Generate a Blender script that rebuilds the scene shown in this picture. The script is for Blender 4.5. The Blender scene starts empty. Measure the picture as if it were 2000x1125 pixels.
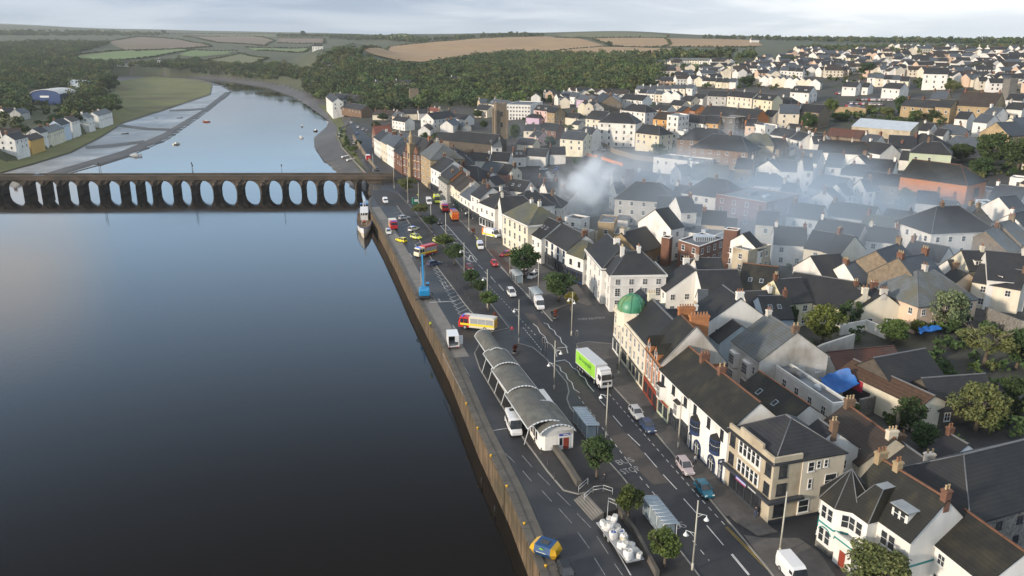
import bpy, bmesh, math, random
import numpy as np
from mathutils import Vector, Matrix
from mathutils.geometry import delaunay_2d_cdt
R = math.radians
rnd = random.Random(7)
sc = bpy.context.scene
col = sc.collection

# ---------------------------------------------------------------- camera
F, CX, CY = 1580.0, 1000.0, 562.5
PITCH, ROLL, HC = R(17.3), R(0.4), 64.0
K = HC / 54.0            # metres per survey unit of the height tables below
cam = bpy.data.objects.new("camera", bpy.data.cameras.new("camera"))
col.objects.link(cam)
cam.data.sensor_width = 36.0
cam.data.lens = 36.0 * F / 2000.0
cam.data.clip_start, cam.data.clip_end = 1.0, 40000.0
cam.location = (0, 0, HC)
cam.matrix_world = (Matrix.Translation((0, 0, HC)) @ Matrix.Rotation(R(90) - PITCH, 4, 'X')
                    @ Matrix.Rotation(ROLL, 4, 'Z'))
sc.camera = cam

# ---------------------------------------------------------------- sky and sun
SUN_EL, SUN_AZ = R(15.0), (-0.80, -0.50)
EXPOSURE = 0.45
world = bpy.data.worlds.new("World")
sc.world = world
world.use_nodes = True
wn = world.node_tree; wl = wn.links; wn.nodes.clear()
def wnode(t, **k):
    n = wn.nodes.new(t)
    for a, b in k.items(): setattr(n, a, b)
    return n
w_out = wnode("ShaderNodeOutputWorld")
w_bg = wnode("ShaderNodeBackground")
w_sky = wnode("ShaderNodeTexSky", sky_type='NISHITA', sun_disc=False)
w_sky.sun_elevation = SUN_EL
w_sky.sun_rotation = math.atan2(SUN_AZ[0], SUN_AZ[1])
w_sky.air_density, w_sky.dust_density, w_sky.ozone_density = 1.0, 1.5, 1.5
w_geo = wnode("ShaderNodeTexCoord")
w_sep = wnode("ShaderNodeSeparateXYZ")
wl.new(w_geo.outputs["Generated"], w_sep.inputs[0])
def wmath(op, a, b=None, clamp=False):
    n = wnode("ShaderNodeMath", operation=op, use_clamp=clamp)
    for i, x in enumerate((a, b)):
        if x is None: continue
        if isinstance(x, (int, float)): n.inputs[i].default_value = x
        else: wl.new(x, n.inputs[i])
    return n.outputs[0]
def wmix(f, a, b, mode='MIX'):
    n = wnode("ShaderNodeMix", data_type='RGBA', blend_type=mode)
    for i, x in ((0, f), (6, a), (7, b)):
        if isinstance(x, (int, float)): n.inputs[i].default_value = x
        elif isinstance(x, tuple): n.inputs[i].default_value = (*x, 1)
        else: wl.new(x, n.inputs[i])
    return n.outputs[2]
def wramp(x, a, b, c=0.0, d=1.0):
    n = wnode("ShaderNodeMapRange", interpolation_type='SMOOTHSTEP')
    wl.new(x, n.inputs[0])
    for i, v in ((1, a), (2, b), (3, c), (4, d)): n.inputs[i].default_value = v
    return n.outputs[0]
dx, dy, dz = w_sep.outputs[0], w_sep.outputs[1], w_sep.outputs[2]
zc = wmath('MAXIMUM', dz, 0.0)
zz = wmath('ADD', zc, 0.12)
w_com = wnode("ShaderNodeCombineXYZ")
wl.new(wmath('DIVIDE', dx, zz), w_com.inputs[0]); wl.new(wmath('DIVIDE', dy, zz), w_com.inputs[1])
w_noise = wnode("ShaderNodeTexNoise")
for k_, v_ in (("Scale", 0.55), ("Detail", 7.0), ("Roughness", 0.55), ("Distortion", 0.4)): w_noise.inputs[k_].default_value = v_
wl.new(w_com.outputs[0], w_noise.inputs["Vector"])
puff = wramp(w_noise.outputs["Fac"], 0.42, 0.66)
# clear morning sky above, a sheet of cloud low over the hills: grey-blue on the left, bright on the right
blue = wmix(1.0, wmix(1.0, w_sky.outputs[0], (0.115, 0.115, 0.115), 'MULTIPLY'), (0.40, 0.58, 0.80), 'ADD')
blue = wmix(wramp(zc, 0.20, 0.60), blue, (0.045, 0.052, 0.066))
side = wramp(dx, -0.25, 0.55)
low = wmix(wmath('ADD', wmath('MULTIPLY', side, 0.72), wmath('MULTIPLY', puff, 0.30), True), (0.29, 0.36, 0.46), (0.80, 0.84, 0.86))
sky_c = wmix(wramp(zc, 0.07, 0.17), low, blue)
# cloud bank standing to the left
lb = wmath('MULTIPLY', wmath('MULTIPLY', wramp(dx, -0.42, -0.52), wramp(zc, 0.08, 0.16)), wramp(zc, 0.38, 0.24))
lb = wmath('MULTIPLY', lb, wramp(w_noise.outputs["Fac"], 0.30, 0.52))
sky_c = wmix(wmath('MULTIPLY', lb, 0.9), sky_c, (1.0, 0.97, 0.95))
rb = wmath('MULTIPLY', wmath('MULTIPLY', side, puff), wramp(zc, 0.6, 0.2))
sky_c = wmix(wmath('MULTIPLY', rb, 0.6), sky_c, (0.85, 0.86, 0.86))
sky_c = wmix(wramp(zc, 0.60, 0.78), sky_c, (0.78, 0.83, 0.90))       # bright cloud added overhead, out of view, as soft fill on ground and roofs
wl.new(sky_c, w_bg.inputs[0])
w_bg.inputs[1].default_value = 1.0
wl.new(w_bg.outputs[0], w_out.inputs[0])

sun = bpy.data.objects.new("sun", bpy.data.lights.new("sun", 'SUN'))
col.objects.link(sun)
sun.data.energy = 3.1
sun.data.angle = R(4.0)
sun.data.color = (1.0, 0.86, 0.70)
_sv = Vector((SUN_AZ[0], SUN_AZ[1], math.tan(SUN_EL) * math.hypot(*SUN_AZ)))
sun.rotation_euler = _sv.to_track_quat('Z', 'Y').to_euler()

sc.view_settings.view_transform = 'Standard'
sc.view_settings.look = 'None'
sc.view_settings.gamma = 1.0
sc.view_settings.exposure = EXPOSURE
sc.view_settings.use_curve_mapping = False
sc.render.engine = 'CYCLES'
sc.cycles.max_bounces = 7
sc.cycles.diffuse_bounces = 2
sc.cycles.glossy_bounces = 3
sc.cycles.transmission_bounces = 3
sc.cycles.volume_bounces = 5
sc.cycles.transparent_max_bounces = 6
sc.cycles.use_denoising = True
sc.cycles.volume_step_rate = 3.0

# ---------------------------------------------------------------- pixel <-> world (2000 x 1125 frame)
def ray(u, v):
    a, b = u - CX, v - CY
    c, s = math.cos(ROLL), math.sin(ROLL)
    x, y = (a * c + b * s) / F, (-a * s + b * c) / F
    cp, sp = math.cos(PITCH), math.sin(PITCH)
    return np.array([x, cp - y * sp, -sp - y * cp])
def G(u, v, z=0.0):
    d = ray(u, v); t = (z - HC) / d[2]
    return Vector((d[0] * t, d[1] * t, z))
def px(p):
    cp, sp = math.cos(PITCH), math.sin(PITCH)
    x, y, z = p[0], p[1], p[2] - HC
    Z = y * cp - z * sp; Y = -y * sp - z * cp
    a, b = F * x / Z, F * Y / Z
    c, s = math.cos(ROLL), math.sin(ROLL)
    return CX + a * c - b * s, CY + a * s + b * c

# ---------------------------------------------------------------- materials
MATS = {}
def M(name, c1, c2=None, scale=0.5, rough=0.8, var=0.0, courses=0.0, spec=0.3, metal=0.0, bump=0.0,
      c3=None, s3=0.12, t3=0.6, detail=5.0, streak=False, huevar=0.0, w3=0.12):
    """procedural surface: world-space noise mixes c1/c2, a broad noise adds patches of c3, each object varies a little"""
    m = bpy.data.materials.new(name); m.use_nodes = True
    nt = m.node_tree; L = nt.links
    b = nt.nodes["Principled BSDF"]
    b.inputs["Roughness"].default_value = rough
    b.inputs["Metallic"].default_value = metal
    b.inputs["Specular IOR Level"].default_value = spec
    def N(t, **k):
        n = nt.nodes.new(t)
        for a, v in k.items(): setattr(n, a, v)
        return n
    def mix(f, a, bb, mode='MIX'):
        n = N("ShaderNodeMix", data_type='RGBA', blend_type=mode)
        for i, x in ((0, f), (6, a), (7, bb)):
            if isinstance(x, (int, float)): n.inputs[i].default_value = x
            elif isinstance(x, tuple): n.inputs[i].default_value = (*x[:3], 1)
            else: L.new(x, n.inputs[i])
        return n.outputs[2]
    pos = N("ShaderNodeNewGeometry").outputs["Position"]
    out = None
    if c2 is None and not var and not courses:
        b.inputs["Base Color"].default_value = (*c1, 1)
    else:
        vec = pos
        if streak:
            mp = N("ShaderNodeMapping"); mp.inputs["Scale"].default_value = (1, 1, 0.18)
            L.new(pos, mp.inputs[0]); vec = mp.outputs[0]
        nz = N("ShaderNodeTexNoise"); nz.inputs["Scale"].default_value = scale
        nz.inputs["Detail"].default_value = detail; nz.inputs["Roughness"].default_value = 0.62
        L.new(vec, nz.inputs["Vector"])
        rp = N("ShaderNodeMapRange"); rp.inputs[1].default_value = 0.35; rp.inputs[2].default_value = 0.68
        L.new(nz.outputs["Fac"], rp.inputs[0])
        out = mix(rp.outputs[0], c1, c2 or c1)
        if c3 is not None:
            n3 = N("ShaderNodeTexNoise"); n3.inputs["Scale"].default_value = s3; n3.inputs["Detail"].default_value = 4.0
            L.new(pos, n3.inputs["Vector"])
            r3 = N("ShaderNodeMapRange"); r3.inputs[1].default_value = t3 - w3; r3.inputs[2].default_value = t3 + w3
            L.new(n3.outputs["Fac"], r3.inputs[0])
            out = mix(r3.outputs[0], out, c3)
        if courses:
            wv = N("ShaderNodeTexWave", wave_type='BANDS', bands_direction='Z', wave_profile='SAW')
            wv.inputs["Scale"].default_value = 0.314 / courses
            wv.inputs["Distortion"].default_value = 0.6
            wv.inputs["Detail"].default_value = 2.0
            L.new(pos, wv.inputs["Vector"])
            mr = N("ShaderNodeMapRange"); mr.inputs[3].default_value = 0.72; mr.inputs[4].default_value = 1.1
            L.new(wv.outputs["Fac"], mr.inputs[0])
            out = mix(1.0, out, mr.outputs[0], 'MULTIPLY')
        if var or huevar:
            oi = N("ShaderNodeObjectInfo")
            hs = N("ShaderNodeHueSaturation")
            mr = N("ShaderNodeMapRange"); mr.inputs[3].default_value = 1 - var; mr.inputs[4].default_value = 1 + var
            L.new(oi.outputs["Random"], mr.inputs[0]); L.new(mr.outputs[0], hs.inputs["Value"])
            if huevar:
                m2 = N("ShaderNodeMapRange"); m2.inputs[3].default_value = 0.5 - huevar; m2.inputs[4].default_value = 0.5 + huevar
                ms = N("ShaderNodeMath", operation='FRACT'); mm = N("ShaderNodeMath", operation='MULTIPLY')
                mm.inputs[1].default_value = 7.31
                L.new(oi.outputs["Random"], mm.inputs[0]); L.new(mm.outputs[0], ms.inputs[0]); L.new(ms.outputs[0], m2.inputs[0])
                L.new(m2.outputs[0], hs.inputs["Hue"])
            L.new(out, hs.inputs["Color"]); out = hs.outputs[0]
        L.new(out, b.inputs["Base Color"])
        if bump:
            bp = N("ShaderNodeBump"); bp.inputs["Strength"].default_value = bump; bp.inputs["Distance"].default_value = 0.2
            L.new(nz.outputs["Fac"], bp.inputs["Height"]); L.new(bp.outputs[0], b.inputs["Normal"])
    MATS[name] = m
    return m

# ---------------------------------------------------------------- mesh builder
class MB:
    def __init__(s): s.v, s.f, s.m, s.mats, s.mi, s.sm = [], [], [], [], 0, []
    def mat(s, m):
        m = MATS[m] if isinstance(m, str) else m
        if m not in s.mats: s.mats.append(m)
        s.mi = s.mats.index(m); return s
    def add(s, vs, fs, smooth=False):
        o = len(s.v); s.v += [tuple(p) for p in vs]
        for f in fs: s.f.append(tuple(i + o for i in f)); s.m.append(s.mi); s.sm.append(smooth)
        return s
    def quad(s, a, b, c, d): return s.add([a, b, c, d], [(0, 1, 2, 3)])
    def box(s, x0, x1, y0, y1, z0, z1, T=None):
        vs = [(x, y, z) for z in (z0, z1) for y in (y0, y1) for x in (x0, x1)]
        if T is not None: vs = [T @ Vector(p) for p in vs]
        return s.add(vs, [(0, 2, 3, 1), (4, 5, 7, 6), (0, 1, 5, 4), (2, 6, 7, 3), (0, 4, 6, 2), (1, 3, 7, 5)])
    def prism(s, poly, z0, z1, T=None):
        """closed 2D outline (counter-clockwise) extruded in z"""
        n = len(poly)
        vs = [(p[0], p[1], z0) for p in poly] + [(p[0], p[1], z1) for p in poly]
        if T is not None: vs = [T @ Vector(p) for p in vs]
        return s.add(vs, [tuple(reversed(range(n))), tuple(range(n, 2 * n))] + [(i, (i + 1) % n, n + (i + 1) % n, n + i) for i in range(n)])
    def extr(s, prof, x0, x1, T=None, smooth=False):
        """closed outline in (y,z) extruded along x"""
        n = len(prof)
        vs = [(x0, p[0], p[1]) for p in prof] + [(x1, p[0], p[1]) for p in prof]
        if T is not None: vs = [T @ Vector(p) for p in vs]
        s.add(vs, [tuple(reversed(range(n))), tuple(range(n, 2 * n))])
        o = len(s.v) - 2 * n
        for i in range(n):
            j = (i + 1) % n
            s.f.append((o + i, o + j, o + n + j, o + n + i)); s.m.append(s.mi); s.sm.append(smooth)
        return s
    def tube(s, a, b, r0, r1=None, n=8, cap=True):
        a, b = Vector(a), Vector(b); r1 = r0 if r1 is None else r1
        d = (b - a); q = d.to_track_quat('Z', 'Y')
        vs = []
        for c, r in ((a, r0), (b, r1)):
            for i in range(n):
                t = 2 * math.pi * i / n
                vs.append(c + q @ Vector((r * math.cos(t), r * math.sin(t), 0)))
        s.add(vs, [(i, (i + 1) % n, n + (i + 1) % n, n + i) for i in range(n)], True)
        if cap:
            o = len(s.v) - 2 * n
            s.f += [tuple(o + i for i in reversed(range(n))), tuple(o + n + i for i in range(n))]
            s.m += [s.mi] * 2; s.sm += [False] * 2
        return s
    def lathe(s, prof, n=16, c=(0, 0, 0), T=None):
        vs = []
        for r, z in prof:
            for i in range(n):
                t = 2 * math.pi * i / n
                p = Vector((c[0] + r * math.cos(t), c[1] + r * math.sin(t), c[2] + z))
                vs.append(T @ p if T is not None else p)
        fs = []
        for k in range(len(prof) - 1):
            for i in range(n):
                j = (i + 1) % n
                fs.append((k * n + i, k * n + j, k * n + n + j, k * n + n + i))
        s.add(vs, fs, True)
        return s
    def mesh(s, name):
        me = bpy.data.meshes.new(name)
        me.from_pydata(s.v, [], s.f)
        for m in s.mats: me.materials.append(m)
        me.polygons.foreach_set("material_index", s.m)
        me.polygons.foreach_set("use_smooth", s.sm)
        me.update()
        return me
    def build(s, name, parent=None, loc=None, rz=None):
        return link(name, s.mesh(name), parent, loc, rz)
def link(name, me, parent=None, loc=None, rz=None, scale=None):
    o = bpy.data.objects.new(name, me); col.objects.link(o)
    if parent is not None: o.parent = parent
    if loc is not None: o.location = loc
    if rz is not None: o.rotation_euler[2] = rz
    if scale is not None: o.scale = scale
    return o
def empty(name, loc=(0, 0, 0), rz=0.0):
    o = bpy.data.objects.new(name, None); col.objects.link(o)
    o.location = loc; o.rotation_euler[2] = rz; o.empty_display_size = 0.5
    return o
def tag(o, label=None, cat=None, group=None, kind=None):
    if label: o["label"] = label
    if cat: o["category"] = cat
    if group: o["group"] = group
    if kind: o["kind"] = kind
    return o
def copy_tree(o, parent=None):
    c = o.copy(); col.objects.link(c)
    if parent is not None: c.parent = parent
    for ch in KIDS.get(o.name, ()): copy_tree(ch, c)
    return c
KIDS = {}
def index_children():
    KIDS.clear()
    for o in bpy.data.objects:
        if o.parent is not None: KIDS.setdefault(o.parent.name, []).append(o)
def text_mesh(txt, size, name="lettering", extr=0.004, mat="white_paint", align='CENTER'):
    cu = bpy.data.curves.new(name, 'FONT'); cu.body = txt; cu.size = size; cu.extrude = extr
    cu.align_x = align; cu.align_y = 'CENTER'; cu.resolution_u = 3
    to = bpy.data.objects.new(name, cu)
    me = bpy.data.meshes.new_from_object(to)
    bpy.data.objects.remove(to); bpy.data.curves.remove(cu)
    me.name = name; me.materials.clear(); me.materials.append(MATS[mat])
    return me
# ---------------------------------------------------------------- palette
M("water", (0.011, 0.010, 0.009), rough=0.05, spec=0.5)
def water_bump():
    m = MATS["water"]; nt = m.node_tree; b = nt.nodes["Principled BSDF"]
    b.inputs["IOR"].default_value = 1.40
    g = nt.nodes.new("ShaderNodeNewGeometry")
    n = nt.nodes.new("ShaderNodeTexNoise"); n.inputs["Scale"].default_value = 0.55; n.inputs["Detail"].default_value = 3
    nt.links.new(g.outputs["Position"], n.inputs["Vector"])
    bp = nt.nodes.new("ShaderNodeBump"); bp.inputs["Strength"].default_value = 0.035; bp.inputs["Distance"].default_value = 0.3
    nt.links.new(n.outputs["Fac"], bp.inputs["Height"]); nt.links.new(bp.outputs[0], b.inputs["Normal"])
    n2 = nt.nodes.new("ShaderNodeTexNoise"); n2.inputs["Scale"].default_value = 0.012; n2.inputs["Detail"].default_value = 4
    nt.links.new(g.outputs["Position"], n2.inputs["Vector"])
    mr = nt.nodes.new("ShaderNodeMapRange")
    for i, x in ((1, .4), (2, .7), (3, .03), (4, .13)): mr.inputs[i].default_value = x
    nt.links.new(n2.outputs["Fac"], mr.inputs[0]); nt.links.new(mr.outputs[0], b.inputs["Roughness"])
water_bump()
M("earth", (0.060, 0.072, 0.036), (0.090, 0.090, 0.054), 0.02, 0.95, c3=(0.04, 0.055, 0.025), s3=0.004)
M("town_ground", (0.045, 0.045, 0.046), (0.075, 0.072, 0.068), 0.12, 0.9, c3=(0.05, 0.055, 0.03), s3=0.03, t3=0.60)
M("mud", (0.075, 0.060, 0.046), (0.045, 0.037, 0.029), 0.12, 0.55, spec=0.4, c3=(0.09, 0.08, 0.065), s3=0.02, bump=0.3)
M("wet_mud", (0.36, 0.36, 0.35), (0.12, 0.105, 0.09), 0.06, 0.38, spec=0.5, bump=0.3, c3=(0.13, 0.115, 0.095), s3=0.02, t3=0.58)  # pale grey tone puts the wet silver sheen into the colour
M("marsh", (0.115, 0.130, 0.048), (0.16, 0.155, 0.06), 0.05, 0.95, c3=(0.07, 0.055, 0.04), s3=0.008, t3=0.62)
M("bank_grass", (0.07, 0.085, 0.03), (0.12, 0.115, 0.045), 0.12, 0.95)
M("stubble", (0.344, 0.228, 0.118), (0.276, 0.179, 0.097), 0.02, 0.95, c3=(0.28, 0.19, 0.10), s3=0.006)
M("ploughed", (0.184, 0.132, 0.098), (0.149, 0.115, 0.081), 0.02, 0.95, c3=(0.14, 0.12, 0.07), s3=0.006)
M("pasture", (0.117, 0.179, 0.062), (0.151, 0.193, 0.076), 0.02, 0.95, c3=(0.12, 0.13, 0.06), s3=0.006)
M("dull_pasture", (0.106, 0.125, 0.056), (0.138, 0.138, 0.069), 0.02, 0.95, c3=(0.13, 0.11, 0.06), s3=0.006)
M("asphalt", (0.023, 0.025, 0.030), (0.031, 0.033, 0.038), 0.7, 0.62, spec=0.35, c3=(0.034, 0.035, 0.039), s3=0.09, t3=0.55)
M("quay_asphalt", (0.020, 0.021, 0.025), (0.028, 0.030, 0.034), 0.6, 0.55, spec=0.4, c3=(0.055, 0.055, 0.057), s3=0.06, t3=0.6)
M("central_strip", (0.070, 0.060, 0.053), (0.089, 0.078, 0.070), 0.9, 0.8, c3=(0.075, 0.065, 0.06), s3=0.1)
M("paving", (0.085, 0.080, 0.076), (0.12, 0.112, 0.104), 0.8, 0.75, c3=(0.075, 0.068, 0.063), s3=0.12)
M("dark_paving", (0.033, 0.032, 0.033), (0.045, 0.043, 0.042), 0.7, 0.7, c3=(0.05, 0.046, 0.045), s3=0.12)
M("concrete", (0.16, 0.15, 0.135), (0.21, 0.195, 0.175), 0.5, 0.75, c3=(0.12, 0.115, 0.105), s3=0.1)
M("kerb_stone", (0.20, 0.19, 0.18), (0.26, 0.25, 0.23), 0.6, 0.8)
M("coping_stone", (0.089, 0.081, 0.070), (0.128, 0.115, 0.098), 0.4, 0.8, c3=(0.08, 0.075, 0.062), s3=0.12)
M("quay_stone", (0.20, 0.14, 0.085), (0.045, 0.036, 0.026), 0.9, 0.9, bump=0.6, courses=0.45, c3=(0.075, 0.065, 0.04), s3=0.2, t3=0.56, streak=True)
M("fender_timber", (0.240, 0.160, 0.096), (0.152, 0.104, 0.064), 1.0, 0.9, streak=True)
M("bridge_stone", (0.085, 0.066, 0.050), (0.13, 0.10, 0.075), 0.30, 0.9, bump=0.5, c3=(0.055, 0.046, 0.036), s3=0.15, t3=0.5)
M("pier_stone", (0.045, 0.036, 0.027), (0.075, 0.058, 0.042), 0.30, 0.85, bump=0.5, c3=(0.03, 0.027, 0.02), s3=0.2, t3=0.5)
M("white_paint", (0.62, 0.62, 0.60), (0.45, 0.45, 0.44), 1.2, 0.7)
M("worn_white", (0.34, 0.34, 0.33), (0.16, 0.16, 0.16), 1.0, 0.75)
M("yellow_paint", (0.40, 0.29, 0.05), (0.25, 0.18, 0.04), 1.0, 0.7)
W3 = dict(rough=0.82, var=0.07, huevar=0.012, streak=True)
M("white", (0.756, 0.735, 0.688), (0.630, 0.609, 0.567), 0.5, c3=(0.52, 0.50, 0.455), s3=0.25, t3=0.66, **W3)
M("cream", (0.69, 0.63, 0.50), (0.59, 0.54, 0.43), 0.5, c3=(0.48, 0.42, 0.31), s3=0.25, t3=0.66, **W3)
M("pale_yellow", (0.66, 0.60, 0.43), (0.58, 0.53, 0.38), 0.5, **W3)
M("ochre", (0.60, 0.36, 0.12), (0.50, 0.30, 0.10), 0.5, **W3)
M("grey_render", (0.46, 0.445, 0.42), (0.36, 0.35, 0.33), 0.5, c3=(0.31, 0.30, 0.28), s3=0.25, **W3)
M("pink", (0.66, 0.47, 0.43), (0.57, 0.41, 0.37), 0.5, **W3)
M("lilac", (0.53, 0.40, 0.52), (0.47, 0.36, 0.46), 0.5, **W3)
M("peach", (0.62, 0.47, 0.34), (0.52, 0.40, 0.29), 0.5, **W3)
M("pale_green", (0.50, 0.55, 0.40), (0.43, 0.48, 0.36), 0.5, **W3)
M("pale_blue", (0.52, 0.61, 0.68), (0.45, 0.53, 0.60), 0.5, **W3)
M("stained", (0.52, 0.48, 0.42), (0.30, 0.265, 0.22), 0.30, 0.9, streak=True, c3=(0.62, 0.59, 0.54), s3=0.22, t3=0.52)
M("stone", (0.25, 0.20, 0.14), (0.15, 0.12, 0.09), 1.1, 0.9, var=0.10, bump=0.4, c3=(0.19, 0.16, 0.12), s3=0.3)
M("dark_stone", (0.115, 0.098, 0.08), (0.07, 0.062, 0.053), 0.9, 0.9, var=0.1, bump=0.4)
M("rubble_stone", (0.26, 0.245, 0.22), (0.085, 0.08, 0.075), 2.3, 0.95, bump=0.5, c3=(0.17, 0.16, 0.145), s3=0.35)
M("tan_stone", (0.40, 0.30, 0.175), (0.30, 0.225, 0.13), 0.9, 0.9, var=0.08, c3=(0.25, 0.19, 0.12), s3=0.3)
M("bath_stone", (0.50, 0.435, 0.325), (0.41, 0.355, 0.26), 0.7, 0.85, c3=(0.29, 0.235, 0.165), s3=0.3, streak=True)
M("brick", (0.20, 0.10, 0.068), (0.14, 0.075, 0.052), 0.8, 0.9, var=0.12, courses=0.3)
M("orange_brick", (0.46, 0.20, 0.085), (0.36, 0.155, 0.07), 0.8, 0.9, var=0.08, courses=0.3)
M("orange_wall", (0.52, 0.225, 0.105), (0.44, 0.19, 0.09), 0.5, 0.9, courses=0.5)
M("mauve_brick", (0.23, 0.125, 0.105), (0.18, 0.10, 0.085), 0.6, 0.9, courses=0.4)
M("brown_brick", (0.20, 0.13, 0.085), (0.14, 0.095, 0.065), 0.6, 0.9, var=0.1)
RF = dict(rough=0.62, spec=0.35, var=0.22, courses=0.32)
M("slate", (0.019, 0.020, 0.023), (0.027, 0.028, 0.032), 0.7, c3=(0.034, 0.034, 0.030), s3=0.22, t3=0.6, huevar=0.02, **RF)
M("blue_slate", (0.058, 0.070, 0.086), (0.076, 0.090, 0.106), 0.6, c3=(0.062, 0.07, 0.08), s3=0.2, t3=0.6, **RF)
M("pale_slate", (0.135, 0.150, 0.158), (0.095, 0.105, 0.108), 0.5, c3=(0.12, 0.115, 0.085), s3=0.25, t3=0.58, **RF)
M("mossy_slate", (0.014, 0.014, 0.012), (0.021, 0.020, 0.016), 0.6, c3=(0.040, 0.036, 0.022), s3=0.35, t3=0.62, **RF)
M("green_roof", (0.068, 0.074, 0.062), (0.092, 0.096, 0.078), 0.5, c3=(0.12, 0.11, 0.05), s3=0.25, t3=0.58, **RF)
M("brown_tile", (0.033, 0.023, 0.019), (0.047, 0.033, 0.025), 0.6, c3=(0.05, 0.045, 0.035), s3=0.25, **RF)
M("rust_roof", (0.073, 0.032, 0.022), (0.105, 0.046, 0.032), 0.5, c3=(0.075, 0.045, 0.038), s3=0.2, **RF)
M("red_tile", (0.20, 0.062, 0.040), (0.15, 0.05, 0.035), 0.6, **RF)
M("felt", (0.10, 0.105, 0.115), (0.14, 0.145, 0.155), 0.5, 0.7, c3=(0.20, 0.22, 0.24), s3=0.15, t3=0.6, var=0.1)
M("metal_sheet", (0.42, 0.47, 0.52), (0.34, 0.385, 0.43), 0.4, 0.45, spec=0.5, var=0.05)
M("ridge_clay", (0.21, 0.095, 0.055), (0.13, 0.07, 0.045), 1.5, 0.9, var=0.2)
M("ridge_lead", (0.13, 0.135, 0.14), (0.17, 0.17, 0.175), 1.0, 0.7)
M("pot_clay", (0.33, 0.17, 0.095), (0.25, 0.125, 0.07), 2.0, 0.85, var=0.1)
M("pot_buff", (0.52, 0.40, 0.24), (0.44, 0.33, 0.2), 2.0, 0.85)
M("glass", (0.020, 0.024, 0.030), (0.045, 0.05, 0.055), 0.9, 0.12, spec=0.6, var=0.3)
M("frame_white", (0.70, 0.70, 0.68), rough=0.6)
M("frame_dark", (0.03, 0.035, 0.045), rough=0.6)
M("frame_navy", (0.025, 0.045, 0.11), rough=0.5)
M("frame_blue", (0.05, 0.13, 0.25), rough=0.5)
M("shop_dark", (0.045, 0.05, 0.058), rough=0.5)
M("door_red", (0.25, 0.05, 0.03), rough=0.5)
M("door_dark", (0.045, 0.04, 0.04), rough=0.5)
M("door_green", (0.03, 0.10, 0.07), rough=0.5)
M("teal_trim", (0.03, 0.23, 0.23), rough=0.6)
M("leadwork", (0.24, 0.265, 0.285), (0.30, 0.33, 0.35), 0.8, 0.55)
M("leaf", (0.058, 0.090, 0.023), (0.123, 0.160, 0.041), 0.35, 0.75, var=0.22, huevar=0.02, spec=0.25)
M("leaf_dark", (0.033, 0.060, 0.019), (0.068, 0.102, 0.033), 0.35, 0.75, var=0.2, huevar=0.015, spec=0.25)
M("leaf_yellow", (0.135, 0.125, 0.022), (0.20, 0.165, 0.03), 0.4, 0.75, var=0.1, spec=0.25)
M("leaf_lime", (0.085, 0.105, 0.02), (0.13, 0.15, 0.035), 0.4, 0.75, var=0.1, spec=0.25)
M("leaf_willow", (0.125, 0.165, 0.080), (0.18, 0.215, 0.11), 0.4, 0.75, spec=0.25)
M("leaf_olive", (0.095, 0.115, 0.038), (0.155, 0.165, 0.058), 0.4, 0.75, spec=0.25)
M("leaf_rust", (0.12, 0.062, 0.026), (0.15, 0.09, 0.035), 0.4, 0.75, spec=0.25)
M("wood_leaf", (0.030, 0.048, 0.018), (0.095, 0.115, 0.042), 0.11, 0.8, c3=(0.125, 0.115, 0.04), s3=0.02, t3=0.62, spec=0.2, detail=3.0)
M("bark", (0.09, 0.072, 0.052), (0.13, 0.105, 0.08), 2.0, 0.9)
M("pale_bark", (0.40, 0.35, 0.26), (0.30, 0.26, 0.19), 2.0, 0.9)

# ---------------------------------------------------------------- terrain height
WALL_PX = [(720, 405), (746, 448), (772, 498), (794, 544), (824, 600), (877, 700), (935, 840), (995, 964), (1056, 1118)]
WALL = [G(*p) for p in WALL_PX]
WALL = [Vector((-49.6, 276, 0)) * K] + WALL + [Vector((5.2, 58, 0)) * K, Vector((8.0, 35, 0)) * K, Vector((9.5, 0, 0)) * K, Vector((10, -60, 0)) * K]
WL = -4.5 * K
RIGHT_PX = [(662, 342), (632, 316), (614, 290), (613, 268), (636, 248), (640, 236), (604, 210), (572, 190), (520, 171), (450, 159)]
LEFT_PX = [(378, 152), (430, 164), (456, 176), (448, 186), (402, 222), (332, 272), (250, 308), (125, 344)]
RIVER = ([(p.x, p.y) for p in reversed(WALL)] + [(G(*p, WL).x, G(*p, WL).y) for p in RIGHT_PX]
         + [(G(*p, WL).x, G(*p, WL).y) for p in LEFT_PX] + [(-420 * K, 300 * K), (-520 * K, 240 * K), (-520 * K, -60 * K)])
RV = np.array(RIVER)
FLOOD_PX = [(378, 148), (300, 147), (220, 147), (224, 172), (198, 196), (236, 216), (212, 238), (100, 279), (45, 300), (0, 314), (-120, 352)]
FL = np.array([(G(*p, -3).x, G(*p, -3).y) for p in FLOOD_PX] + [(-420 * K, 300 * K)] + [(G(*p, WL).x, G(*p, WL).y) for p in reversed(LEFT_PX)])
def inpoly(x, y, P):
    c = np.zeros(x.shape, bool); n = len(P)
    for i in range(n):
        x1, y1 = P[i]; x2, y2 = P[(i + 1) % n]
        if y1 == y2: continue
        k = ((y1 > y) != (y2 > y)) & (x < (x2 - x1) * (y - y1) / (y2 - y1) + x1)
        c ^= k
    return c
def polydist(x, y, P):
    d = np.full(x.shape, 1e9); n = len(P)
    for i in range(n):
        ax, ay = P[i]; bx, by = P[(i + 1) % n]
        dx, dy = bx - ax, by - ay
        t = np.clip(((x - ax) * dx + (y - ay) * dy) / (dx * dx + dy * dy + 1e-9), 0, 1)
        d = np.minimum(d, np.hypot(x - ax - t * dx, y - ay - t * dy))
    return d
_bank = sorted([(p.y, p.x) for p in WALL] + [(G(*p, WL).y, G(*p, WL).x) for p in RIGHT_PX[:7]])
BY, BX = np.array([p[0] for p in _bank]), np.array([p[1] for p in _bank])
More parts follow.
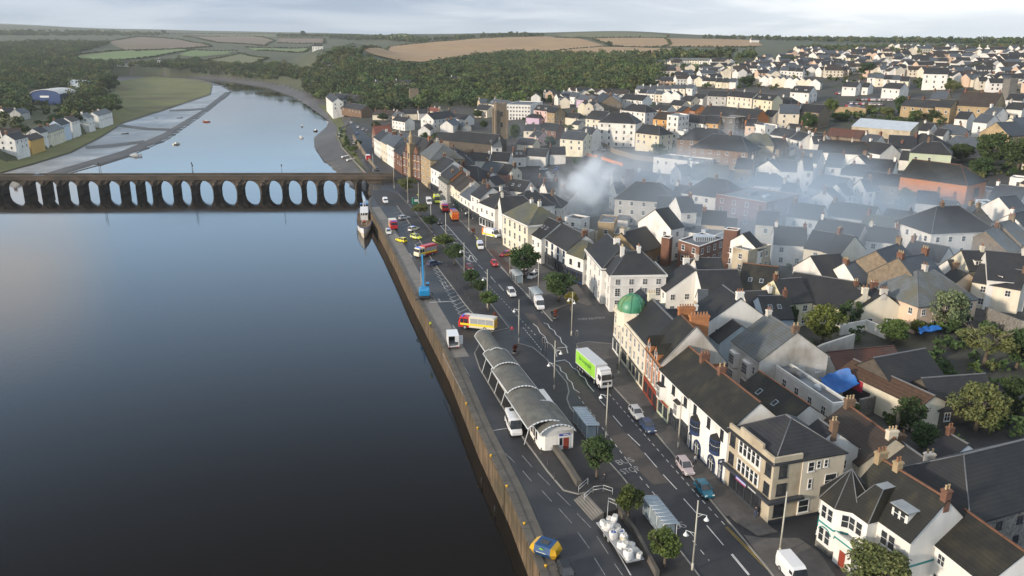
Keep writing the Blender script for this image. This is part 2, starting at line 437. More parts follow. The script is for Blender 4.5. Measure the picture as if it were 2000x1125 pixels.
TR = np.log(K * np.array([600, 900, 1100, 1300, 1500, 1800, 2200, 2800, 3500, 5000, 7500]))
TU = [-300, 0, 300, 450, 580, 640, 700, 800, 1000, 1200, 1400, 1600, 2000, 2400]
TA = np.array([math.atan((u - 1000) / F) for u in TU])
TZ = np.array([
 [2, 4, 8, 14, 18, 24, 32, 46, 62, 92, 120],
 [2, 4, 8, 14, 18, 24, 32, 46, 62, 92, 118],
 [2, 2, 3, 8, 14, 22, 32, 44, 58, 76, 80],
 [0, 0, 2, 6, 12, 20, 32, 44, 56, 70, 74],
 [0, 2, 8, 14, 18, 24, 34, 46, 56, 66, 66],
 [2, 10, 30, 34, 26, 28, 36, 48, 56, 64, 64],
 [4, 18, 40, 42, 30, 30, 40, 50, 56, 60, 60],
 [10, 18, 26, 26, 24, 40, 56, 58, 54, 52, 52],
 [14, 18, 24, 25, 28, 46, 62, 62, 54, 50, 50],
 [24, 26, 30, 33, 36, 52, 68, 70, 54, 50, 50],
 [32, 34, 37, 39, 42, 50, 58, 60, 54, 50, 50],
 [36, 39, 42, 44, 46, 49, 52, 54, 56, 54, 54],
 [38, 43, 46, 48, 49, 51, 53, 55, 56, 54, 54],
 [38, 43, 46, 48, 49, 51, 53, 55, 56, 54, 54]], float) * K
def sstep(a, b, x):
    t = np.clip((x - a) / (b - a), 0, 1); return t * t * (3 - 2 * t)
def table(az, lr):
    i = np.clip(np.searchsorted(TA, az) - 1, 0, len(TA) - 2); j = np.clip(np.searchsorted(TR, lr) - 1, 0, len(TR) - 2)
    s = np.clip((az - TA[i]) / (TA[i + 1] - TA[i]), 0, 1); t = np.clip((lr - TR[j]) / (TR[j + 1] - TR[j]), 0, 1)
    s = s * s * (3 - 2 * s); t = t * t * (3 - 2 * t)
    return (TZ[i, j] * (1 - s) + TZ[i + 1, j] * s) * (1 - t) + (TZ[i, j + 1] * (1 - s) + TZ[i + 1, j + 1] * s) * t
def town(x, y):
    s = (x - np.interp(y, BY, BX)) * 0.955 / K
    return K * np.interp(s, [0, 55, 110, 200, 320, 450, 600, 900], [0, 0, 4.0, 12.5, 24, 35, 40, 43])
def T(x, y):
    x = np.atleast_1d(np.asarray(x, float)); y = np.atleast_1d(np.asarray(y, float))
    r = np.hypot(x, y); az = np.arctan2(x, np.maximum(y, 1))
    xb = np.interp(y, BY, BX)
    near = np.where(x > xb, town(x, y), 2.0)
    land = near + (table(az, np.log(np.maximum(r, 1))) - near) * sstep(620 * K, 900 * K, r)
    ins = inpoly(x, y, RV); d = polydist(x, y, RV)
    fl = inpoly(x, y, FL)
    z = land
    z = np.where(fl, np.minimum(WL + 0.1 + 0.012 * d, -2.6), z)
    rb = (x > xb) & (y > 318 * K) & (y < 760 * K) & ~fl
    z = np.where(rb & (d < 45), np.minimum(land, WL + 0.1 + 0.24 * d), z)
    lb = (~fl) & (x < xb) & (d < 30) & (y < 1200 * K)
    z = np.where(lb, np.minimum(land, WL + 0.1 + 0.25 * d), z)
    q = (x > xb) & (y <= 318 * K)
    z = np.where(q & (d < 60), np.where(d < 6, -8.0, -0.7), z)
    z = np.where(ins, -8.0, z)
    return z
def T1(x, y): return float(T(x, y)[0])
_ts = np.concatenate([np.linspace(40, 470, 181), 470 * 1.008 ** np.arange(1, 400)])
def GT(u, v, dz=0.0):
    """first point of the terrain (raised by dz) met by the ray through pixel u, v"""
    d = ray(u, v); d = d / math.hypot(d[0], d[1])
    X, Y, Z = d[0] * _ts, d[1] * _ts, HC + d[2] * _ts
    h = Z - np.maximum(T(X, Y), -5) - dz
    k = np.argmax(h < 0)
    if h[k] >= 0: k = int(np.argmin(np.where(_ts > 500, h, 1e9))); t = _ts[k]
    elif k > 0:
        a, b = h[k - 1], h[k]; f = a / (a - b) if a != b else 1.0
        t = _ts[k - 1] + f * (_ts[k] - _ts[k - 1])
    else: t = _ts[0]
    return Vector((d[0] * t, d[1] * t, HC + d[2] * t - dz))

# ---------------------------------------------------------------- terrain and water
def build_terrain():
    na, rs = 420, np.concatenate([np.linspace(20, 120, 26)[:-1], 120 * (9500 / 120) ** np.linspace(0, 1, 330)])
    az = np.linspace(R(-58), R(58), na)
    A, RR = np.meshgrid(az, rs)
    X, Y = RR * np.sin(A), RR * np.cos(A)
    Z = T(X.ravel(), Y.ravel()).reshape(X.shape)
    nr = len(rs)
    V = np.stack([X, Y, Z], -1).reshape(-1, 3)
    i, j = np.meshgrid(np.arange(nr - 1), np.arange(na - 1), indexing='ij')
    q = np.stack([i * na + j, i * na + j + 1, (i + 1) * na + j + 1, (i + 1) * na + j], -1).reshape(-1, 4)
    q = q[:, ::-1]
    me = bpy.data.meshes.new("ground")
    me.from_pydata(V.tolist(), [], q.tolist())
    xb = np.interp(V[:, 1], BY, BX)
    istown = (V[:, 0] > xb + 1) & (V[:, 1] < 740)
    me.materials.append(MATS["earth"]); me.materials.append(MATS["town_ground"]); me.materials.append(MATS["mud"])
    ismud = V[:, 2] < -1.2
    mi = np.where(ismud[q[:, 0]], 2, np.where(istown[q[:, 0]], 1, 0)).astype(np.int32)
    me.polygons.foreach_set("material_index", mi)
    me.polygons.foreach_set("use_smooth", np.ones(len(q), bool))
    me.update()
    o = link("ground", me); tag(o, kind="structure")
build_terrain()

def sheet(name, pts, mat, lift, step, kind="structure", px_pts=True, zf=None):
    """outline in photo pixels (or world x,y) draped over the terrain"""
    if px_pts: W = [GT(*p) for p in pts]
    else: W = [Vector((p[0], p[1], 0)) for p in pts]
    P = np.array([(w.x, w.y) for w in W])
    x0, y0 = P.min(0); x1, y1 = P.max(0)
    gx, gy = np.meshgrid(np.arange(x0, x1, step), np.arange(y0, y1, step))
    gx, gy = gx.ravel(), gy.ravel()
    k = inpoly(gx, gy, P) & (polydist(gx, gy, P) > step * 0.3)
    bnd = []
    for i in range(len(P)):
        a, b = P[i], P[(i + 1) % len(P)]
        n = max(1, int(np.hypot(*(b - a)) / step))
        bnd += [tuple(a + (b - a) * t / n) for t in range(n)]
    nb = len(bnd)
    pts2 = [Vector(p) for p in bnd] + [Vector((a, b)) for a, b in zip(gx[k], gy[k])]
    vs, es, fs, *_ = delaunay_2d_cdt(pts2, [(i, (i + 1) % nb) for i in range(nb)], [], 1, 1e-4)
    vx = np.array([v.x for v in vs]); vy = np.array([v.y for v in vs])
    z = (T(vx, vy) if zf is None else zf(vx, vy)) + lift
    me = bpy.data.meshes.new(name)
    me.from_pydata(np.stack([vx, vy, z], -1).tolist(), [], [tuple(f) for f in fs])
    me.materials.append(MATS[mat]); me.update()
    if len(me.polygons) and me.polygons[0].normal.z < 0: me.flip_normals()
    me.polygons.foreach_set("use_smooth", [True] * len(me.polygons))
    return tag(link(name, me), kind=kind)

mb = MB().mat("water")
mb.quad((-900, -80, WL), (60, -80, WL), (60, 1800, WL), (-900, 1800, WL))
tag(mb.build("water"), kind="structure")

MARSH_EDGE = [(-120, 352), (0, 338), (63, 321), (138, 298), (194, 269), (239, 240), (262, 233), (325, 213), (410, 184), (414, 165), (392, 157)]
sheet("salt_marsh", MARSH_EDGE + [(300, 149), (220, 149), (224, 172), (198, 196), (236, 216), (212, 240), (100, 281), (45, 302), (0, 315), (-100, 340)], "marsh", 0.35, 9)
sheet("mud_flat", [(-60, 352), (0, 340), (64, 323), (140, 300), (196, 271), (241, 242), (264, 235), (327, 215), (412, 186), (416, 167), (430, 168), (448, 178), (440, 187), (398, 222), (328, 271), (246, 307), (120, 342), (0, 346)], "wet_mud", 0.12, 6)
# ---------------------------------------------------------------- fields
for mt, pts in [
 ("stubble", [(708, 98), (760, 92), (824, 85), (914, 77), (1000, 73), (1067, 71.5), (1110, 75), (1182, 90), (1160, 97), (1067, 100), (960, 112), (824, 122), (731, 108)]),
 ("stubble", [(1156, 76), (1230, 74.5), (1300, 75), (1400, 77), (1480, 80), (1490, 90), (1400, 93), (1300, 92), (1197, 90)]),
 ("stubble", [(1085, 101), (1182, 92), (1235, 93), (1330, 96), (1300, 104), (1182, 108)]),
 ("dull_pasture", [(1083, 68), (1123, 65), (1197, 63.5), (1272, 67), (1310, 71), (1300, 73.5), (1152, 74.5), (1100, 72)]),
 ("ploughed", [(209, 82), (276, 73), (351, 78), (414, 91), (336, 97), (261, 101), (224, 90)]),
 ("ploughed", [(358, 72), (496, 71.5), (537, 80), (519, 90), (429, 84)]),
 ("ploughed", [(545, 75), (634, 76), (634, 85), (540, 84)]),
 ("pasture", [(138, 110), (240, 100), (355, 96), (372, 99), (300, 112), (231, 119), (170, 116)]),
 ("pasture", [(350, 108), (376, 99), (459, 101), (440, 107), (377, 112)]),
 ("dull_pasture", [(407, 117), (470, 105), (523, 115), (485, 128), (430, 124)]),
 ("pasture", [(485, 94), (612, 94), (597, 101), (500, 99)]),
 ("pasture", [(731, 71.5), (816, 74), (816, 82), (764, 79)]),
 ("dull_pasture", [(330, 66.5), (500, 67), (690, 68.5), (690, 74), (560, 73), (400, 70)]),
 ("pasture", [(1310, 122), (1440, 124), (1455, 130), (1330, 131)]),
]:
    sheet("field", pts, mt, 1.0, 30)
sheet("bank_grass", [(700, 330), (680, 300), (655, 270), (660, 250), (640, 222), (620, 206), (640, 205), (664, 222), (676, 250), (674, 276), (700, 308), (716, 335)], "bank_grass", 0.25, 4)

# ---------------------------------------------------------------- long stone bridge
BA, BB = G(30, 380, WL), G(714, 378, WL)
bdir = Vector((BB.x - BA.x, BB.y - BA.y)).normalized()
bang = math.atan2(bdir.y, bdir.x)
def bx_of(u, z=0.0):
    """distance along the bridge's near face of the pixel column u"""
    d = ray(u, 372); n = Vector((-bdir.y, bdir.x))
    t = (BA.x * n.x + BA.y * n.y) / (d[0] * n.x + d[1] * n.y)
    return ((d[0] * t - BA.x) * bdir.x + (d[1] * t - BA.y) * bdir.y) / K
ARCH_PX = [(18, 48), (69, 84), (99, 114), (133, 154), (172, 195), (213, 237), (252, 268), (282, 297.5), (315, 339), (354, 373), (391, 416),
           (434, 462), (479, 508), (526, 551), (564, 589), (599, 618.5), (632, 659), (673, 693.5), (706, 722)]
BD = 4.6                                        # depth of the bridge
DECK = 1.6
def build_bridge():
    root = empty("stone_bridge", (BA.x, BA.y, 0), bang); root.scale = (K, K, K)
    tag(root, "long dark stone bridge of many arches crossing the river to the quay", "bridge")
    ops = []
    for a, b in ARCH_PX:
        x0, x1 = bx_of(a), bx_of(b)
        xm = (x0 + x1) / 2 * K; wx, wy = BA.x + bdir.x * xm, BA.y + bdir.y * xm
        # far face seen displaced: widen the opening by depth * tangent of the view angle
        va = math.atan2(wx, wy) - (math.pi / 2 - math.atan2(bdir.y, bdir.x)) + math.pi / 2
        lx = wx * bdir.x + wy * bdir.y; ly = -wx * bdir.y + wy * bdir.x
        sh = -lx / ly * BD
        ops.append((x0 - max(0, sh), x1))
    fix = []
    for i, (a, b) in enumerate(ops):
        if fix and a < fix[-1][1] + 1.1: a = fix[-1][1] + 1.1
        fix.append((a, b))
    ops = fix
    for k in range(6): 
        a = ops[0][0] - 2.6; ops.insert(0, (a - 5.6, a))
    xs0, xs1 = ops[0][0] - 3, ops[-1][1] + 9.5
    # spandrel wall with arch openings
    w = MB().mat("bridge_stone")
    top = DECK - 0.25
    edges = [xs0] + [e for o in ops for e in o] + [xs1]
    for i in range(0, len(edges), 2):               # pier portions (solid)
        a, b = edges[i], edges[i + 1]
        w.mat("bridge_stone").box(a, b, 0, BD, -1.4, top)
    for (a, b) in ops:
        n = 14; h = min(3.9, 1.5 + 0.42 * (b - a)); zc = 0.55
        P = []
        for k in range(n + 1):
            t = k / n; e = 2 * t - 1
            z = zc - h * (1 - math.sqrt(max(0, 1 - abs(e) ** 1.75)))
            P.append((a + (b - a) * t, max(z, zc - h)))
        P[0] = (a, -1.4 if zc - h > -1.4 else zc - h); P[-1] = (b, P[0][1])
        for (xa, za), (xb, zb) in zip(P, P[1:]):
            w.add([(xa, 0, za), (xb, 0, zb), (xb, 0, top), (xa, 0, top), (xa, BD, za), (xb, BD, zb), (xb, BD, top), (xa, BD, top)],
                  [(0, 1, 2, 3), (5, 4, 7, 6), (1, 0, 4, 5)])
    w.build("spandrel_wall", root)
    for i in range(0, len(edges), 2):               # piers with pointed cutwaters
        a, b = edges[i], edges[i + 1]
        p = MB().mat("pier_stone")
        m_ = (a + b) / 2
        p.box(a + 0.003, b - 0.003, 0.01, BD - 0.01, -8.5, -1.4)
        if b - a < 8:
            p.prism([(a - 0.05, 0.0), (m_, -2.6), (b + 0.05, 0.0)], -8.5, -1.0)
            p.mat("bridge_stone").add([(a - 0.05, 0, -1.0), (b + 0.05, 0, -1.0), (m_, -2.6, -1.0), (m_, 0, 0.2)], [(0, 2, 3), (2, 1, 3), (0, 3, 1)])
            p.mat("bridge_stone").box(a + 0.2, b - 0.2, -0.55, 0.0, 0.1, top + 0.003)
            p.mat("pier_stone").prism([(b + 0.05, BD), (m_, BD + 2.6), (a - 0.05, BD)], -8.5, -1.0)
        p.build("pier", root)
    d = MB().mat("asphalt"); d.box(xs0, xs1 + 3, 0.5, BD - 0.5, top + 0.01, DECK)
    d.build("roadway", root)
    for y0 in (-0.75, BD + 0.15):
        q = MB().mat("bridge_stone")
        q.box(xs0, xs1, y0, y0 + 0.5, DECK - 0.62, DECK + 1.0)
        q.mat("coping_stone").box(xs0, xs1, y0 - 0.06, y0 + 0.56, DECK + 1.0, DECK + 1.16)
        q.mat("bridge_stone")
        for i in range(int((xs1 - xs0) / 1.6)):      # corbels under the footway
            q.box(xs0 + i * 1.6, xs0 + i * 1.6 + 0.5, y0 + (0.15 if y0 < 0 else -0.1), y0 + (0.75 if y0 < 0 else 0.35), DECK - 0.95, DECK - 0.62)
        q.build("parapet", root)
    return root, xs0, xs1
bridge, BX0, BX1 = build_bridge()
def bpt(s, t, z): return Vector((BA.x + (bdir.x * s - bdir.y * t) * K, BA.y + (bdir.y * s + bdir.x * t) * K, z * K))

# ---------------------------------------------------------------- quay: slab, wall, road, pavements
def flat(name, pts, mat, z, thick=None, side=None, kind="structure", world=False):
    W = [Vector(p) if world else G(*p) for p in pts]
    P = [(w[0], w[1]) for w in W]
    ar = sum(P[i][0] * P[(i + 1) % len(P)][1] - P[(i + 1) % len(P)][0] * P[i][1] for i in range(len(P)))
    if ar < 0: P.reverse()
    mb = MB().mat(mat)
    if thick: mb.prism(P, z - thick, z)
    else: mb.add([(x, y, z) for x, y in P], [tuple(range(len(P)))])
    return tag(mb.build(name), kind=kind)
def offset(line, d):
    """polyline moved d metres to the right of its direction"""
    out = []
    for i, p in enumerate(line):
        a = line[max(0, i - 1)]; b = line[min(len(line) - 1, i + 1)]
        t = Vector((b[0] - a[0], b[1] - a[1])).normalized()
        out.append(Vector((p[0] + t.y * d, p[1] - t.x * d, 0)))
    return out
def resample(line, step):
    out = []; carry = 0.0
    for a, b in zip(line, line[1:]):
        L_ = (Vector(b[:2]) - Vector(a[:2])).length; t = carry
        while t < L_:
            f = t / L_
            out.append((Vector((a[0] + (b[0] - a[0]) * f, a[1] + (b[1] - a[1]) * f, 0)), math.atan2(b[1] - a[1], b[0] - a[0]))); t += step
        carry = t - L_
    return out
# smooth the wall line a little
QL = [Vector(p) for p in WALL]
flat("quay", QL + [Vector(p) * K for p in ((75, -60, 0), (75, 90, 0), (62, 150, 0), (45, 200, 0), (20, 250, 0), (-6, 300, 0), (-32, 322, 0), (-48, 318, 0))], "quay_asphalt", 0.0, thick=0.6, world=True)
def build_quay_wall():
    root = empty("quay_wall", (WALL[6].x, WALL[6].y, 0)); ox = root.location
    tag(root, "long stone quay wall with timber fenders along the river edge", "quay wall")
    A = QL; B = offset(QL, -0.9)
    w = MB().mat("quay_stone")
    for i in range(len(A) - 1):
        a, b, c, d = A[i], A[i + 1], B[i + 1], B[i]
        w.add([(a.x, a.y, -10), (b.x, b.y, -10), (b.x, b.y, -0.1), (a.x, a.y, -0.1), (d.x, d.y, -9), (c.x, c.y, -9)], [(0, 1, 2, 3)])
    w.v = [(x - ox.x, y - ox.y, z) for x, y, z in w.v]
    w.build("wall_face", root)
    k = MB().mat("coping_stone")
    A2 = offset(QL, 0.12)
    for i in range(len(A) - 1):
        n = max(1, int((A[i + 1] - A[i]).length / 3.0))
        for j in range(n):
            f0, f1 = j / n, (j + 1) / n - 0.004
            p = [A2[i].lerp(A2[i + 1], f0), A2[i].lerp(A2[i + 1], f1), B[i].lerp(B[i + 1], f1), B[i].lerp(B[i + 1], f0)]
            k.prism([(q.x - ox.x, q.y - ox.y) for q in p], -0.12, 0.16)
    k.build("coping", root)
    f = MB().mat("fender_timber"); f.box(-0.2, 0.2, -0.42, 0.0, -6.8, -0.14)
    fm = f.mesh("fender")
    L = [p for p in QL if p.y > 20]
    n = 0
    for p, a in resample(L[1:], 3.5):
        if n >= 90: break
        link("fender", fm, root, (p.x - ox.x, p.y - ox.y, 0), a + math.pi if True else a); n += 1
    return root
quay_wall = build_quay_wall()
C1, C2 = offset(QL, -0.92), offset(QL, -4.3)
i0 = 5
flat("pavement", [C1[i] for i in range(1, 7)] + [C2[i] for i in range(6, 0, -1)], "concrete", 0.02, world=True)
C3 = offset(QL, -2.3)
flat("pavement", [C1[i] for i in range(6, len(QL))] + [C3[i] for i in range(len(QL) - 1, 5, -1)], "coping_stone", 0.06, thick=0.1, world=True)

KR = [(845, 372), (872, 398), (900, 432), (930, 462), (962, 500), (1000, 545), (1040, 584), (1080, 628), (1110, 662), (1140, 694), (1180, 735), (1215, 773), (1287, 852), (1352, 932), (1418, 1012), (1497, 1106), (1530, 1150)]
KL = [(775, 372), (800, 396), (828, 430), (848, 455), (880, 492), (925, 548), (966, 600), (998, 634), (1013, 655), (1036, 671), (1064, 692), (1086, 714), (1112, 742), (1150, 790), (1180, 850), (1214, 920), (1267, 988), (1347, 1092), (1375, 1128), (1400, 1165)]
flat("road", KL + KR[::-1], "asphalt", 0.006)
flat("road", [(775, 372), (845, 372), (822, 348), (790, 328), (760, 303), (733, 282), (712, 258), (690, 238), (682, 240), (694, 262), (705, 290), (716, 322), (736, 346), (752, 362)], "asphalt", 0.012)
# promenade (raised) between car park and road
PROM = [(752, 372), (778, 380), (800, 402), (828, 436), (848, 460), (880, 497), (925, 553), (962, 600), (988, 634), (994, 641), (962, 648), (948, 640), (910, 596), (880, 555), (850, 516), (824, 476), (800, 436), (776, 402)]
flat("pavement", PROM, "dark_paving", 0.14, thick=0.3)
flat("pavement", [(722, 372), (752, 372), (776, 402), (738, 400)], "dark_paving", 0.10, thick=0.3)
# bus station island and lower promenade
ISL = [(1004, 700), (1013, 672), (1040, 680), (1064, 700), (1084, 722), (1106, 748), (1110, 765), (1106, 780), (1112, 797), (1145, 838), (1176, 890), (1212, 930), (1262, 994), (1342, 1097), (1375, 1142), (1330, 1135), (1270, 1066), (1200, 985), (1165, 958), (1130, 965), (1102, 958), (1070, 920), (1026, 860), (980, 790), (938, 720), (928, 690), (938, 672), (960, 668)]
flat("pavement", ISL, "dark_paving", 0.14, thick=0.3)
# town side pavement
PR = KR[:1] + [(x + 3, y) for x, y in KR[1:]]
TOWN_FRONT = [(880, 372), (925, 425), (985, 478), (1060, 525), (1128, 560), (1160, 600), (1190, 690), (1210, 730), (1258, 790), (1342, 880), (1413, 956), (1500, 1030), (1560, 1125), (1600, 1180)]
flat("pavement", KR[:8] + [(1075, 610), (1128, 590), (1160, 600), (1128, 555), (1060, 520), (985, 474), (925, 420), (880, 370)], "paving", 0.13, thick=0.3)
flat("pavement", [(1140, 695), (1128, 684), (1124, 672), (1150, 668), (1196, 672), (1215, 690), (1300, 800), (1420, 945), (1505, 1030), (1520, 1040), (1480, 1048), (1440, 1022), (1424, 1008), (1418, 1010), (1352, 931), (1287, 851), (1215, 772), (1180, 735)], "paving", 0.13, thick=0.3)
flat("pavement", [(1452, 1046), (1490, 1052), (1560, 1052), (1600, 1080), (1640, 1140), (1545, 1165), (1497, 1107)], "paving", 0.13, thick=0.3)
flat("road", [(1119, 672), (1078, 626), (1078, 612), (1130, 592), (1165, 606), (1190, 622), (1215, 634), (1300, 640), (1320, 612), (1342, 616), (1300, 690), (1200, 700), (1195, 670), (1150, 667)], "quay_asphalt", 0.012)
# brown central strip
def strip(name, px_line_l, px_line_r, mat, z):
    flat(name, px_line_l + px_line_r[::-1], mat, z)
strip("central_reserve", [(1024, 612), (1046, 640), (1075, 680), (1088, 697)], [(1043, 612), (1064, 638), (1092, 668), (1109, 690)], "central_strip", 0.014)
strip("central_reserve", [(1086, 712), (1118, 760), (1170, 830), (1235, 908), (1276, 947)], [(1104, 705), (1146, 757), (1200, 822), (1262, 890), (1305, 943)], "central_strip", 0.014)
strip("brick_bay", [(950, 490), (976, 514), (1000, 542)], [(962, 487), (990, 512), (1012, 540)], "rust_roof", 0.135)

# ---------------------------------------------------------------- road markings
MK = MB().mat("white_paint")
def mk_line(a, b, w=0.12, z=0.024, mat="white_paint", dash=None, mb=None):
    mb = mb or MK
    A, B = (G(*a), G(*b)) if not isinstance(a, Vector) else (a, b)
    d = (B - A); L_ = d.length; d.normalize(); n = Vector((-d.y, d.x, 0)) * (w / 2)
    segs = [(0, L_)] if not dash else [(t, min(t + dash[0], L_)) for t in np.arange(0, L_, dash[0] + dash[1])]
    mb.mat(mat)
    for t0, t1 in segs:
        p, q = A + d * t0, A + d * t1
        mb.add([(v.x, v.y, z) for v in (p - n, q - n, q + n, p + n)], [(0, 1, 2, 3)])
def mk_poly(pts, closed=False, **k):
    for a, b in zip(pts, pts[1:] + (pts[:1] if closed else [])): mk_line(a, b, **k)
mk_poly([(1041, 632), (1050, 639), (1055, 650), (1064, 657), (1069, 668), (1078, 674), (1084, 684), (1088, 697)], w=0.16)
mk_poly([(1062, 631), (1070, 633), (1074, 641), (1083, 646), (1086, 654), (1094, 659), (1097, 669), (1105, 675), (1109, 690)], w=0.16)
mk_poly([(1088, 680), (1109, 678)], w=0.25)
mk_poly([(1084, 706), (1104, 703)], w=0.25)
mk_poly([(1085, 712), (1093, 716), (1096, 725), (1105, 730), (1109, 741), (1117, 747), (1121, 760), (1132, 767)], w=0.16)
mk_poly([(1104, 704), (1112, 709), (1118, 718), (1128, 723), (1133, 733), (1143, 739), (1148, 751), (1160, 765)], w=0.16)
mk_line((1022, 640), (1058, 684), dash=(0.8, 0.7), w=0.12)
for a, b in [((1170, 780), (1182, 793)), ((1197, 812), (1215, 833)), ((1226, 848), (1250, 871)), ((1259, 885), (1283, 913)), ((1295, 927), (1322, 956)),
             ((1335, 974), (1360, 1002)), ((1380, 1026), (1413, 1065))]:
    mk_line(a, b, w=0.14)
mk_poly([(1428, 1083), (1462, 1124)], w=0.14); mk_poly([(1430, 1082), (1464, 1123)], w=0.14)
mk_line((1130, 775), (1260, 945), dash=(1.0, 1.1), w=0.11)
mk_line((1262, 946), (1385, 1095), dash=(1.0, 1.1), w=0.11)
mk_line((1190, 770), (1360, 965), dash=(0.9, 0.9), w=0.10)
mk_line((1360, 965), (1420, 1030), dash=(0.9, 0.9), w=0.10)
mk_line((952, 555), (1046, 655), dash=(1.0, 1.2), w=0.1)
# junction hatching further up
for a, b in [((860, 440), (905, 497)), ((870, 437), (925, 500))]: mk_line(a, b, w=0.15)
for k in range(7):
    t = k / 7.0
    a = (861 + 45 * t, 441 + 57 * t); b = (872 + 52 * t, 441 + 62 * t)
    mk_line(a, b, w=0.2)
mk_poly([(905, 497), (922, 512), (932, 508), (925, 500)], w=0.15)
mk_poly([(915, 507), (918, 498), (921, 500)], w=0.3); mk_poly([(911, 506), (919, 511)], w=0.2)
mk_poly([(922, 500), (926, 508), (931, 513)], w=0.2)
for a, b in [((934, 517), (943, 525)), ((946, 530), (952, 536)), ((958, 540), (968, 552)), ((974, 556), (984, 568)), ((1000, 545), (1020, 566)), ((1025, 572), (1040, 588))]:
    mk_line(a, b, w=0.13)
mk_line((1003, 548), (1060, 612), dash=(0.9, 0.9), w=0.1)
mk_line((978, 522), (1000, 545), w=0.12)
mk_line((968, 510), (974, 520), w=0.5)
# car park bays: zig-zag ends and long bay lines on the promenade side
for k in range(17):
    t = k / 16.0
    u0, v0 = 838 + (902 - 838) * t, 512 + (626 - 512) * t
    u1, v1 = 858 + (930 - 858) * t, 508 + (612 - 508) * t
    if 6 <= k <= 7:
        for j in range(4): mk_line((u0 + (u1 - u0) * j / 4, v0 + (v1 - v0) * j / 4 - 4), (u0 + (u1 - u0) * (j + .6) / 4, v0 + (v1 - v0) * (j + .6) / 4 + 3), w=0.1)
    mk_line((u0, v0), (u1, v1), w=0.11)
    mk_line((u0, v0), (u0 + 10, v0 + 5.5), w=0.11) if k < 16 else None
for k in range(12):
    t = k / 11.0
    mk_line((766 + 44 * t, 410 + 68 * t), (784 + 44 * t, 406 + 64 * t), w=0.12)
mk_line((838, 591), (890, 588), w=0.3)
for a in [(884, 635), (856, 583), (800, 495), (810, 477), (770, 455)]:
    mk_line(a, (a[0] + 5, a[1] + 8), w=0.4, mat="worn_white")
# lower car park bay lines
for a, b in [((972, 873), (986, 890)), ((986, 885), (1006, 904)), ((1020, 890), (1039, 912)), ((1021, 920), (1038, 940)), ((1050, 924), (1074, 948)), ((1058, 958), (1078, 980)),
             ((1088, 962), (1114, 988)), ((1091, 993), (1117, 1022)), ((1127, 1003), (1154, 1031)), ((1128, 1039), (1151, 1071)), ((1166, 1048), (1188, 1082)), ((1161, 1090), (1182, 1124)),
             ((1200, 1101), (1216, 1124)), ((906, 715), (918, 735)), ((912, 735), (920, 750)), ((922, 755), (931, 780)), ((936, 790), (945, 810)), ((899, 700), (905, 712))]:
    mk_line(a, b, w=0.10, mat="worn_white")
mk_line((940, 845), (1000, 835), w=0.25, mat="worn_white")
mk_line((970, 873), (979, 887), w=0.5, mat="worn_white")
mk_line((864, 690), (912, 785), w=0.14, mat="worn_white")
mk_line((1190, 1050), (1232, 1124), w=0.16)
mk_line((1417, 1030), (1498, 1112), w=0.10, mat="yellow_paint"); mk_line((1420, 1029), (1501, 1111), w=0.10, mat="yellow_paint")
tag(MK.build("road_markings"), kind="structure")
def ground_text(txt, a, b, size, squash=1.0, z=0.03, mat="worn_white"):
    """lettering on the road whose baseline runs from pixel a to pixel b"""
    A, B = G(*a), G(*b)
    me = text_mesh(txt, 1.0, mat=mat, extr=0.0)
    xs = [v.co.x for v in me.vertices]; w = max(xs) - min(xs)
    o = link("road_lettering", me)
    L_ = (B - A).length
    o.location = (A + B) / 2 + Vector((0, 0, z)); o.rotation_euler[2] = math.atan2(B.y - A.y, B.x - A.x)
    o.scale = (L_ / w, size, 1)
    tag(o, kind="structure"); return o
ground_text("BUS", (1126, 806), (1152, 799), 2.1)
ground_text("STOP", (1134, 820), (1164, 813), 2.1)
ground_text("BUS", (1205, 905), (1236, 898), 2.1)
ground_text("STOP", (1214, 923), (1248, 915), 2.1)
ground_text("BUS", (1302, 1032), (1338, 1025), 2.1)
ground_text("NO ENTRY", (1130, 624), (1182, 621), 2.0)

# kerbs: stones along the road edges
def kerb(pts, name="kerb"):
    L = [G(*p) for p in pts]; A, B = L, offset(L, -0.22)
    k = MB().mat("kerb_stone")
    for i in range(len(L) - 1):
        a, b, c, d = A[i], A[i + 1], B[i + 1], B[i]
        k.add([(p.x, p.y, z) for z in (0.0, 0.155) for p in (a, b, c, d)], [(4, 7, 6, 5), (0, 1, 5, 4), (2, 3, 7, 6), (1, 2, 6, 5), (3, 0, 4, 7)])
    o = k.build(name); tag(o, kind="structure"); return o
kerb(KR[:8][::-1]); kerb(KR[9:][::-1])
kerb(PROM[1:12]); kerb(PROM[11:]); kerb(ISL[1:16]); kerb(ISL[16:])
kerb([(1215, 690), (1196, 672), (1150, 668), (1124, 672), (1128, 684), (1140, 694)])

flat("pavement", [(1188, 985), (1222, 970), (1262, 996), (1342, 1098), (1378, 1146), (1300, 1140), (1240, 1046)], "dark_paving", 0.16, thick=0.3)
sheet("mud_bank", [(125, 346), (250, 309), (332, 273), (402, 223), (449, 187), (456, 178), (440, 180), (392, 217), (318, 261), (236, 296), (84, 340)], "mud", 0.2, 4)
for ch in ([(330, 215), (370, 213), (408, 210), (408, 214), (370, 217), (332, 218)], [(218, 241), (290, 250), (366, 252), (366, 256), (290, 255), (216, 246)], [(166, 286), (220, 282), (282, 274), (284, 279), (222, 288), (168, 291)]):
    sheet("mud_channel", ch, "mud", 0.24, 4)
sheet("mud_bank", [(664, 343), (634, 317), (616, 290), (615, 268), (638, 248), (642, 236), (606, 210), (622, 206), (646, 222), (663, 250), (657, 272), (684, 302), (704, 338), (714, 346)], "mud", 0.2, 3)
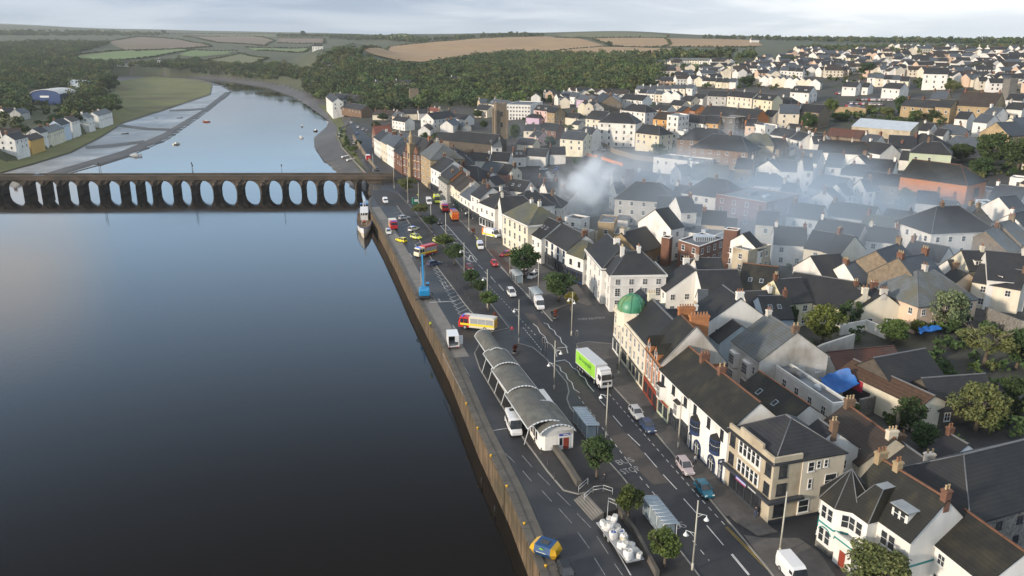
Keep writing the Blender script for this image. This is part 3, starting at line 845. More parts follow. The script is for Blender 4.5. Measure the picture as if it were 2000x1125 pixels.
# ---------------------------------------------------------------- vegetation
def leaf_quads(pts, size, rng, upbias=0.25):
    """one small four-sided leaf cluster per point: arrays of vertices and faces"""
    n = len(pts)
    d = rng.normal(size=(n, 3)); d /= np.linalg.norm(d, axis=1, keepdims=True)
    e = rng.normal(size=(n, 3)); e -= d * (d * e).sum(1, keepdims=True); e /= np.linalg.norm(e, axis=1, keepdims=True)
    f = np.cross(d, e)
    s = size * rng.uniform(0.55, 1.25, (n, 1))
    V = np.stack([pts - e * s * .5 - f * s * .35, pts + e * s * .5 - f * s * .35, pts + e * s * .5 + f * s * .35, pts - e * s * .5 + f * s * .35], 1)
    V[:, 2:] += d[:, None] * s[:, None] * 0.25
    return V.reshape(-1, 3)
def crown_points(rng, n, clumps, rx, rz, clump_r, hollow=0.5):
    c = rng.normal(size=(clumps, 3)); c /= np.linalg.norm(c, axis=1, keepdims=True)
    rad = rng.uniform(hollow, 1.0, (clumps, 1)) ** 0.6
    c = c * rad * np.array([rx - clump_r * .7, rx - clump_r * .7, rz - clump_r * .6])
    k = rng.integers(0, clumps, n)
    p = rng.normal(size=(n, 3)); p /= np.linalg.norm(p, axis=1, keepdims=True)
    cr = clump_r * rng.uniform(0.6, 1.25, clumps)[k][:, None]
    p = c[k] + p * cr * rng.uniform(0.55, 1.0, (n, 1)) * np.array([1, 1, 0.75])
    return p
def quad_mesh(name, V, mats, mi=None):
    V = np.asarray(V, np.float32); n = len(V) // 4
    me = bpy.data.meshes.new(name)
    me.vertices.add(len(V)); me.vertices.foreach_set("co", V.ravel())
    me.loops.add(n * 4); me.loops.foreach_set("vertex_index", np.arange(n * 4, dtype=np.int32))
    me.polygons.add(n); me.polygons.foreach_set("loop_start", np.arange(0, n * 4, 4, dtype=np.int32))
    for m in mats: me.materials.append(MATS[m])
    if mi is not None: me.polygons.foreach_set("material_index", np.asarray(mi, np.int32))
    me.update(calc_edges=True)
    return me
NR = np.random.default_rng(11)
def trunk_mesh(h, r, spread, bark="bark", limbs=6, seed=1, top=0.95):
    g = random.Random(seed); mb = MB().mat(bark)
    mb.tube((0, 0, -0.4), (0, 0, h * .5), r * 1.25, r * .9, 8); mb.tube((0, 0, h * .5), (0.05 * h, 0, h), r * .9, r * .65, 8)
    for k in range(limbs):
        a = 2 * math.pi * k / limbs + g.uniform(-.4, .4); L_ = spread * g.uniform(.55, .95)
        z1 = h + L_ * g.uniform(.5, 1.0) * top
        m_ = (math.cos(a) * L_ * .45, math.sin(a) * L_ * .45, h * .8 + (z1 - h * .8) * .55)
        e = (math.cos(a) * L_, math.sin(a) * L_, z1)
        mb.tube((0.03 * h, 0, h * g.uniform(.75, .98)), m_, r * .5, r * .34, 6); mb.tube(m_, e, r * .34, r * .12, 5)
        b = a + g.choice((-.7, .7)); mb.tube(m_, (m_[0] + math.cos(b) * L_ * .4, m_[1] + math.sin(b) * L_ * .4, m_[2] + L_ * .4), r * .26, r * .1, 5)
    return mb.mesh("trunk")
CROWN = {}
def crown_mesh(kind, var):
    k = (kind, var)
    if k in CROWN: return CROWN[k]
    g = np.random.default_rng(100 + var * 7 + len(kind))
    if kind == 'street': V = leaf_quads(crown_points(g, 4200, 26, 1.0, 0.92, 0.36), 0.105, g)
    elif kind == 'dense': V = leaf_quads(crown_points(g, 5200, 34, 1.0, 0.85, 0.32), 0.085, g)
    elif kind == 'willow':
        p = crown_points(g, 5200, 30, 1.0, 0.85, 0.30); p[:, 2] -= 0.15 * (p[:, 0] ** 2 + p[:, 1] ** 2) * g.uniform(.3, 1.4, len(p))
        V = leaf_quads(p, 0.075, g)
    elif kind == 'sparse': V = leaf_quads(crown_points(g, 4600, 34, 1.0, 0.80, 0.24), 0.075, g)
    elif kind == 'bush': V = leaf_quads(crown_points(g, 1500, 14, 1.0, 0.7, 0.42), 0.14, g)
    else: V = leaf_quads(crown_points(g, 900, 14, 1.0, 0.8, 0.42), 0.16, g)
    CROWN[k] = V
    return V
CM = {}
def tree(name, loc, rx, hz, trunk_h, label, kind='street', leaf="leaf", cat="tree", group=None, var=0, bark="bark", tr=None, rzf=1.0, yscale=1.0):
    """a tree: crown of radius rx, height hz above a bare trunk of trunk_h"""
    root = empty(name, loc, rnd.uniform(0, 6.28))
    tag(root, label, cat, group)
    key = (kind, var, leaf)
    if key not in CM: CM[key] = quad_mesh("crown", crown_mesh(kind, var), [leaf])
    link("crown", CM[key], root, (0, 0, trunk_h + hz / 2), rnd.uniform(0, 6.28), (rx, rx * yscale, hz / 2 / 0.9))
    tk = ("trunk", round(trunk_h + hz * .22, 0), round(rx, 0), bark)
    if tk not in CM: CM[tk] = trunk_mesh(trunk_h + hz * .22, tr or max(.1, rx * .075), rx, bark, seed=int(rx * 10))
    link("trunk", CM[tk], root)
    return root

def woods(name, polys, mat, spacing, size=(5, 8), dens=1.0, quads=120, qs=1.5, seed=3, label=None, cap=3500, hfac=1.0):
    g = np.random.default_rng(seed)
    base = [crown_points(g, quads, 9, 1.0, 0.9, 0.48, .3) for _ in range(6)]
    out = []; cnt = 0; mi = []
    for poly in polys:
        P = np.array([(w.x, w.y) for w in (GT(*p) for p in poly)])
        x0, y0 = P.min(0); x1, y1 = P.max(0)
        n = int((x1 - x0) * (y1 - y0) / spacing ** 2)
        X = g.uniform(x0, x1, n); Y = g.uniform(y0, y1, n)
        k = inpoly(X, Y, P); X, Y = X[k], Y[k]
        if len(X) > cap: s = g.choice(len(X), cap, False); X, Y = X[s], Y[s]
        Z = T(X, Y)
        ok = Z > -1.5
        for x, y, z in zip(X[ok], Y[ok], Z[ok]):
            r = g.uniform(*size); h = r * g.uniform(1.3, 1.9) * hfac
            b = base[g.integers(6)]; a = g.uniform(0, 6.28); ca, sa = math.cos(a), math.sin(a)
            p = np.stack([(b[:, 0] * ca - b[:, 1] * sa) * r, (b[:, 0] * sa + b[:, 1] * ca) * r, b[:, 2] * h * .55 + h * .5], 1) + (x, y, z)
            out.append(p); cnt += 1; mi.append(int(g.choice(4, p=(.58, .24, .10, .08))))
    P = np.concatenate(out)
    o = link(name, quad_mesh(name, leaf_quads(P, qs, g), [mat, 'leaf_dark', 'leaf', 'leaf_olive'], np.repeat(mi, quads)))
    tag(o, label, "woods" if label else None, kind="stuff")
    return o
woods("woods", [
    [(592, 176), (616, 196), (645, 208), (690, 215), (706, 226), (760, 222), (800, 216), (880, 208), (960, 214), (1030, 206), (1100, 198), (1180, 190), (1240, 182), (1285, 172), (1292, 150),
     (1285, 128), (1230, 118), (1100, 112), (1000, 108), (900, 120), (820, 134), (740, 128), (715, 112), (690, 103), (660, 100), (640, 108), (612, 132), (588, 155)],
], "wood_leaf", 8.6, (3.2, 8.8), label="dark green woods over the hillside beyond the town", cap=4200, seed=4)
woods("woods", [
    [(0, 150), (0, 88), (90, 84), (215, 86), (150, 104), (150, 122), (300, 128), (380, 120), (470, 132), (560, 130), (606, 138), (590, 156), (470, 152), (400, 146), (300, 144), (222, 146), (214, 166), (190, 180), (110, 172), (0, 192)],
    [(-250, 90), (0, 88), (0, 200), (-250, 220)], [(0, 192), (54, 194), (56, 226), (0, 240)], [(130, 190), (214, 190), (236, 222), (206, 226), (128, 224)],
], "wood_leaf", 9.0, (3.2, 8.5), label="dark woods on the far side of the river around the meadows", cap=3000, seed=5)
# hedges between the fields and tree belts on the skyline
def hedge_line(pts, n, w=3.0):
    out = []
    L = [GT(*p) for p in pts]
    for a, b in zip(L, L[1:]):
        d = (b - a).length; m_ = max(1, int(d / 9))
        for k in range(m_): out.append(a.lerp(b, k / m_))
    return out
def hedges(name, lines, mat, size, label, seed=9, qs=1.8, quads=60):
    g = np.random.default_rng(seed); base = [crown_points(g, quads, 6, 1.0, .9, .5, .3) for _ in range(4)]; out = []
    for ln in lines:
        for p in hedge_line(ln, 1):
            r = g.uniform(*size) * (1.6 if g.random() < .08 else 1)
            b = base[g.integers(4)]
            x, y = p.x + g.uniform(-2, 2), p.y + g.uniform(-2, 2)
            out.append(b * np.array([r * 1.5, r * 1.2, r * .8]) + (x, y, T1(x, y) + r * .5))
    o = link(name, quad_mesh(name, leaf_quads(np.concatenate(out), qs, g), [mat])); tag(o, label, "hedges", kind="stuff"); return o
hedges("hedgerows", [
    [(140, 108), (240, 99), (355, 95), (372, 98), (470, 99)], [(230, 119), (300, 112), (372, 100)], [(209, 82), (276, 72), (351, 77), (414, 91), (336, 97), (261, 101)],
    [(358, 71), (496, 71), (537, 80), (519, 90), (429, 84), (358, 72)], [(545, 74), (634, 75), (634, 86), (540, 84)], [(407, 117), (470, 105), (523, 115), (485, 128)],
    [(485, 93), (612, 93), (597, 102), (500, 99)], [(731, 71), (816, 73.5), (816, 82), (764, 79), (731, 72)], [(330, 66), (500, 66.5), (690, 67.5)],
    [(708, 98), (760, 92), (824, 85), (914, 77), (1000, 73), (1067, 71.5)], [(1083, 74), (1152, 75), (1300, 74.5)], [(1156, 77), (1197, 90), (1300, 93), (1480, 93)], [(1085, 100), (1182, 91), (1235, 93)],
    [(1182, 108), (1300, 104), (1330, 97)], [(1300, 76), (1310, 85), (1300, 92)], [(0, 63), (100, 65), (220, 68)],
], "wood_leaf", (1.8, 3.2), "dark hedgerows dividing the distant fields")
woods("tree_belt", [
    [(830, 82), (914, 76), (1000, 72.5), (1060, 71), (1060, 69), (1000, 69), (900, 73), (830, 79)],
    [(1300, 72.5), (1420, 77), (1560, 81), (1700, 84), (1850, 86), (2050, 88), (2050, 83), (1850, 82), (1700, 80), (1500, 77), (1300, 71)],
    [(540, 72), (700, 74), (700, 72), (540, 70)], [(1200, 110), (1300, 108), (1420, 108), (1475, 112), (1475, 122), (1300, 121), (1200, 118)],
    [(0, 62), (180, 63), (330, 67), (330, 70), (180, 70), (0, 70)],
    [(640, 75), (760, 80), (800, 84), (830, 84), (830, 79), (760, 75), (700, 72)],
], "wood_leaf", 16, (5, 8), quads=70, qs=2.6, label="belts of trees along the skyline and behind the fields", cap=420, seed=6)
# ---------------------------------------------------------------- houses
WM = {}
def window_mesh(w, h, frame="frame_white", bars=1, depth=0.10, sill=True):
    k = (round(w, 1), round(h, 1), frame, bars)
    if k in WM: return WM[k]
    w, h = k[0], k[1]
    mb = MB().mat(frame); t = 0.09
    mb.box(-w / 2 - t, -w / 2, -0.05, depth * .6, -t, h + t); mb.box(w / 2, w / 2 + t, -0.05, depth * .6, -t, h + t)
    mb.box(-w / 2, w / 2, -0.05, depth * .6, h, h + t); mb.box(-w / 2, w / 2, -0.05, depth * .6, -t, 0)
    if bars >= 1: mb.box(-w / 2, w / 2, -0.03, depth * .45, h * .48, h * .48 + .06)
    if bars >= 2: mb.box(-.03, .03, -0.03, depth * .45, 0, h * .48); mb.box(-.03, .03, -0.03, depth * .45, h * .48 + .06, h)
    if bars >= 3:
        for z in (h * .24, h * .74): mb.box(-w / 2, -.03, -0.03, depth * .4, z, z + .045); mb.box(.03, w / 2, -0.03, depth * .4, z, z + .045)
    if sill: mb.box(-w / 2 - .16, w / 2 + .16, -0.05, depth * 1.4, -t - .09, -t)
    mb.mat("glass").quad((-w / 2, 0.012, 0), (w / 2, 0.012, 0), (w / 2, 0.012, h), (-w / 2, 0.012, h))
    WM[k] = mb.mesh("window"); return WM[k]
def face_rot(nx, ny): return math.atan2(ny, nx) - math.pi / 2
def chim_mesh(w, d, h, mat, pots=2, pot="pot_clay"):
    k = ("ch", round(w, 1), round(d, 1), round(h, 1), mat, pots, pot)
    if k in WM: return WM[k]
    w, d, h = k[1:4]
    mb = MB().mat(mat).box(-w / 2, w / 2, -d / 2, d / 2, -1.6, h - .3)
    mb.box(-w / 2 - .09, w / 2 + .09, -d / 2 - .09, d / 2 + .09, h - .3, h - .1); mb.box(-w / 2 - .02, w / 2 + .02, -d / 2 - .02, d / 2 + .02, h - .1, h)
    mb.mat(pot)
    for i in range(pots):
        x = 0 if pots == 1 else -w / 2 + .22 + (w - .44) * i / (pots - 1)
        mb.lathe([(.12, h), (.15, h + .08), (.11, h + .5), (.14, h + .52), (.14, h + .6), (.08, h + .6)], 8, (x, 0, 0))
    WM[k] = mb.mesh("chimney"); return WM[k]
HOUSES = []
WALLWORD = dict(white="white", cream="cream", pale_yellow="pale yellow", ochre="ochre", grey_render="grey", pink="pink", lilac="lilac", peach="peach", pale_green="pale green", pale_blue="pale blue",
                stained="stained white", stone="brown stone", dark_stone="dark stone", rubble_stone="rubble stone", tan_stone="tan stone", bath_stone="beige stone", brick="red brick", orange_brick="orange brick",
                orange_wall="orange-walled", mauve_brick="mauve brick", brown_brick="brown brick")
ROOFWORD = dict(slate="dark slate", blue_slate="blue-grey slate", pale_slate="pale slate", mossy_slate="mossy slate", green_roof="greenish", brown_tile="brown tiled", rust_roof="rust-brown", red_tile="red tiled", felt="flat grey", metal_sheet="pale metal")
RIDGE = dict(slate="ridge_lead", blue_slate="ridge_lead", pale_slate="ridge_lead", mossy_slate="ridge_clay", green_roof="ridge_lead", brown_tile="ridge_clay", rust_roof="rust_roof", red_tile="ridge_clay")
def house(e0, e1, span, eave, wall="white", roof="slate", o="", label=None, zb=None, ptch=None, name="house", cat="house", group=None, win=True, chim=None, wm=None, detail=1):
    """e0, e1: world ends of the ridge (x, y); span across; o: h hip both, l hip at e0, r hip at e1, f flat, m monopitch, g windows in gables"""
    e0, e1 = Vector((e0[0], e0[1])), Vector((e1[0], e1[1]))
    d = (e1 - e0); L_ = max(d.length, 0.8); d.normalize(); c = (e0 + e1) / 2
    hl = 'h' in o or 'l' in o; hr = 'h' in o or 'r' in o
    ext0 = span * .42 if hl else 0; ext1 = span * .42 if hr else 0
    c = c + d * ((ext1 - ext0) / 2); L_ += ext0 + ext1
    ang = math.atan2(d.y, d.x)
    if zb is None:
        n_ = Vector((-d.y, d.x)); zb = min(T1(*(c + d * L_ * i / 2 + n_ * span * j / 2)) for i in (-1, 0, 1) for j in (-1, 1))
        zb = max(zb, -0.7)
        zc = T1(c.x, c.y); zb = zc if zc - zb > 3 else (zb + zc) / 2
        if zb < 0.05: zb = 0.0
    root = empty(name, (c.x, c.y, zb), ang)
    H = L_ / 2; S = span / 2
    rise = (ptch if ptch is not None else 0.72) * S
    flat_ = 'f' in o; mono = 'm' in o
    z0 = -10.0 if c.x < -150 else -4.0 if zb > 1 else -0.5
    w = MB().mat(wall)
    if flat_: w.box(-H, H, -S, S, z0, eave)
    elif mono: w.extr([(-S, z0), (S, z0), (S, eave + rise), (-S, eave)], -H, H)
    elif hl or hr: 
        w.box(-H, H, -S, S, z0, eave)
        if not hl: w.extr([(-S, eave), (S, eave), (0, eave + rise)], -H, -H + .3)
        if not hr: w.extr([(-S, eave), (S, eave), (0, eave + rise)], H - .3, H)
    else: w.extr([(-S, z0), (S, z0), (S, eave), (0, eave + rise), (-S, eave)], -H, H)
    wo = w.build("wall", root)
    th, ov = 0.16, 0.28; go = 0.12
    r = MB().mat(roof)
    rm = RIDGE.get(roof, "ridge_lead")
    if flat_:
        pw = MB().mat(wall)
        for b in ((-H - .05, H + .05, -S - .05, -S + .28), (-H - .05, H + .05, S - .28, S + .05)): pw.box(*b, eave + .003, eave + .55)
        for b in ((-H - .05, -H + .28, -S + .28, S - .28), (H - .28, H + .05, -S + .28, S - .28)): pw.box(*b, eave + .003, eave + .55)
        r.box(-H + .28, H - .28, -S + .28, S - .28, eave + .003, eave + .18)
        r.mat("frame_white").box(-H - .08, H + .08, -S - .08, -S + .05, eave + .56, eave + .64).box(-H - .08, H + .08, S - .05, S + .08, eave + .56, eave + .64)
        if L_ > 12 and detail:
            r.mat("felt").box(-H * .4, -H * .1, -S * .3, S * .2, eave + .18, eave + 1.2); r.mat("metal_sheet").box(H * .3, H * .3 + 1.4, -S * .2, S * .1, eave + .18, eave + .9)
        pw.build("parapet", root)
        ro = r.build("roof", root)
    elif mono:
        r.extr([(-S - ov, eave - .1), (S + ov, eave + rise + .1), (S + ov, eave + rise + .1 + th), (-S - ov, eave - .1 + th)], -H - go, H + go)
        ro = r.build("roof", root)
    else:
        sl = rise / S; ez = eave - ov * sl
        x0 = -H + S * 0.84 if hl else -H - go; x1 = H - S * .84 if hr else H + go
        a0 = -H - (ov if hl else go); a1 = H + (ov if hr else go)
        for s_ in (-1, 1):
            P = [(a0, s_ * (S + ov), ez), (a1, s_ * (S + ov), ez), (x1, 0, eave + rise), (x0, 0, eave + rise)]
            Q = [(x, y, z + th) for x, y, z in P]
            r.add(P + Q, [(4, 5, 6, 7), (0, 3, 2, 1), (0, 1, 5, 4), (1, 2, 6, 5), (3, 0, 4, 7)] if s_ < 0 else [(7, 6, 5, 4), (1, 2, 3, 0), (4, 5, 1, 0), (5, 6, 2, 1), (7, 4, 0, 3)])
        for k, hp, xx, aa in ((-1, hl, x0, a0), (1, hr, x1, a1)):
            if hp:
                P = [(aa, -S - ov, ez), (aa, S + ov, ez), (xx, 0, eave + rise)]; Q = [(x, y, z + th) for x, y, z in P]
                r.add(P + Q, [(3, 5, 4), (0, 1, 4, 3)] if k < 0 else [(3, 4, 5), (1, 0, 3, 4)])
                r.mat(rm)
                for sy in (-1, 1): r.tube((aa, sy * (S + ov), ez + th), (xx, 0, eave + rise + th), .09, .09, 5)
                r.mat(roof)
        r.mat(rm).box(x0, x1, -.14, .14, eave + rise + th - .06, eave + rise + th + .09)
        # gutters
        r.mat("frame_dark" if wall not in ("white",) else "frame_white")
        for s_ in (-1, 1): r.box(a0, a1, s_ * (S + ov) - .05, s_ * (S + ov) + .06, ez - .04, ez + .06)
        ro = r.build("roof", root)
        hl0, hr0 = hl, hr
        if chim is None:
            chim = []
            if 'n' in o: hl = hr = True
            g = random.Random(int(c.x * 13 + c.y * 7))
            if not hl and g.random() < .55: chim.append((0.06, None))
            if not hr and g.random() < .40: chim.append((0.94, None))
            if L_ > 16 and 'n' not in o: chim.append((g.uniform(.4, .6), None))
            if (hl or hr) and not chim and 'n' not in o: chim.append((g.uniform(.3, .7), None))
        for f, cm in chim:
            g = random.Random(int(f * 100 + c.x * 3))
            cm = wall if 'w' in o else cm or g.choice(["brick", "brown_brick", wall if wall in ("white", "cream", "pale_yellow", "stone") else "brick", "stained"])
            xx = -H + L_ * f
            wd = g.choice([.9, 1.2, 1.5])
            link("chimney", chim_mesh(.75, wd, g.uniform(1.2, 1.7), cm, 0), ro, (xx, 0, eave + rise)) if not detail else \
                link("chimney", chim_mesh(wd, .8, g.uniform(1.0, 1.5), cm, 2 if wd < 1.3 else 3, g.choice(('pot_clay', 'pot_buff'))), ro, (xx, 0, eave + rise), R(90))
        hl, hr = hl0, hr0
        if detail and 's' in o:                          # skylights
            for f in (.3, .62):
                sk = MB().mat("metal_sheet").box(-.45, .45, -.6, .6, 0, .07); sk.mat("glass").box(-.36, .36, -.5, .5, .072, .085)
                for s_ in (-1,):
                    so = sk.build("skylight", ro, (-H + L_ * f, s_ * S * .5, eave + rise * .5 + th + .01)); so.rotation_euler[0] = -s_ * -math.atan(sl) if s_ > 0 else math.atan(sl)
        if 'd' in o:                                     # dormers on the slope towards the camera
            sgn = -1 if (Matrix.Rotation(ang, 2) @ Vector((0, -1))).dot(Vector((-c.x, -c.y))) > 0 else 1
            nd = max(1, int(L_ / 6))
            for k in range(nd):
                xx = -H + L_ * (k + .5) / nd
                q = MB().mat("white").box(-.8, .8, -.1, 1.6, 0, 1.25); q.mat(roof).extr([(-.25, 1.25), (1.9, 1.25), (1.9, 1.33), (-.25, 1.33)], -.95, .95)
                q.mat("glass").quad((.55, -.115, .25), (-.55, -.115, .25), (-.55, -.115, 1.1), (.55, -.115, 1.1)); q.mat("frame_white").box(-.04, .04, -.14, -.1, .25, 1.1)
                link("dormer", q.mesh("dormer"), ro, (xx, sgn * S * .72, eave + rise * .25), 0 if sgn < 0 else math.pi)
    # windows
    if win:
        st = max(1, int((eave + .2) / 2.75)); sh = eave / st
        g = random.Random(int(c.x * 31 + c.y * 17))
        fr, ww, wh, bars = wm or ("frame_white", 1.0, 1.45, 2)
        faces = [(0, -1, L_, S), (0, 1, L_, S)]
        if 'g' in o or hl or flat_ or 'G' in o: faces.append((-1, 0, span, H))
        if 'g' in o or hr or flat_ or 'G' in o: faces.append((1, 0, span, H))
        M2 = Matrix.Rotation(ang, 2)
        for nx, ny, wid, off in faces:
            n2 = M2 @ Vector((nx, ny)); fc = c + n2 * off
            if n2.dot(-fc.normalized()) < 0.06: continue
            dist = fc.length
            per = 3.3 if dist < 260 else 3.8
            n = max(1, min(9, int(wid / per)))
            for s_ in range(st):
                if zb < 30 and s_ == 0 and dist > 330 and g.random() < .5: continue
                for k in range(n):
                    if g.random() < .10: continue
                    t = -wid / 2 + wid * (k + .5) / n + g.uniform(-.12, .12)
                    z = sh * s_ + min(.95, sh * .3); hh = min(wh, sh * .6)
                    p = (t * -ny + nx * (off + .02), t * nx + ny * (off + .02), z) if nx == 0 else (nx * (off + .02), t, z)
                    link("window", window_mesh(ww, hh if s_ < st - 1 or st == 1 else min(hh, 1.3), fr, bars if dist < 240 else 1), root, p, face_rot(nx, ny))
    gx = random.Random(int(c.x * 11 + c.y * 5))
    if detail and win and not label and c.length < 420 and L_ > 7 and gx.random() < .45:      # lean-to at the back
        sg = 1 if (Matrix.Rotation(ang, 2) @ Vector((0, 1))).dot(-c) > 0 else -1
        x0 = gx.uniform(-H + .3, H - 4.5); dp = gx.uniform(2, 3.4); xt = MB().mat(gx.choice((wall, "white", "grey_render")))
        xt.extr([(0, -3), (sg * (S + dp), -3), (sg * (S + dp), 2.2), (sg * S, 3.2), (0, 3.2)][::sg], x0, x0 + 3.8)
        xt.mat(gx.choice(("slate", "felt", "metal_sheet"))).extr([(sg * (S + dp + .15), 2.17), (sg * (S + dp + .15), 2.3), (sg * S, 3.36), (sg * S, 3.22)][::-sg], x0 - .1, x0 + 3.9).build("extension", root)
    HOUSES.append((root, wall, roof, 'hipped' if (hl or hr) else 'flat-roofed' if flat_ else 'lean-to' if mono else 'gabled', eave, L_, label, cat, group))
    return root
def RW(u, v, span, eave, ptch=.72, o=""):
    return GT(u, v, eave + (0 if 'f' in o else ptch * span / 2))
def H(u1, v1, u2, v2, span, eave, wall="white", roof="slate", o="", label=None, **k):
    """a house by the two ends of its ridge in the photograph"""
    pt = k.get("ptch") or .72
    a, b = RW(u1, v1, span, eave, pt, o), RW(u2, v2, span, eave, pt, o)
    m_ = (a + b) / 2
    return house(a.xy, b.xy, span, eave, wall, roof, o, label, **k)
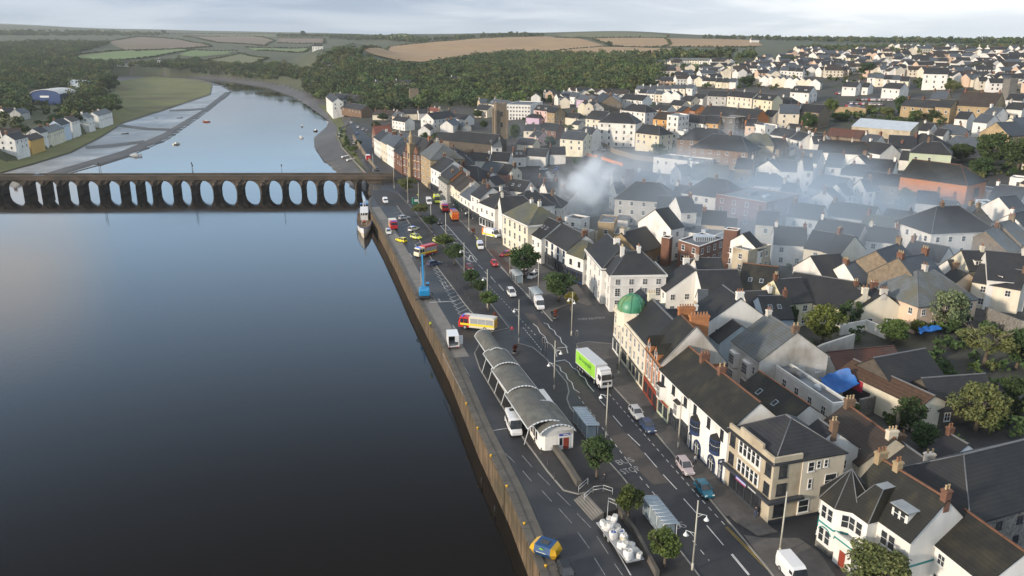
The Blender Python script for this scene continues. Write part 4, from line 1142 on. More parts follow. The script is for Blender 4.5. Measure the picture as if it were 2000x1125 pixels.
# ---------------------------------------------------------------- the town, house by house
WC = dict(w="white", c="cream", y="pale_yellow", o="ochre", g="grey_render", p="pink", l="lilac", e="peach", G="pale_green", b="pale_blue", sn="stained", s="stone", ds="dark_stone", rs="rubble_stone",
          ts="tan_stone", bs="bath_stone", br="brick", ob="orange_brick", ow="orange_wall", mb="mauve_brick", bb="brown_brick")
RC = dict(s="slate", b="blue_slate", p="pale_slate", m="mossy_slate", g="green_roof", t="brown_tile", r="rust_roof", R="red_tile", f="felt", M="metal_sheet")
TOWN = """
660 203 716 206 10 6 bb s -|dark roofed brown brick range by the far end of the riverside road
646 186 660 199 9 10 w s g|tall white gabled building at the far river bend
655 182 676 184 11 8 w s h|white block with a dark roof beside the tall white gable at the river bend
676 183 700 187 9 8 s s g|brown stone gabled hall under the wooded bank at the river bend
731 215 772 216 9 4 c t -|long low cream house with brown roof below the wood
775 218 790 222 8 5 e b -
786 214 814 213 8 5 c s -
816 214 838 212 8 5 w s -
775 226 800 230 8 6 w s -
834 222 879 213 11 9 w s g|big white house with dark roof and blank white gable, its long side in shade
842 209 860 211 7 5 c R -
888 221 917 222 9 5 w s g
872 236 887 229 9 5 w b g|white bungalow with a wide white gable above the church roof
904 238 912 241 6 3 g b -
936 204 960 205 9 6 c s -
935 194 955 192 8 6 e b -
965 193 1002 196 10 8 c b d
828 246 836 239 8 4 w s g
780 259 800 261 8 4 c b -|small cream house with blue-grey roof behind the town hall
866 286 888 288 10 6 w s hs
894 301 906 301 12 5 w s h|white house with a dark pyramid roof behind the library
920 298 958 298 9 5 w s -
957 274 976 272 9 6 w p g|bright white gabled house right of the church chancel
962 297 998 296 10 6 w s -
1001 294 1026 292 8 5 w s s
950 318 984 319 10 6 w b -|long white house with red chimney stack above the front row roofs
986 320 1006 322 10 6 c s g
886 324 932 329 13 6 w s h|white building with twin dark hipped roofs behind the tan library
938 332 962 340 10 5 w s g
878 338 888 345 8 8 g g h
1052 204 1080 205 9 9 p s d|pink house with dark roof and dormers right of the long white block
1038 222 1052 222 6 5 l s h|small lilac house at the foot of the pink one
1079 208 1094 209 9 9 ts s g|tall tan stone gabled house right of the pink house
1137 200 1146 194 6 8 c t g|cream house with red-brown bargeboards on the left of the twin gables
1150 200 1158 194 6 8 c t g|cream house with red-brown bargeboards on the right of the twin gables
1166 200 1152 192 10 6 g s g
1193 186 1178 179 16 6 s s g|big brown stone gable rising behind the cream twin gables
1114 219 1132 220 8 5 c s h
1124 235 1137 236 6 3 c s -
1026 243 1056 242 9 6 c s -
1058 239 1096 240 10 6 br s -
1045 255 1062 257 8 5 p s g|pink gabled house left of the big cream house
1017 269 1048 270 8 4 c s -|small cream cottage with black roof right of the church tower
1029 289 1072 289 9 5 w s -|long low white terrace below the car park street
1073 287 1104 285 9 5 w s -
1103 255 1148 256 10 9 c s g|tall cream house with four windows a floor and a blank cream gable
1141 247 1166 248 9 9 w s -|white three-storey house joined to the tall cream one
1197 218 1228 217 14 13 w s h|large white four-storey corner building with grey hipped roof
1157 215 1190 216 12 11 c s g|ornate cream fronted building left of the white corner block
1256 242 1288 244 11 9 y s r|pale yellow house with a red brick chimney on its plain gable
1236 202 1262 203 11 9 w s h
1282 203 1312 204 9 6 w s g
1222 183 1265 184 10 6 w s -
1100 178 1135 180 9 6 w b -
1095 184 1106 181 7 6 w s g
1136 185 1165 187 9 6 l b -
1316 195 1340 196 8 6 c s -
1286 218 1328 219 10 9 o t g|ochre painted house with brown roof beside the banded white block
1339 186 1360 187 9 6 c s g
1360 182 1382 183 8 7 w s -
1387 177 1424 176 9 9 g s -|pale grey terrace with tall windows at the left end of the cream row
1431 177 1480 179 9 9 c s -|long cream terrace with red chimney at its left end
1483 182 1520 184 9 9 y s d|pale yellow terrace with dormers in its roof
1520 188 1546 189 10 5 w s h
1553 167 1590 167 11 7 w s gd|big white house with broad white gable and three dormers
1382 206 1490 210 15 7 ob s -|long orange brick market hall under one dark slate roof
1484 212 1478 207 12 7 ts s g
1499 214 1520 215 9 6 w s -
1523 204 1562 202 12 9 c b g|cream gabled building with blue-grey roof left of the stone block
1573 202 1612 204 10 9 s s -|tall brown stone block beside the trees left of the car park
1462 231 1480 231 9 7 e s g|pinkish gabled building in front of the market hall
1471 241 1508 246 9 7 w f f|white flat-fronted hall with raised centre parapet
1383 225 1410 225 10 9 o s g
1348 222 1378 225 10 9 w s h
1415 228 1446 229 11 11 ds f f|dark stone tower-like building with flat top under the market hall
1358 248 1402 248 14 11 bb s h|large brown brick building with dark hipped roof above the smoke
1392 260 1448 261 16 9 bb s h|smoke veiled brown building beside the dark brick one
1469 259 1498 259 12 8 bs g h|beige building with greenish hipped roof
1500 268 1534 269 11 6 s s g|brown stone house with a stone gable turned to the right
1517 248 1538 250 9 7 w s -
1539 250 1560 255 9 7 w s -
1561 256 1582 260 9 7 w s -
1592 257 1612 260 8 6 w s -
1585 265 1612 263 9 6 w s d
1603 273 1690 273 13 5 w m rg|long white building with mossy roof and pale right gable
1541 241 1568 242 10 6 ts s g
1623 250 1690 253 9 4 s r n|long low shed with rust-brown roof below the walled garden
1562 291 1606 292 12 7 w b -
1441 308 1472 308 10 6 ts s g|tan gabled house with a white front above the banded roofs
1501 314 1512 308 10 5 w s g
1525 313 1558 312 10 7 w s -
1567 305 1585 304 12 10 w b -|tall plain white house with pale roof in the drifting smoke
1619 299 1650 299 12 9 w b -
1352 321 1424 319 14 6 w g g|long white hall with greenish roof and brick gable left of it
1322 323 1346 320 10 5 w b g
1292 306 1380 311 14 6 w f f|long pale flat-roofed building at the edge of the smoke
1382 346 1420 349 14 9 w s h|white three-storey square house with dark hipped roof in the smoke
1479 337 1516 337 11 6 w b r
1531 356 1560 357 10 6 g s -
1601 339 1660 346 12 5 w b g
1653 159 1680 159 9 6 w s g
1689 161 1702 161 8 5 w s g
1733 161 1768 162 9 7 w s -|white house with dark roof and light blue end wall beside the green garden
1824 178 1856 178 11 5 ts b g
1882 178 1958 179 18 8 ts t -|large tan church hall with a huge dark brown roof
1772 192 1836 195 10 6 ts s -|tan stone school range with small gables
1838 193 1868 194 10 8 ts s -
1974 182 2006 183 9 6 w s -
1973 199 2006 200 9 5 w s -
1875 217 1900 218 9 6 w s -
1917 221 1944 223 10 8 w b g|big white house with blank curved white gable
1935 208 1960 210 9 5 w b -
1946 241 1985 233 14 6 ts b g|tan gabled building with white bargeboards and two brick chimneys
1974 232 2006 226 12 6 c b g
1673 233 1788 237 9 5 bs M mn|long cream walled shed with pale blue metal roof below the trees
1806 239 1826 240 9 7 w s g
1833 250 1852 251 8 6 w s -
1848 243 1878 243 10 6 c b h
1867 265 1906 265 10 5 g b h
1737 264 1792 263 13 6 w s g|large dark roofed building with white left gable and two chimneys
1801 259 1822 261 14 6 w s h
1807 275 1838 275 11 8 G s h|pale green house with dark hipped roof beside the dark trees
1761 281 1774 274 10 4 c s g
1763 294 1806 295 9 4 w s d|low white row with a line of small white dormers
1691 261 1722 263 10 4 w b -
1698 274 1742 281 11 5 w s g
1697 309 1752 310 12 5 w s -
1663 319 1694 320 10 6 w s h
1676 305 1690 301 7 6 w s g
1693 335 1770 339 9 7 s s r|long brown stone building with white framed windows left of the orange warehouse
1892 364 1945 373 9 4 w f f
1946 359 2008 364 12 5 w b -
1976 347 2012 349 6 6 w f f
1793 372 1836 373 9 6 w s g
1834 388 1872 392 8 4 w s -
1830 403 1874 397 15 10 w s h|large white corner building with broad hipped roof and angled corner
1896 398 1912 401 13 8 s b -
1921 399 1946 397 9 8 b f f
1951 386 1984 379 11 8 w b g|big white building with cream gable right of the palm trees
1974 419 2004 407 11 5 w s g
1925 453 1948 440 13 5 s p g|stone gable with pale slate roof behind a long parapet
1952 436 1978 426 13 5 s p g
1626 393 1716 400 10 6 w s -|long white house with a row of windows left of the dark bushes
1733 407 1790 412 10 5 w s -
1692 418 1782 426 11 5 ts g d|low tan building with grey-green roof and one white dormer
1698 441 1756 444 9 6 w s -
1602 426 1690 435 11 6 w s -
1638 454 1670 460 12 6 c s -
1588 449 1634 454 11 6 c s -
1780 469 1854 480 9 5 w s -
1711 491 1758 470 15 7 s b g|stone gabled school wing at the back with white bargeboards
1755 505 1810 491 15 8 s b g|stone gabled school wing with three tall white windows
1792 528 1822 522 15 6 e p h|pinkish school hall with a pale hipped roof beside the willow
1851 508 1866 507 7 5 w s -
1878 490 1920 488 10 7 c s d
1913 515 2008 527 9 6 c s sd|long cream terrace with dormers at the right edge
1926 490 2004 492 14 7 w s -
1864 522 1892 532 8 5 e s -
1198 357 1218 355 9 7 w b g
1242 354 1290 354 14 9 g s h
1323 360 1350 362 11 7 w s -
1287 382 1314 382 10 7 c s -|cream house with a round topped dormer in the smoke
1320 385 1350 382 11 9 w s -
1351 399 1372 399 8 7 w s -|half-timbered black and white house below the smoke
1373 411 1420 411 9 8 e s -|peach coloured house with paired windows
1432 374 1530 386 20 11 mb f f|large mauve brick block with flat grey roof
1481 411 1522 412 9 7 c s -
1417 426 1440 426 9 6 w s -
1280 410 1306 403 13 10 w s g|tall white gambrel gabled house with small windows
1312 442 1408 454 12 7 w f f|long low white building with grey flat roof behind the red brick block
1213 456 1260 440 13 5 ts s g|long dark roofed hall with a tan gable and skylights
1172 430 1203 430 11 8 ts f f|tan walled flat-topped block beside the smoke source
1176 449 1218 452 11 4 y f f
1454 480 1484 486 10 9 bs f f|beige three-storey block right of the red brick tower
1450 457 1464 451 10 9 w s g
1512 442 1576 442 11 6 w s -
1549 395 1612 400 10 7 w s -|white house with dark roof right of the mauve brick block
1611 371 1626 364 10 6 w s g
1634 360 1650 356 9 6 w s g
1681 351 1700 349 9 6 w s g
1339 513 1359 528 14 6 w s g|white gabled house with grey roof right of the hotel
1361 529 1440 524 14 6 w s -|long white building with a black roof and clay ridge behind the hotel
1357 505 1408 501 14 6 w s -
1452 514 1520 518 16 5 w m s
1511 548 1564 540 11 6 y s g|pale yellow gabled house with brick chimney behind the hotel
1551 532 1680 547 13 5 y s -|long pale yellow building under a huge dark roof by the trees
1583 502 1640 492 12 5 w s g
1649 515 1694 507 11 5 w b g|white gabled house with a blue-grey roof left of the stone school
1411 564 1446 590 13 8 w s gw|tall white house with three white chimneys and a stained gable
1363 572 1382 568 9 6 w b g
1451 571 1505 565 9 5 w s -
1481 580 1536 575 10 5 b s s|low pale blue walled house with skylights beside the yellow-green tree
1425 627 1448 643 9 5 pb s -
1497 620 1556 657 14 8 w p g|large grey slate house with white bays and a peeling stained gable
1271 613 1362 609 15 6 w s -|wide dark slate roof behind the green domed building
1670 559 1690 571 9 5 c s g
1706 558 1727 572 9 5 c s g
1617 691 1746 669 8 3 sn r n|long rust-brown roofed shed behind the blue tarpaulin
1707 702 1808 675 13 4 ds s n|dark grey roofed shed beside the rust-brown one
1800 742 1925 724 10 3 ds s n|low black felted shed in front of the olive tree
1652 798 1746 866 10 6 c t -|long dark brown roof behind the beige corner shop
1598 828 1628 850 9 8 w s g|white gabled house with tall brick chimneys behind the beige corner shop
1482 733 1580 800 10 6 w m s|long mossy roof with orange ridge behind the white inn
1512 713 1640 799 3 6.5 w f f|long pale wall with a row of windows and a flat parapet
1880 899 2010 858 13 8.5 rs s ln|big rubble stone warehouse with rows of small dark windows
1752 868 1816 914 9 5 ds s -
1852 846 1890 868 8 4 b s g
973 347 1000 346 9 5 w r -
953 350 972 346 8 6 w s g|white gable behind the quay row beside the rust-brown roof
997 353 1036 354 10 6 w s s
1062 356 1088 353 9 7 w s g|white gabled house with a tall window left of the smoke
951 371 992 369 12 8 w s -|long black roofed house with a white chimney behind the quay row
976 388 1022 387 13 8 w s r|white house with a big black hipped roof behind the glazed canopy corner
1028 377 1046 376 12 8 w s h
1054 382 1080 380 10 7 w s h
1052 347 1086 347 9 5 g s -
1098 366 1128 372 9 6 w b -
1246 334 1290 337 10 6 w b g
1196 335 1225 333 9 6 g b g
1883 1007 2000 1091 9 6 w m -|white terrace with brown roof at the right bottom corner
"""
WC["pb"] = "pale_blue"
for ln in TOWN.strip().splitlines():
    a, *lb = ln.split("|"); t = a.split()
    o = "" if len(t) < 9 or t[8] == "-" else t[8]
    H(float(t[0]), float(t[1]), float(t[2]), float(t[3]), float(t[4]), float(t[5]), WC[t[6]], RC[t[7]], o, lb[0] if lb else None, wm=("frame_dark", .8, .9, 0) if t[6] == "rs" else None)

# ---------------------------------------------------------------- front row along the quay: placed by the foot of each facade
def FB(uf, vf, un, vn, depth, eave, wall="white", roof="slate", o="", label=None, z=0.0, **k):
    a, b = G(uf, vf, z).xy, G(un, vn, z).xy
    d = (b - a).normalized(); n = Vector((-d.y, d.x))
    hp = depth * .42
    e0 = a + n * depth / 2 + d * (hp if ('h' in o or 'l' in o) else 0); e1 = b + n * depth / 2 - d * (hp if ('h' in o or 'r' in o) else 0)
    r = house(e0, e1, depth, eave, wall, roof, o, label, zb=z, **k)
    r["_L"] = (b - a).length; r["_S"] = depth / 2
    L_, S = (b - a).length, depth / 2
    del r["_L"]; del r["_S"]
    return r, L_, S
def Wn(root, side, t, z, w=1.0, h=1.5, L_=10, S=5, fr="frame_white", bars=2, name="window"):
    f = {'F': (0, -1, S), 'B': (0, 1, S), 'L': (-1, 0, L_ / 2), 'R': (1, 0, L_ / 2)}[side]
    p = (t, f[1] * (S + .02), z) if f[0] == 0 else (f[0] * (L_ / 2 + .02), t, z)
    return link(name, window_mesh(w, h, fr, bars), root, p, face_rot(f[0], f[1]))
def shopfront(root, L_, S, x0, x1, mat="shop_dark", h=2.9, fascia="shop_dark", sign=None, bays=None, stall="shop_dark"):
    n = bays or max(1, int((x1 - x0) / 2.2))
    mb = MB().mat(mat)
    y = -S - .22
    mb.box(x0, x1, y, -S - .003, h - .1, h + .55)
    mb.box(x0, x1, y + .06, -S - .003, 0, .5)
    for i in range(n + 1):
        x = x0 + (x1 - x0) * i / n; mb.box(x - .09, x + .09, y, -S - .003, 0, h)
    mb.mat("glass").box(x0, x1, -S - .08, -S - .004, .5, h - .1)
    o = mb.build("shopfront", root)
    fb = MB().mat(fascia).box(x0 + .1, x1 - .1, y - .05, y - .003, h, h + .48).build("fascia_sign", o)
    return o
def door(root, S, x, mat="door_dark", w=.95, h=2.1, side=-1, z=0.1):
    mb = MB().mat("frame_white").box(x - w / 2 - .1, x + w / 2 + .1, side * S - .05, side * S + .05, z, z + h + .1)
    mb.mat(mat).box(x - w / 2, x + w / 2, side * S - .07, side * S + .07, z, z + h)
    return mb.build("door", root)
def band(root, L_, S, z, h=.25, mat="white", out=.12, name="cornice", end=True):
    mb = MB().mat(mat).box(-L_ / 2 - out, L_ / 2 + out, -S - out, -S - .002, z, z + h)
    if end: mb.box(L_ / 2 + .002, L_ / 2 + out, -S, S, z, z + h)
    return mb.build(name, root)
def strip_windows(r, L_, S, zs, n, w=1.0, h=1.5, fr="frame_white", bars=2, x0=None, x1=None):
    x0 = -L_ / 2 if x0 is None else x0; x1 = L_ / 2 if x1 is None else x1
    for z in zs:
        for k in range(n): Wn(r, 'F', x0 + (x1 - x0) * (k + .5) / n, z, w, h, L_, S, fr, bars)

# cream building with the green copper dome
r, L_, S = FB(1197, 682, 1257, 765, 11, 9.0, "cream", "slate", "", "long cream painted building topped by a green copper dome", win=False, chim=[(.32, "cream")], ptch=.8)
strip_windows(r, L_, S, (3.9, 6.5), 8, .95, 1.55)
shopfront(r, L_, S, -L_ / 2 + .3, -L_ / 2 + 6, "frame_white"); shopfront(r, L_, S, -L_ / 2 + 6.6, 0, "cream"); shopfront(r, L_, S, 1.0, L_ / 2 - .4, "cream")
band(r, L_, S, 8.85, .45, "cream", .3); band(r, L_, S, 3.45, .18, "cream", .1)
for k in range(3): Wn(r, 'L', -3 + 3 * k, 4, .9, 1.5, L_, S); Wn(r, 'L', -3 + 3 * k, 6.5, .9, 1.5, L_, S)
pc = MB().mat("cream").box(-L_ / 2, -L_ / 2 + 6, -S, -S + .3, 9.3, 10.2).box(-L_ / 2, -L_ / 2 + .3, -S + .3, S, 9.003, 10.0); pc.build("parapet", r)
inv = Matrix.Rotation(-r.rotation_euler[2], 3, 'Z')
dc = G(1234, 603, 11.2); dl = inv @ (dc - r.location)
tw = MB().mat("cream").lathe([(3.1, 8.0), (3.1, 10.6), (3.35, 10.7), (3.35, 11.0), (2.9, 11.1)], 8, (dl.x, dl.y, 0))
tw.sm = [False] * len(tw.f); two = tw.build("dome_drum", r)
M("copper", (0.045, 0.21, 0.115), (0.075, 0.27, 0.155), 0.8, 0.42, spec=0.5, c3=(0.16, 0.24, 0.09), s3=0.3, t3=.62)
dm = MB().mat("copper"); dm.lathe([(2.85, 11.0), (2.9, 11.2), (2.8, 12.0), (2.5, 12.8), (1.95, 13.5), (1.2, 14.0), (.35, 14.25), (.12, 14.35), (.1, 14.7), (0.01, 14.75)], 16, (dl.x, dl.y, 0))
for k in range(8):
    a = math.pi / 8 + k * math.pi / 4
    pr = [(2.88, 11.05), (2.85, 12.0), (2.55, 12.82), (2.0, 13.53), (1.22, 14.05), (.3, 14.3)]
    for (r0, z0), (r1, z1) in zip(pr, pr[1:]):
        dm.tube((dl.x + r0 * math.cos(a), dl.y + r0 * math.sin(a), z0), (dl.x + r1 * math.cos(a), dl.y + r1 * math.sin(a), z1), .07, .07, 5)
dm.build("dome", r)
# orange brick building with pointed dormers and tall stacks
r, L_, S = FB(1257, 765, 1284, 805, 12, 9.0, "orange_brick", "mossy_slate", "", "ornate orange brick building with gabled dormers and tall chimney stacks", win=False, chim=[], ptch=1.05)
for z, hh in ((4.0, 2.6), (7.2, 1.6)):
    for x in (-L_ * .33, -L_ * .13, L_ * .13, L_ * .33): Wn(r, 'F', x, z, .95, hh, L_, S, "frame_white", 2)
band(r, L_, S, 8.8, .35, "orange_brick", .25); band(r, L_, S, 3.55, .3, "tan_stone", .15)
shopfront(r, L_, S, -L_ / 2 + .2, L_ / 2 - .2, "door_red", fascia="door_red")
for x in (-L_ * .28, L_ * .2):
    g_ = MB().mat("orange_brick").extr([(-1.0, 8.6), (1.0, 8.6), (1.0, 10.6), (0, 11.9), (-1.0, 10.6)], 0, 2.6, Matrix.Translation((x, -S - .05, 0)) @ Matrix.Rotation(R(90), 4, 'Z'))
    g_.mat("mossy_slate")
    for sx in (-1, 1): g_.add([(x + sx * 1.2, -S - .2, 10.45), (x, -S - .2, 12.05), (x, -S + 3.2, 12.05), (x + sx * 1.2, -S + 3.2, 10.45)], [(0, 1, 2, 3)])
    g_.mat("glass").box(x - .45, x + .45, -S - .09, -S - .055, 9.0, 10.7); g_.mat("frame_white").box(x - .55, x - .45, -S - .12, -S - .055, 8.95, 10.75).box(x + .45, x + .55, -S - .12, -S - .055, 8.95, 10.75).box(x - .45, x + .45, -S - .12, -S - .055, 9.8, 9.88)
    g_.build("dormer", r)
cs = MB().mat("orange_brick")
for (x, y, w_, d_) in ((-L_ * .5, 1.2, .9, 3.0), (L_ * .02, 2.0, 1.0, 3.4)):
    cs = MB().mat("orange_brick").box(x - w_ / 2, x + w_ / 2, y - d_ / 2, y + d_ / 2, 10, 16.2)
    cs.box(x - w_ / 2 - .12, x + w_ / 2 + .12, y - d_ / 2 - .12, y + d_ / 2 + .12, 16.2, 16.6)
    for k in range(6): cs.box(x - w_ / 2 - .06, x - w_ / 2 - .003, y - d_ / 2 + .1 + k * d_ / 6, y - d_ / 2 + .3 + k * d_ / 6, 12, 16.2)
    for k in range(6): cs.box(x - w_ / 2 + .1, x - w_ / 2 + .3, y - d_ / 2 - .06, y - d_ / 2 - .003, 12, 16.2)
    cs.mat("pot_clay")
    for k in range(6): cs.lathe([(.13, 16.6), (.15, 17.2), (.08, 17.2)], 8, (x, y - d_ / 2 + .3 + k * (d_ - .6) / 5, 0))
    cs.build("chimney", r)
gm = MB().mat("stained").extr([(-S - .1, 9.0), (S + .1, 9.0), (0, 9.2 + 1.05 * S + .4)], L_ / 2 - .05, L_ / 2 + .3); gm.mat("ridge_lead")
for s_ in (-1, 1): gm.tube((L_ / 2 + .12, s_ * (S + .1), 9.05), (L_ / 2 + .12, 0, 9.25 + 1.05 * S + .4), .17, .17, 5)
gm.build("gable_wall", r)
# white building with shopfronts
r, L_, S = FB(1284, 805, 1342, 870, 9.5, 8.4, "white", "mossy_slate", "", "white building with bay windows over dark shopfronts", win=False, chim=[(.55, "brick")], ptch=.85)
for x in (-L_ * .38, -L_ * .02, L_ * .36): Wn(r, 'F', x, 6.3, 1.0, 1.5, L_, S, "frame_dark")
for x in (-L_ * .38, L_ * .2):
    b = MB().mat("white").prism([(x - 1.2, -S), (x - .7, -S - .8), (x + .7, -S - .8), (x + 1.2, -S)], 3.5, 6.0); b.mat("slate").prism([(x - 1.35, -S), (x - .8, -S - .95), (x + .8, -S - .95), (x + 1.35, -S)], 6.003, 6.15)
    b.mat("glass").box(x - .62, x + .62, -S - .83, -S - .803, 3.9, 5.7); b.mat("frame_white")
    for k in range(4): b.box(x - .62 + k * .4, x - .56 + k * .4, -S - .86, -S - .83, 3.9, 5.7)
    b.box(x - .62, x + .62, -S - .86, -S - .83, 4.9, 4.97); b.build("bay_window", r)
shopfront(r, L_, S, -L_ / 2 + .2, -L_ * .12, "pale_green", fascia="door_red"); shopfront(r, L_, S, -L_ * .06, L_ / 2 - .2, "shop_dark"); door(r, S, -L_ * .09)
# white inn with navy bow windows
r, L_, S = FB(1342, 872, 1413, 946, 9.5, 8.8, "white", "mossy_slate", "", "white inn with navy framed bow windows and arched ground floor windows", win=False, chim=[(.05, "brick")], ptch=.85)
for x in (-L_ * .36, L_ * .02, L_ * .36): Wn(r, 'F', x, 6.6, .85, 1.6, L_, S, "frame_dark")
for x in (-L_ * .3, L_ * .24):
    b = MB().mat("frame_navy"); P = [(x + 1.25 * math.cos(t), -S - .85 * math.sin(t)) for t in np.linspace(math.pi, 2 * math.pi, 9)]
    P = [(x + 1.3 * math.cos(t), -S - .9 * abs(math.sin(t))) for t in np.linspace(math.pi, 0, 9)]
    ring = [(px_, py_) for px_, py_ in P]
    b.prism(ring[::-1] if False else ring, 3.7, 4.3); b.prism(ring, 5.95, 6.15)
    b.mat("mossy_slate").add([(p_[0] * 1.0, p_[1], 6.16) for p_ in ring] + [(x, -S, 7.0)], [(i, i + 1, len(ring)) for i in range(len(ring) - 1)])
    b.mat("glass").prism([(x + (p_[0] - x) * .95, -S + (p_[1] + S) * .95) for p_ in ring], 4.3, 5.95); b.mat("frame_navy")
    for p_ in ring[1:-1]: b.box(p_[0] - .05, p_[0] + .05, p_[1] - .03, p_[1] + .05, 4.3, 5.95)
    b.mat("frame_white")
    for p_, q_ in zip(ring, ring[1:]): b.tube((p_[0], p_[1], 5.15), (q_[0], q_[1], 5.15), .035, .035, 4)
    b.build("bow_window", r)
def arched(root, S, x, w, h, z=.3, mat="frame_navy", fill="frame_white", name="arched_window"):
    n = 9; b = MB().mat(mat)
    def out(k, y):
        return [(x - w * k / 2, y, z)] + [(x - w * k / 2 * math.cos(t), y, z + h - w / 2 + w * k / 2 * math.sin(t)) for t in np.linspace(0, math.pi, n)] + [(x + w * k / 2, y, z)]
    o1 = out(1.0, -S - .12); o2 = out(1.0, -S - .005); m_ = len(o1)
    b.add(o1 + o2, [tuple(range(m_))[::-1]] + [(i, (i + 1) % m_, m_ + (i + 1) % m_, m_ + i) for i in range(m_)])
    i1 = out(.78, -S - .14); b.mat("glass").add(i1, [tuple(range(m_))[::-1]])
    b.mat(fill)
    for xx in (-w * .13, w * .13): b.box(x + xx - .04, x + xx + .04, -S - .17, -S - .142, z, z + h * .82)
    b.box(x - w * .36, x + w * .36, -S - .17, -S - .142, z + h * .55, z + h * .55 + .07)
    return b.build(name, root)
for x, w_, h_ in ((-L_ * .43, 1.0, 2.7), (-L_ * .22, 2.4, 2.6), (L_ * .17, 2.4, 2.5), (L_ * .40, 1.2, 2.9)): arched(r, S, x, w_, h_)
MB().mat("frame_navy").box(-L_ / 2, L_ / 2, -S - .04, -S - .003, 0, .3).build("plinth", r)
ps = MB().mat("frame_navy").box(L_ / 2 - .3, L_ / 2 - .22, -S - 1.1, -S - .2, 3.4, 4.2); ps.mat("frame_white").box(L_ / 2 - .33, L_ / 2 - .19, -S - .85, -S - .45, 3.65, 3.95); ps.build("hanging_sign", r)
# beige stone-faced corner shop
r, L_, S = FB(1415, 945, 1499, 1023, 11.5, 9.2, "bath_stone", "slate", "h", "beige stone three-storey corner shop with dark pyramid roof", win=False, chim=[], ptch=.62)
pz = MB().mat("bath_stone").box(-L_ / 2 - .04, L_ / 2 + .04, -S - .06, -S + .3, 9.18, 10.1).box(-L_ * .25, L_ * .25, -S - .07, -S + .3, 10.1, 10.8).box(L_ / 2 - .3, L_ / 2 + .05, -S + .3, -S + 4.5, 9.2, 10.1); pz.build("parapet", r)
for z in (4.1, 7.0):
    for x in (-L_ * .40, L_ * .40): Wn(r, 'F', x, z, 1.1, 1.6, L_, S, "frame_dark", 1)
    b = MB().mat("white" if z > 6 else "bath_stone").box(-L_ * .25, L_ * .25, -S - .09, -S - .003, z - .5, z + 2.1)
    b.mat("glass").box(-L_ * .235, L_ * .235, -S - .12, -S - .09, z, z + 1.75); b.mat("frame_white")
    for k in range(6): b.box(-L_ * .235 + k * L_ * .47 / 5 - .13, -L_ * .235 + k * L_ * .47 / 5 + .13, -S - .2, -S - .09, z - .1, z + 1.85)
    b.box(-L_ * .25, L_ * .25, -S - .16, -S - .12, z + 1.1, z + 1.17); b.build("window_band", r)
sf = shopfront(r, L_, S, -L_ * .37, L_ * .32, "shop_dark", fascia="shop_dark", bays=4, h=3.0)
MB().mat("shop_dark").box(-L_ / 2 - .1, L_ / 2 + .75, -S - .75, -S - .23, 3.35, 3.75).box(L_ / 2 + .003, L_ / 2 + .75, -S - .2, -S + 5.0, 3.35, 3.75).build("canopy", r)
M("sign_blue", (0.05, 0.07, 0.32), rough=.5); M("sign_red", (0.45, 0.04, 0.08), rough=.5)
sg = MB().mat("sign_blue").box(-L_ * .16, L_ * .07, -S - .80, -S - .752, 3.1, 3.7); sg.mat("sign_red").box(-L_ * .16, L_ * .07, -S - .81, -S - .802, 3.1, 3.22); sg.mat("frame_white")
for k in range(9): sg.box(-L_ * .14 + k * .27, -L_ * .14 + k * .27 + .18, -S - .81, -S - .802, 3.33, 3.58)
for k in range(8): sg.box(L_ * .12 + k * .24, L_ * .12 + k * .24 + .15, -S - .775, -S - .752, 3.46, 3.66)
sg.build("fascia_sign", r)
for (y, z, w_, h_) in ((-4.2, 7.0, 1.1, 1.7), (-4.2, 4.3, 1.4, 1.6), (-4.2, 1.0, 1.6, 2.0), (.2, 7.3, .9, 1.3), (1.4, 7.6, .45, 1.0), (2.6, 7.6, .45, 1.0), (.3, 4.6, .45, 1.4), (3.7, 4.4, 1.8, 1.8), (-.3, 1.0, 1.6, 1.8), (3.2, 1.0, 1.4, 1.7)):
    Wn(r, 'R', y, z, w_, h_, L_, S, "frame_dark" if y < -2 else "frame_white", 1)
MB().mat("cream").box(L_ / 2 + .003, L_ / 2 + .14, -1.2, S - .02, .5, 9.1).build("rendered_wing", r)
MB().mat("frame_dark").box(L_ / 2 + .003, L_ / 2 + .16, -S, S, 0, .5).build("plinth", r)
for ch in [o for o in bpy.data.objects if o.parent is r and o.name.startswith("window") and o.location.x > L_ / 2 and o.location.y > -1.5]: ch.location.x += .14
# hotel by the side street
r, L_, S = FB(1141, 550, 1173, 594, 12, 9.0, "white", "slate", "r", "white wing of the dark roofed hotel with a shaped gable at its far end", win=False, chim=[(.5, "white")], ptch=.7)
strip_windows(r, L_, S, (1.0, 4.0, 6.7), 4, 1.0, 1.6); band(r, L_, S, 3.4, .25, "white", .1); band(r, L_, S, 8.9, .35, "white", .25); door(r, S, 2.0)
r, L_, S = FB(1190, 609, 1297, 607, 12, 9.0, "white", "slate", "h", "large white hotel with black hipped roof and white chimneys at the side street corner", win=False, chim=[(.28, "white"), (.58, "white")], ptch=.75)
for z, hh in ((.9, 2.0), (4.0, 1.9), (6.9, 1.3)):
    for k in range(4): Wn(r, 'F', -L_ * .37 + k * L_ * .245, z, 1.05, hh, L_, S, "frame_white", 3)
    for k in range(3): Wn(r, 'L', -3.8 + k * 3.6, z, 1.05, hh, L_, S, "frame_white", 3)
band(r, L_, S, 3.4, .3, "white", .12); band(r, L_, S, 6.3, .25, "white", .1); band(r, L_, S, 8.85, .4, "white", .3)
sgh = MB().mat("white").box(.4, 3.2, -S - .08, -S - .022, 3.0, 3.35); sgh.mat("sign_red")
for k in range(7): sgh.box(.7 + k * .34, .92 + k * .34, -S - .1, -S - .082, 3.08, 3.28)
sgh.build("wall_sign", r)
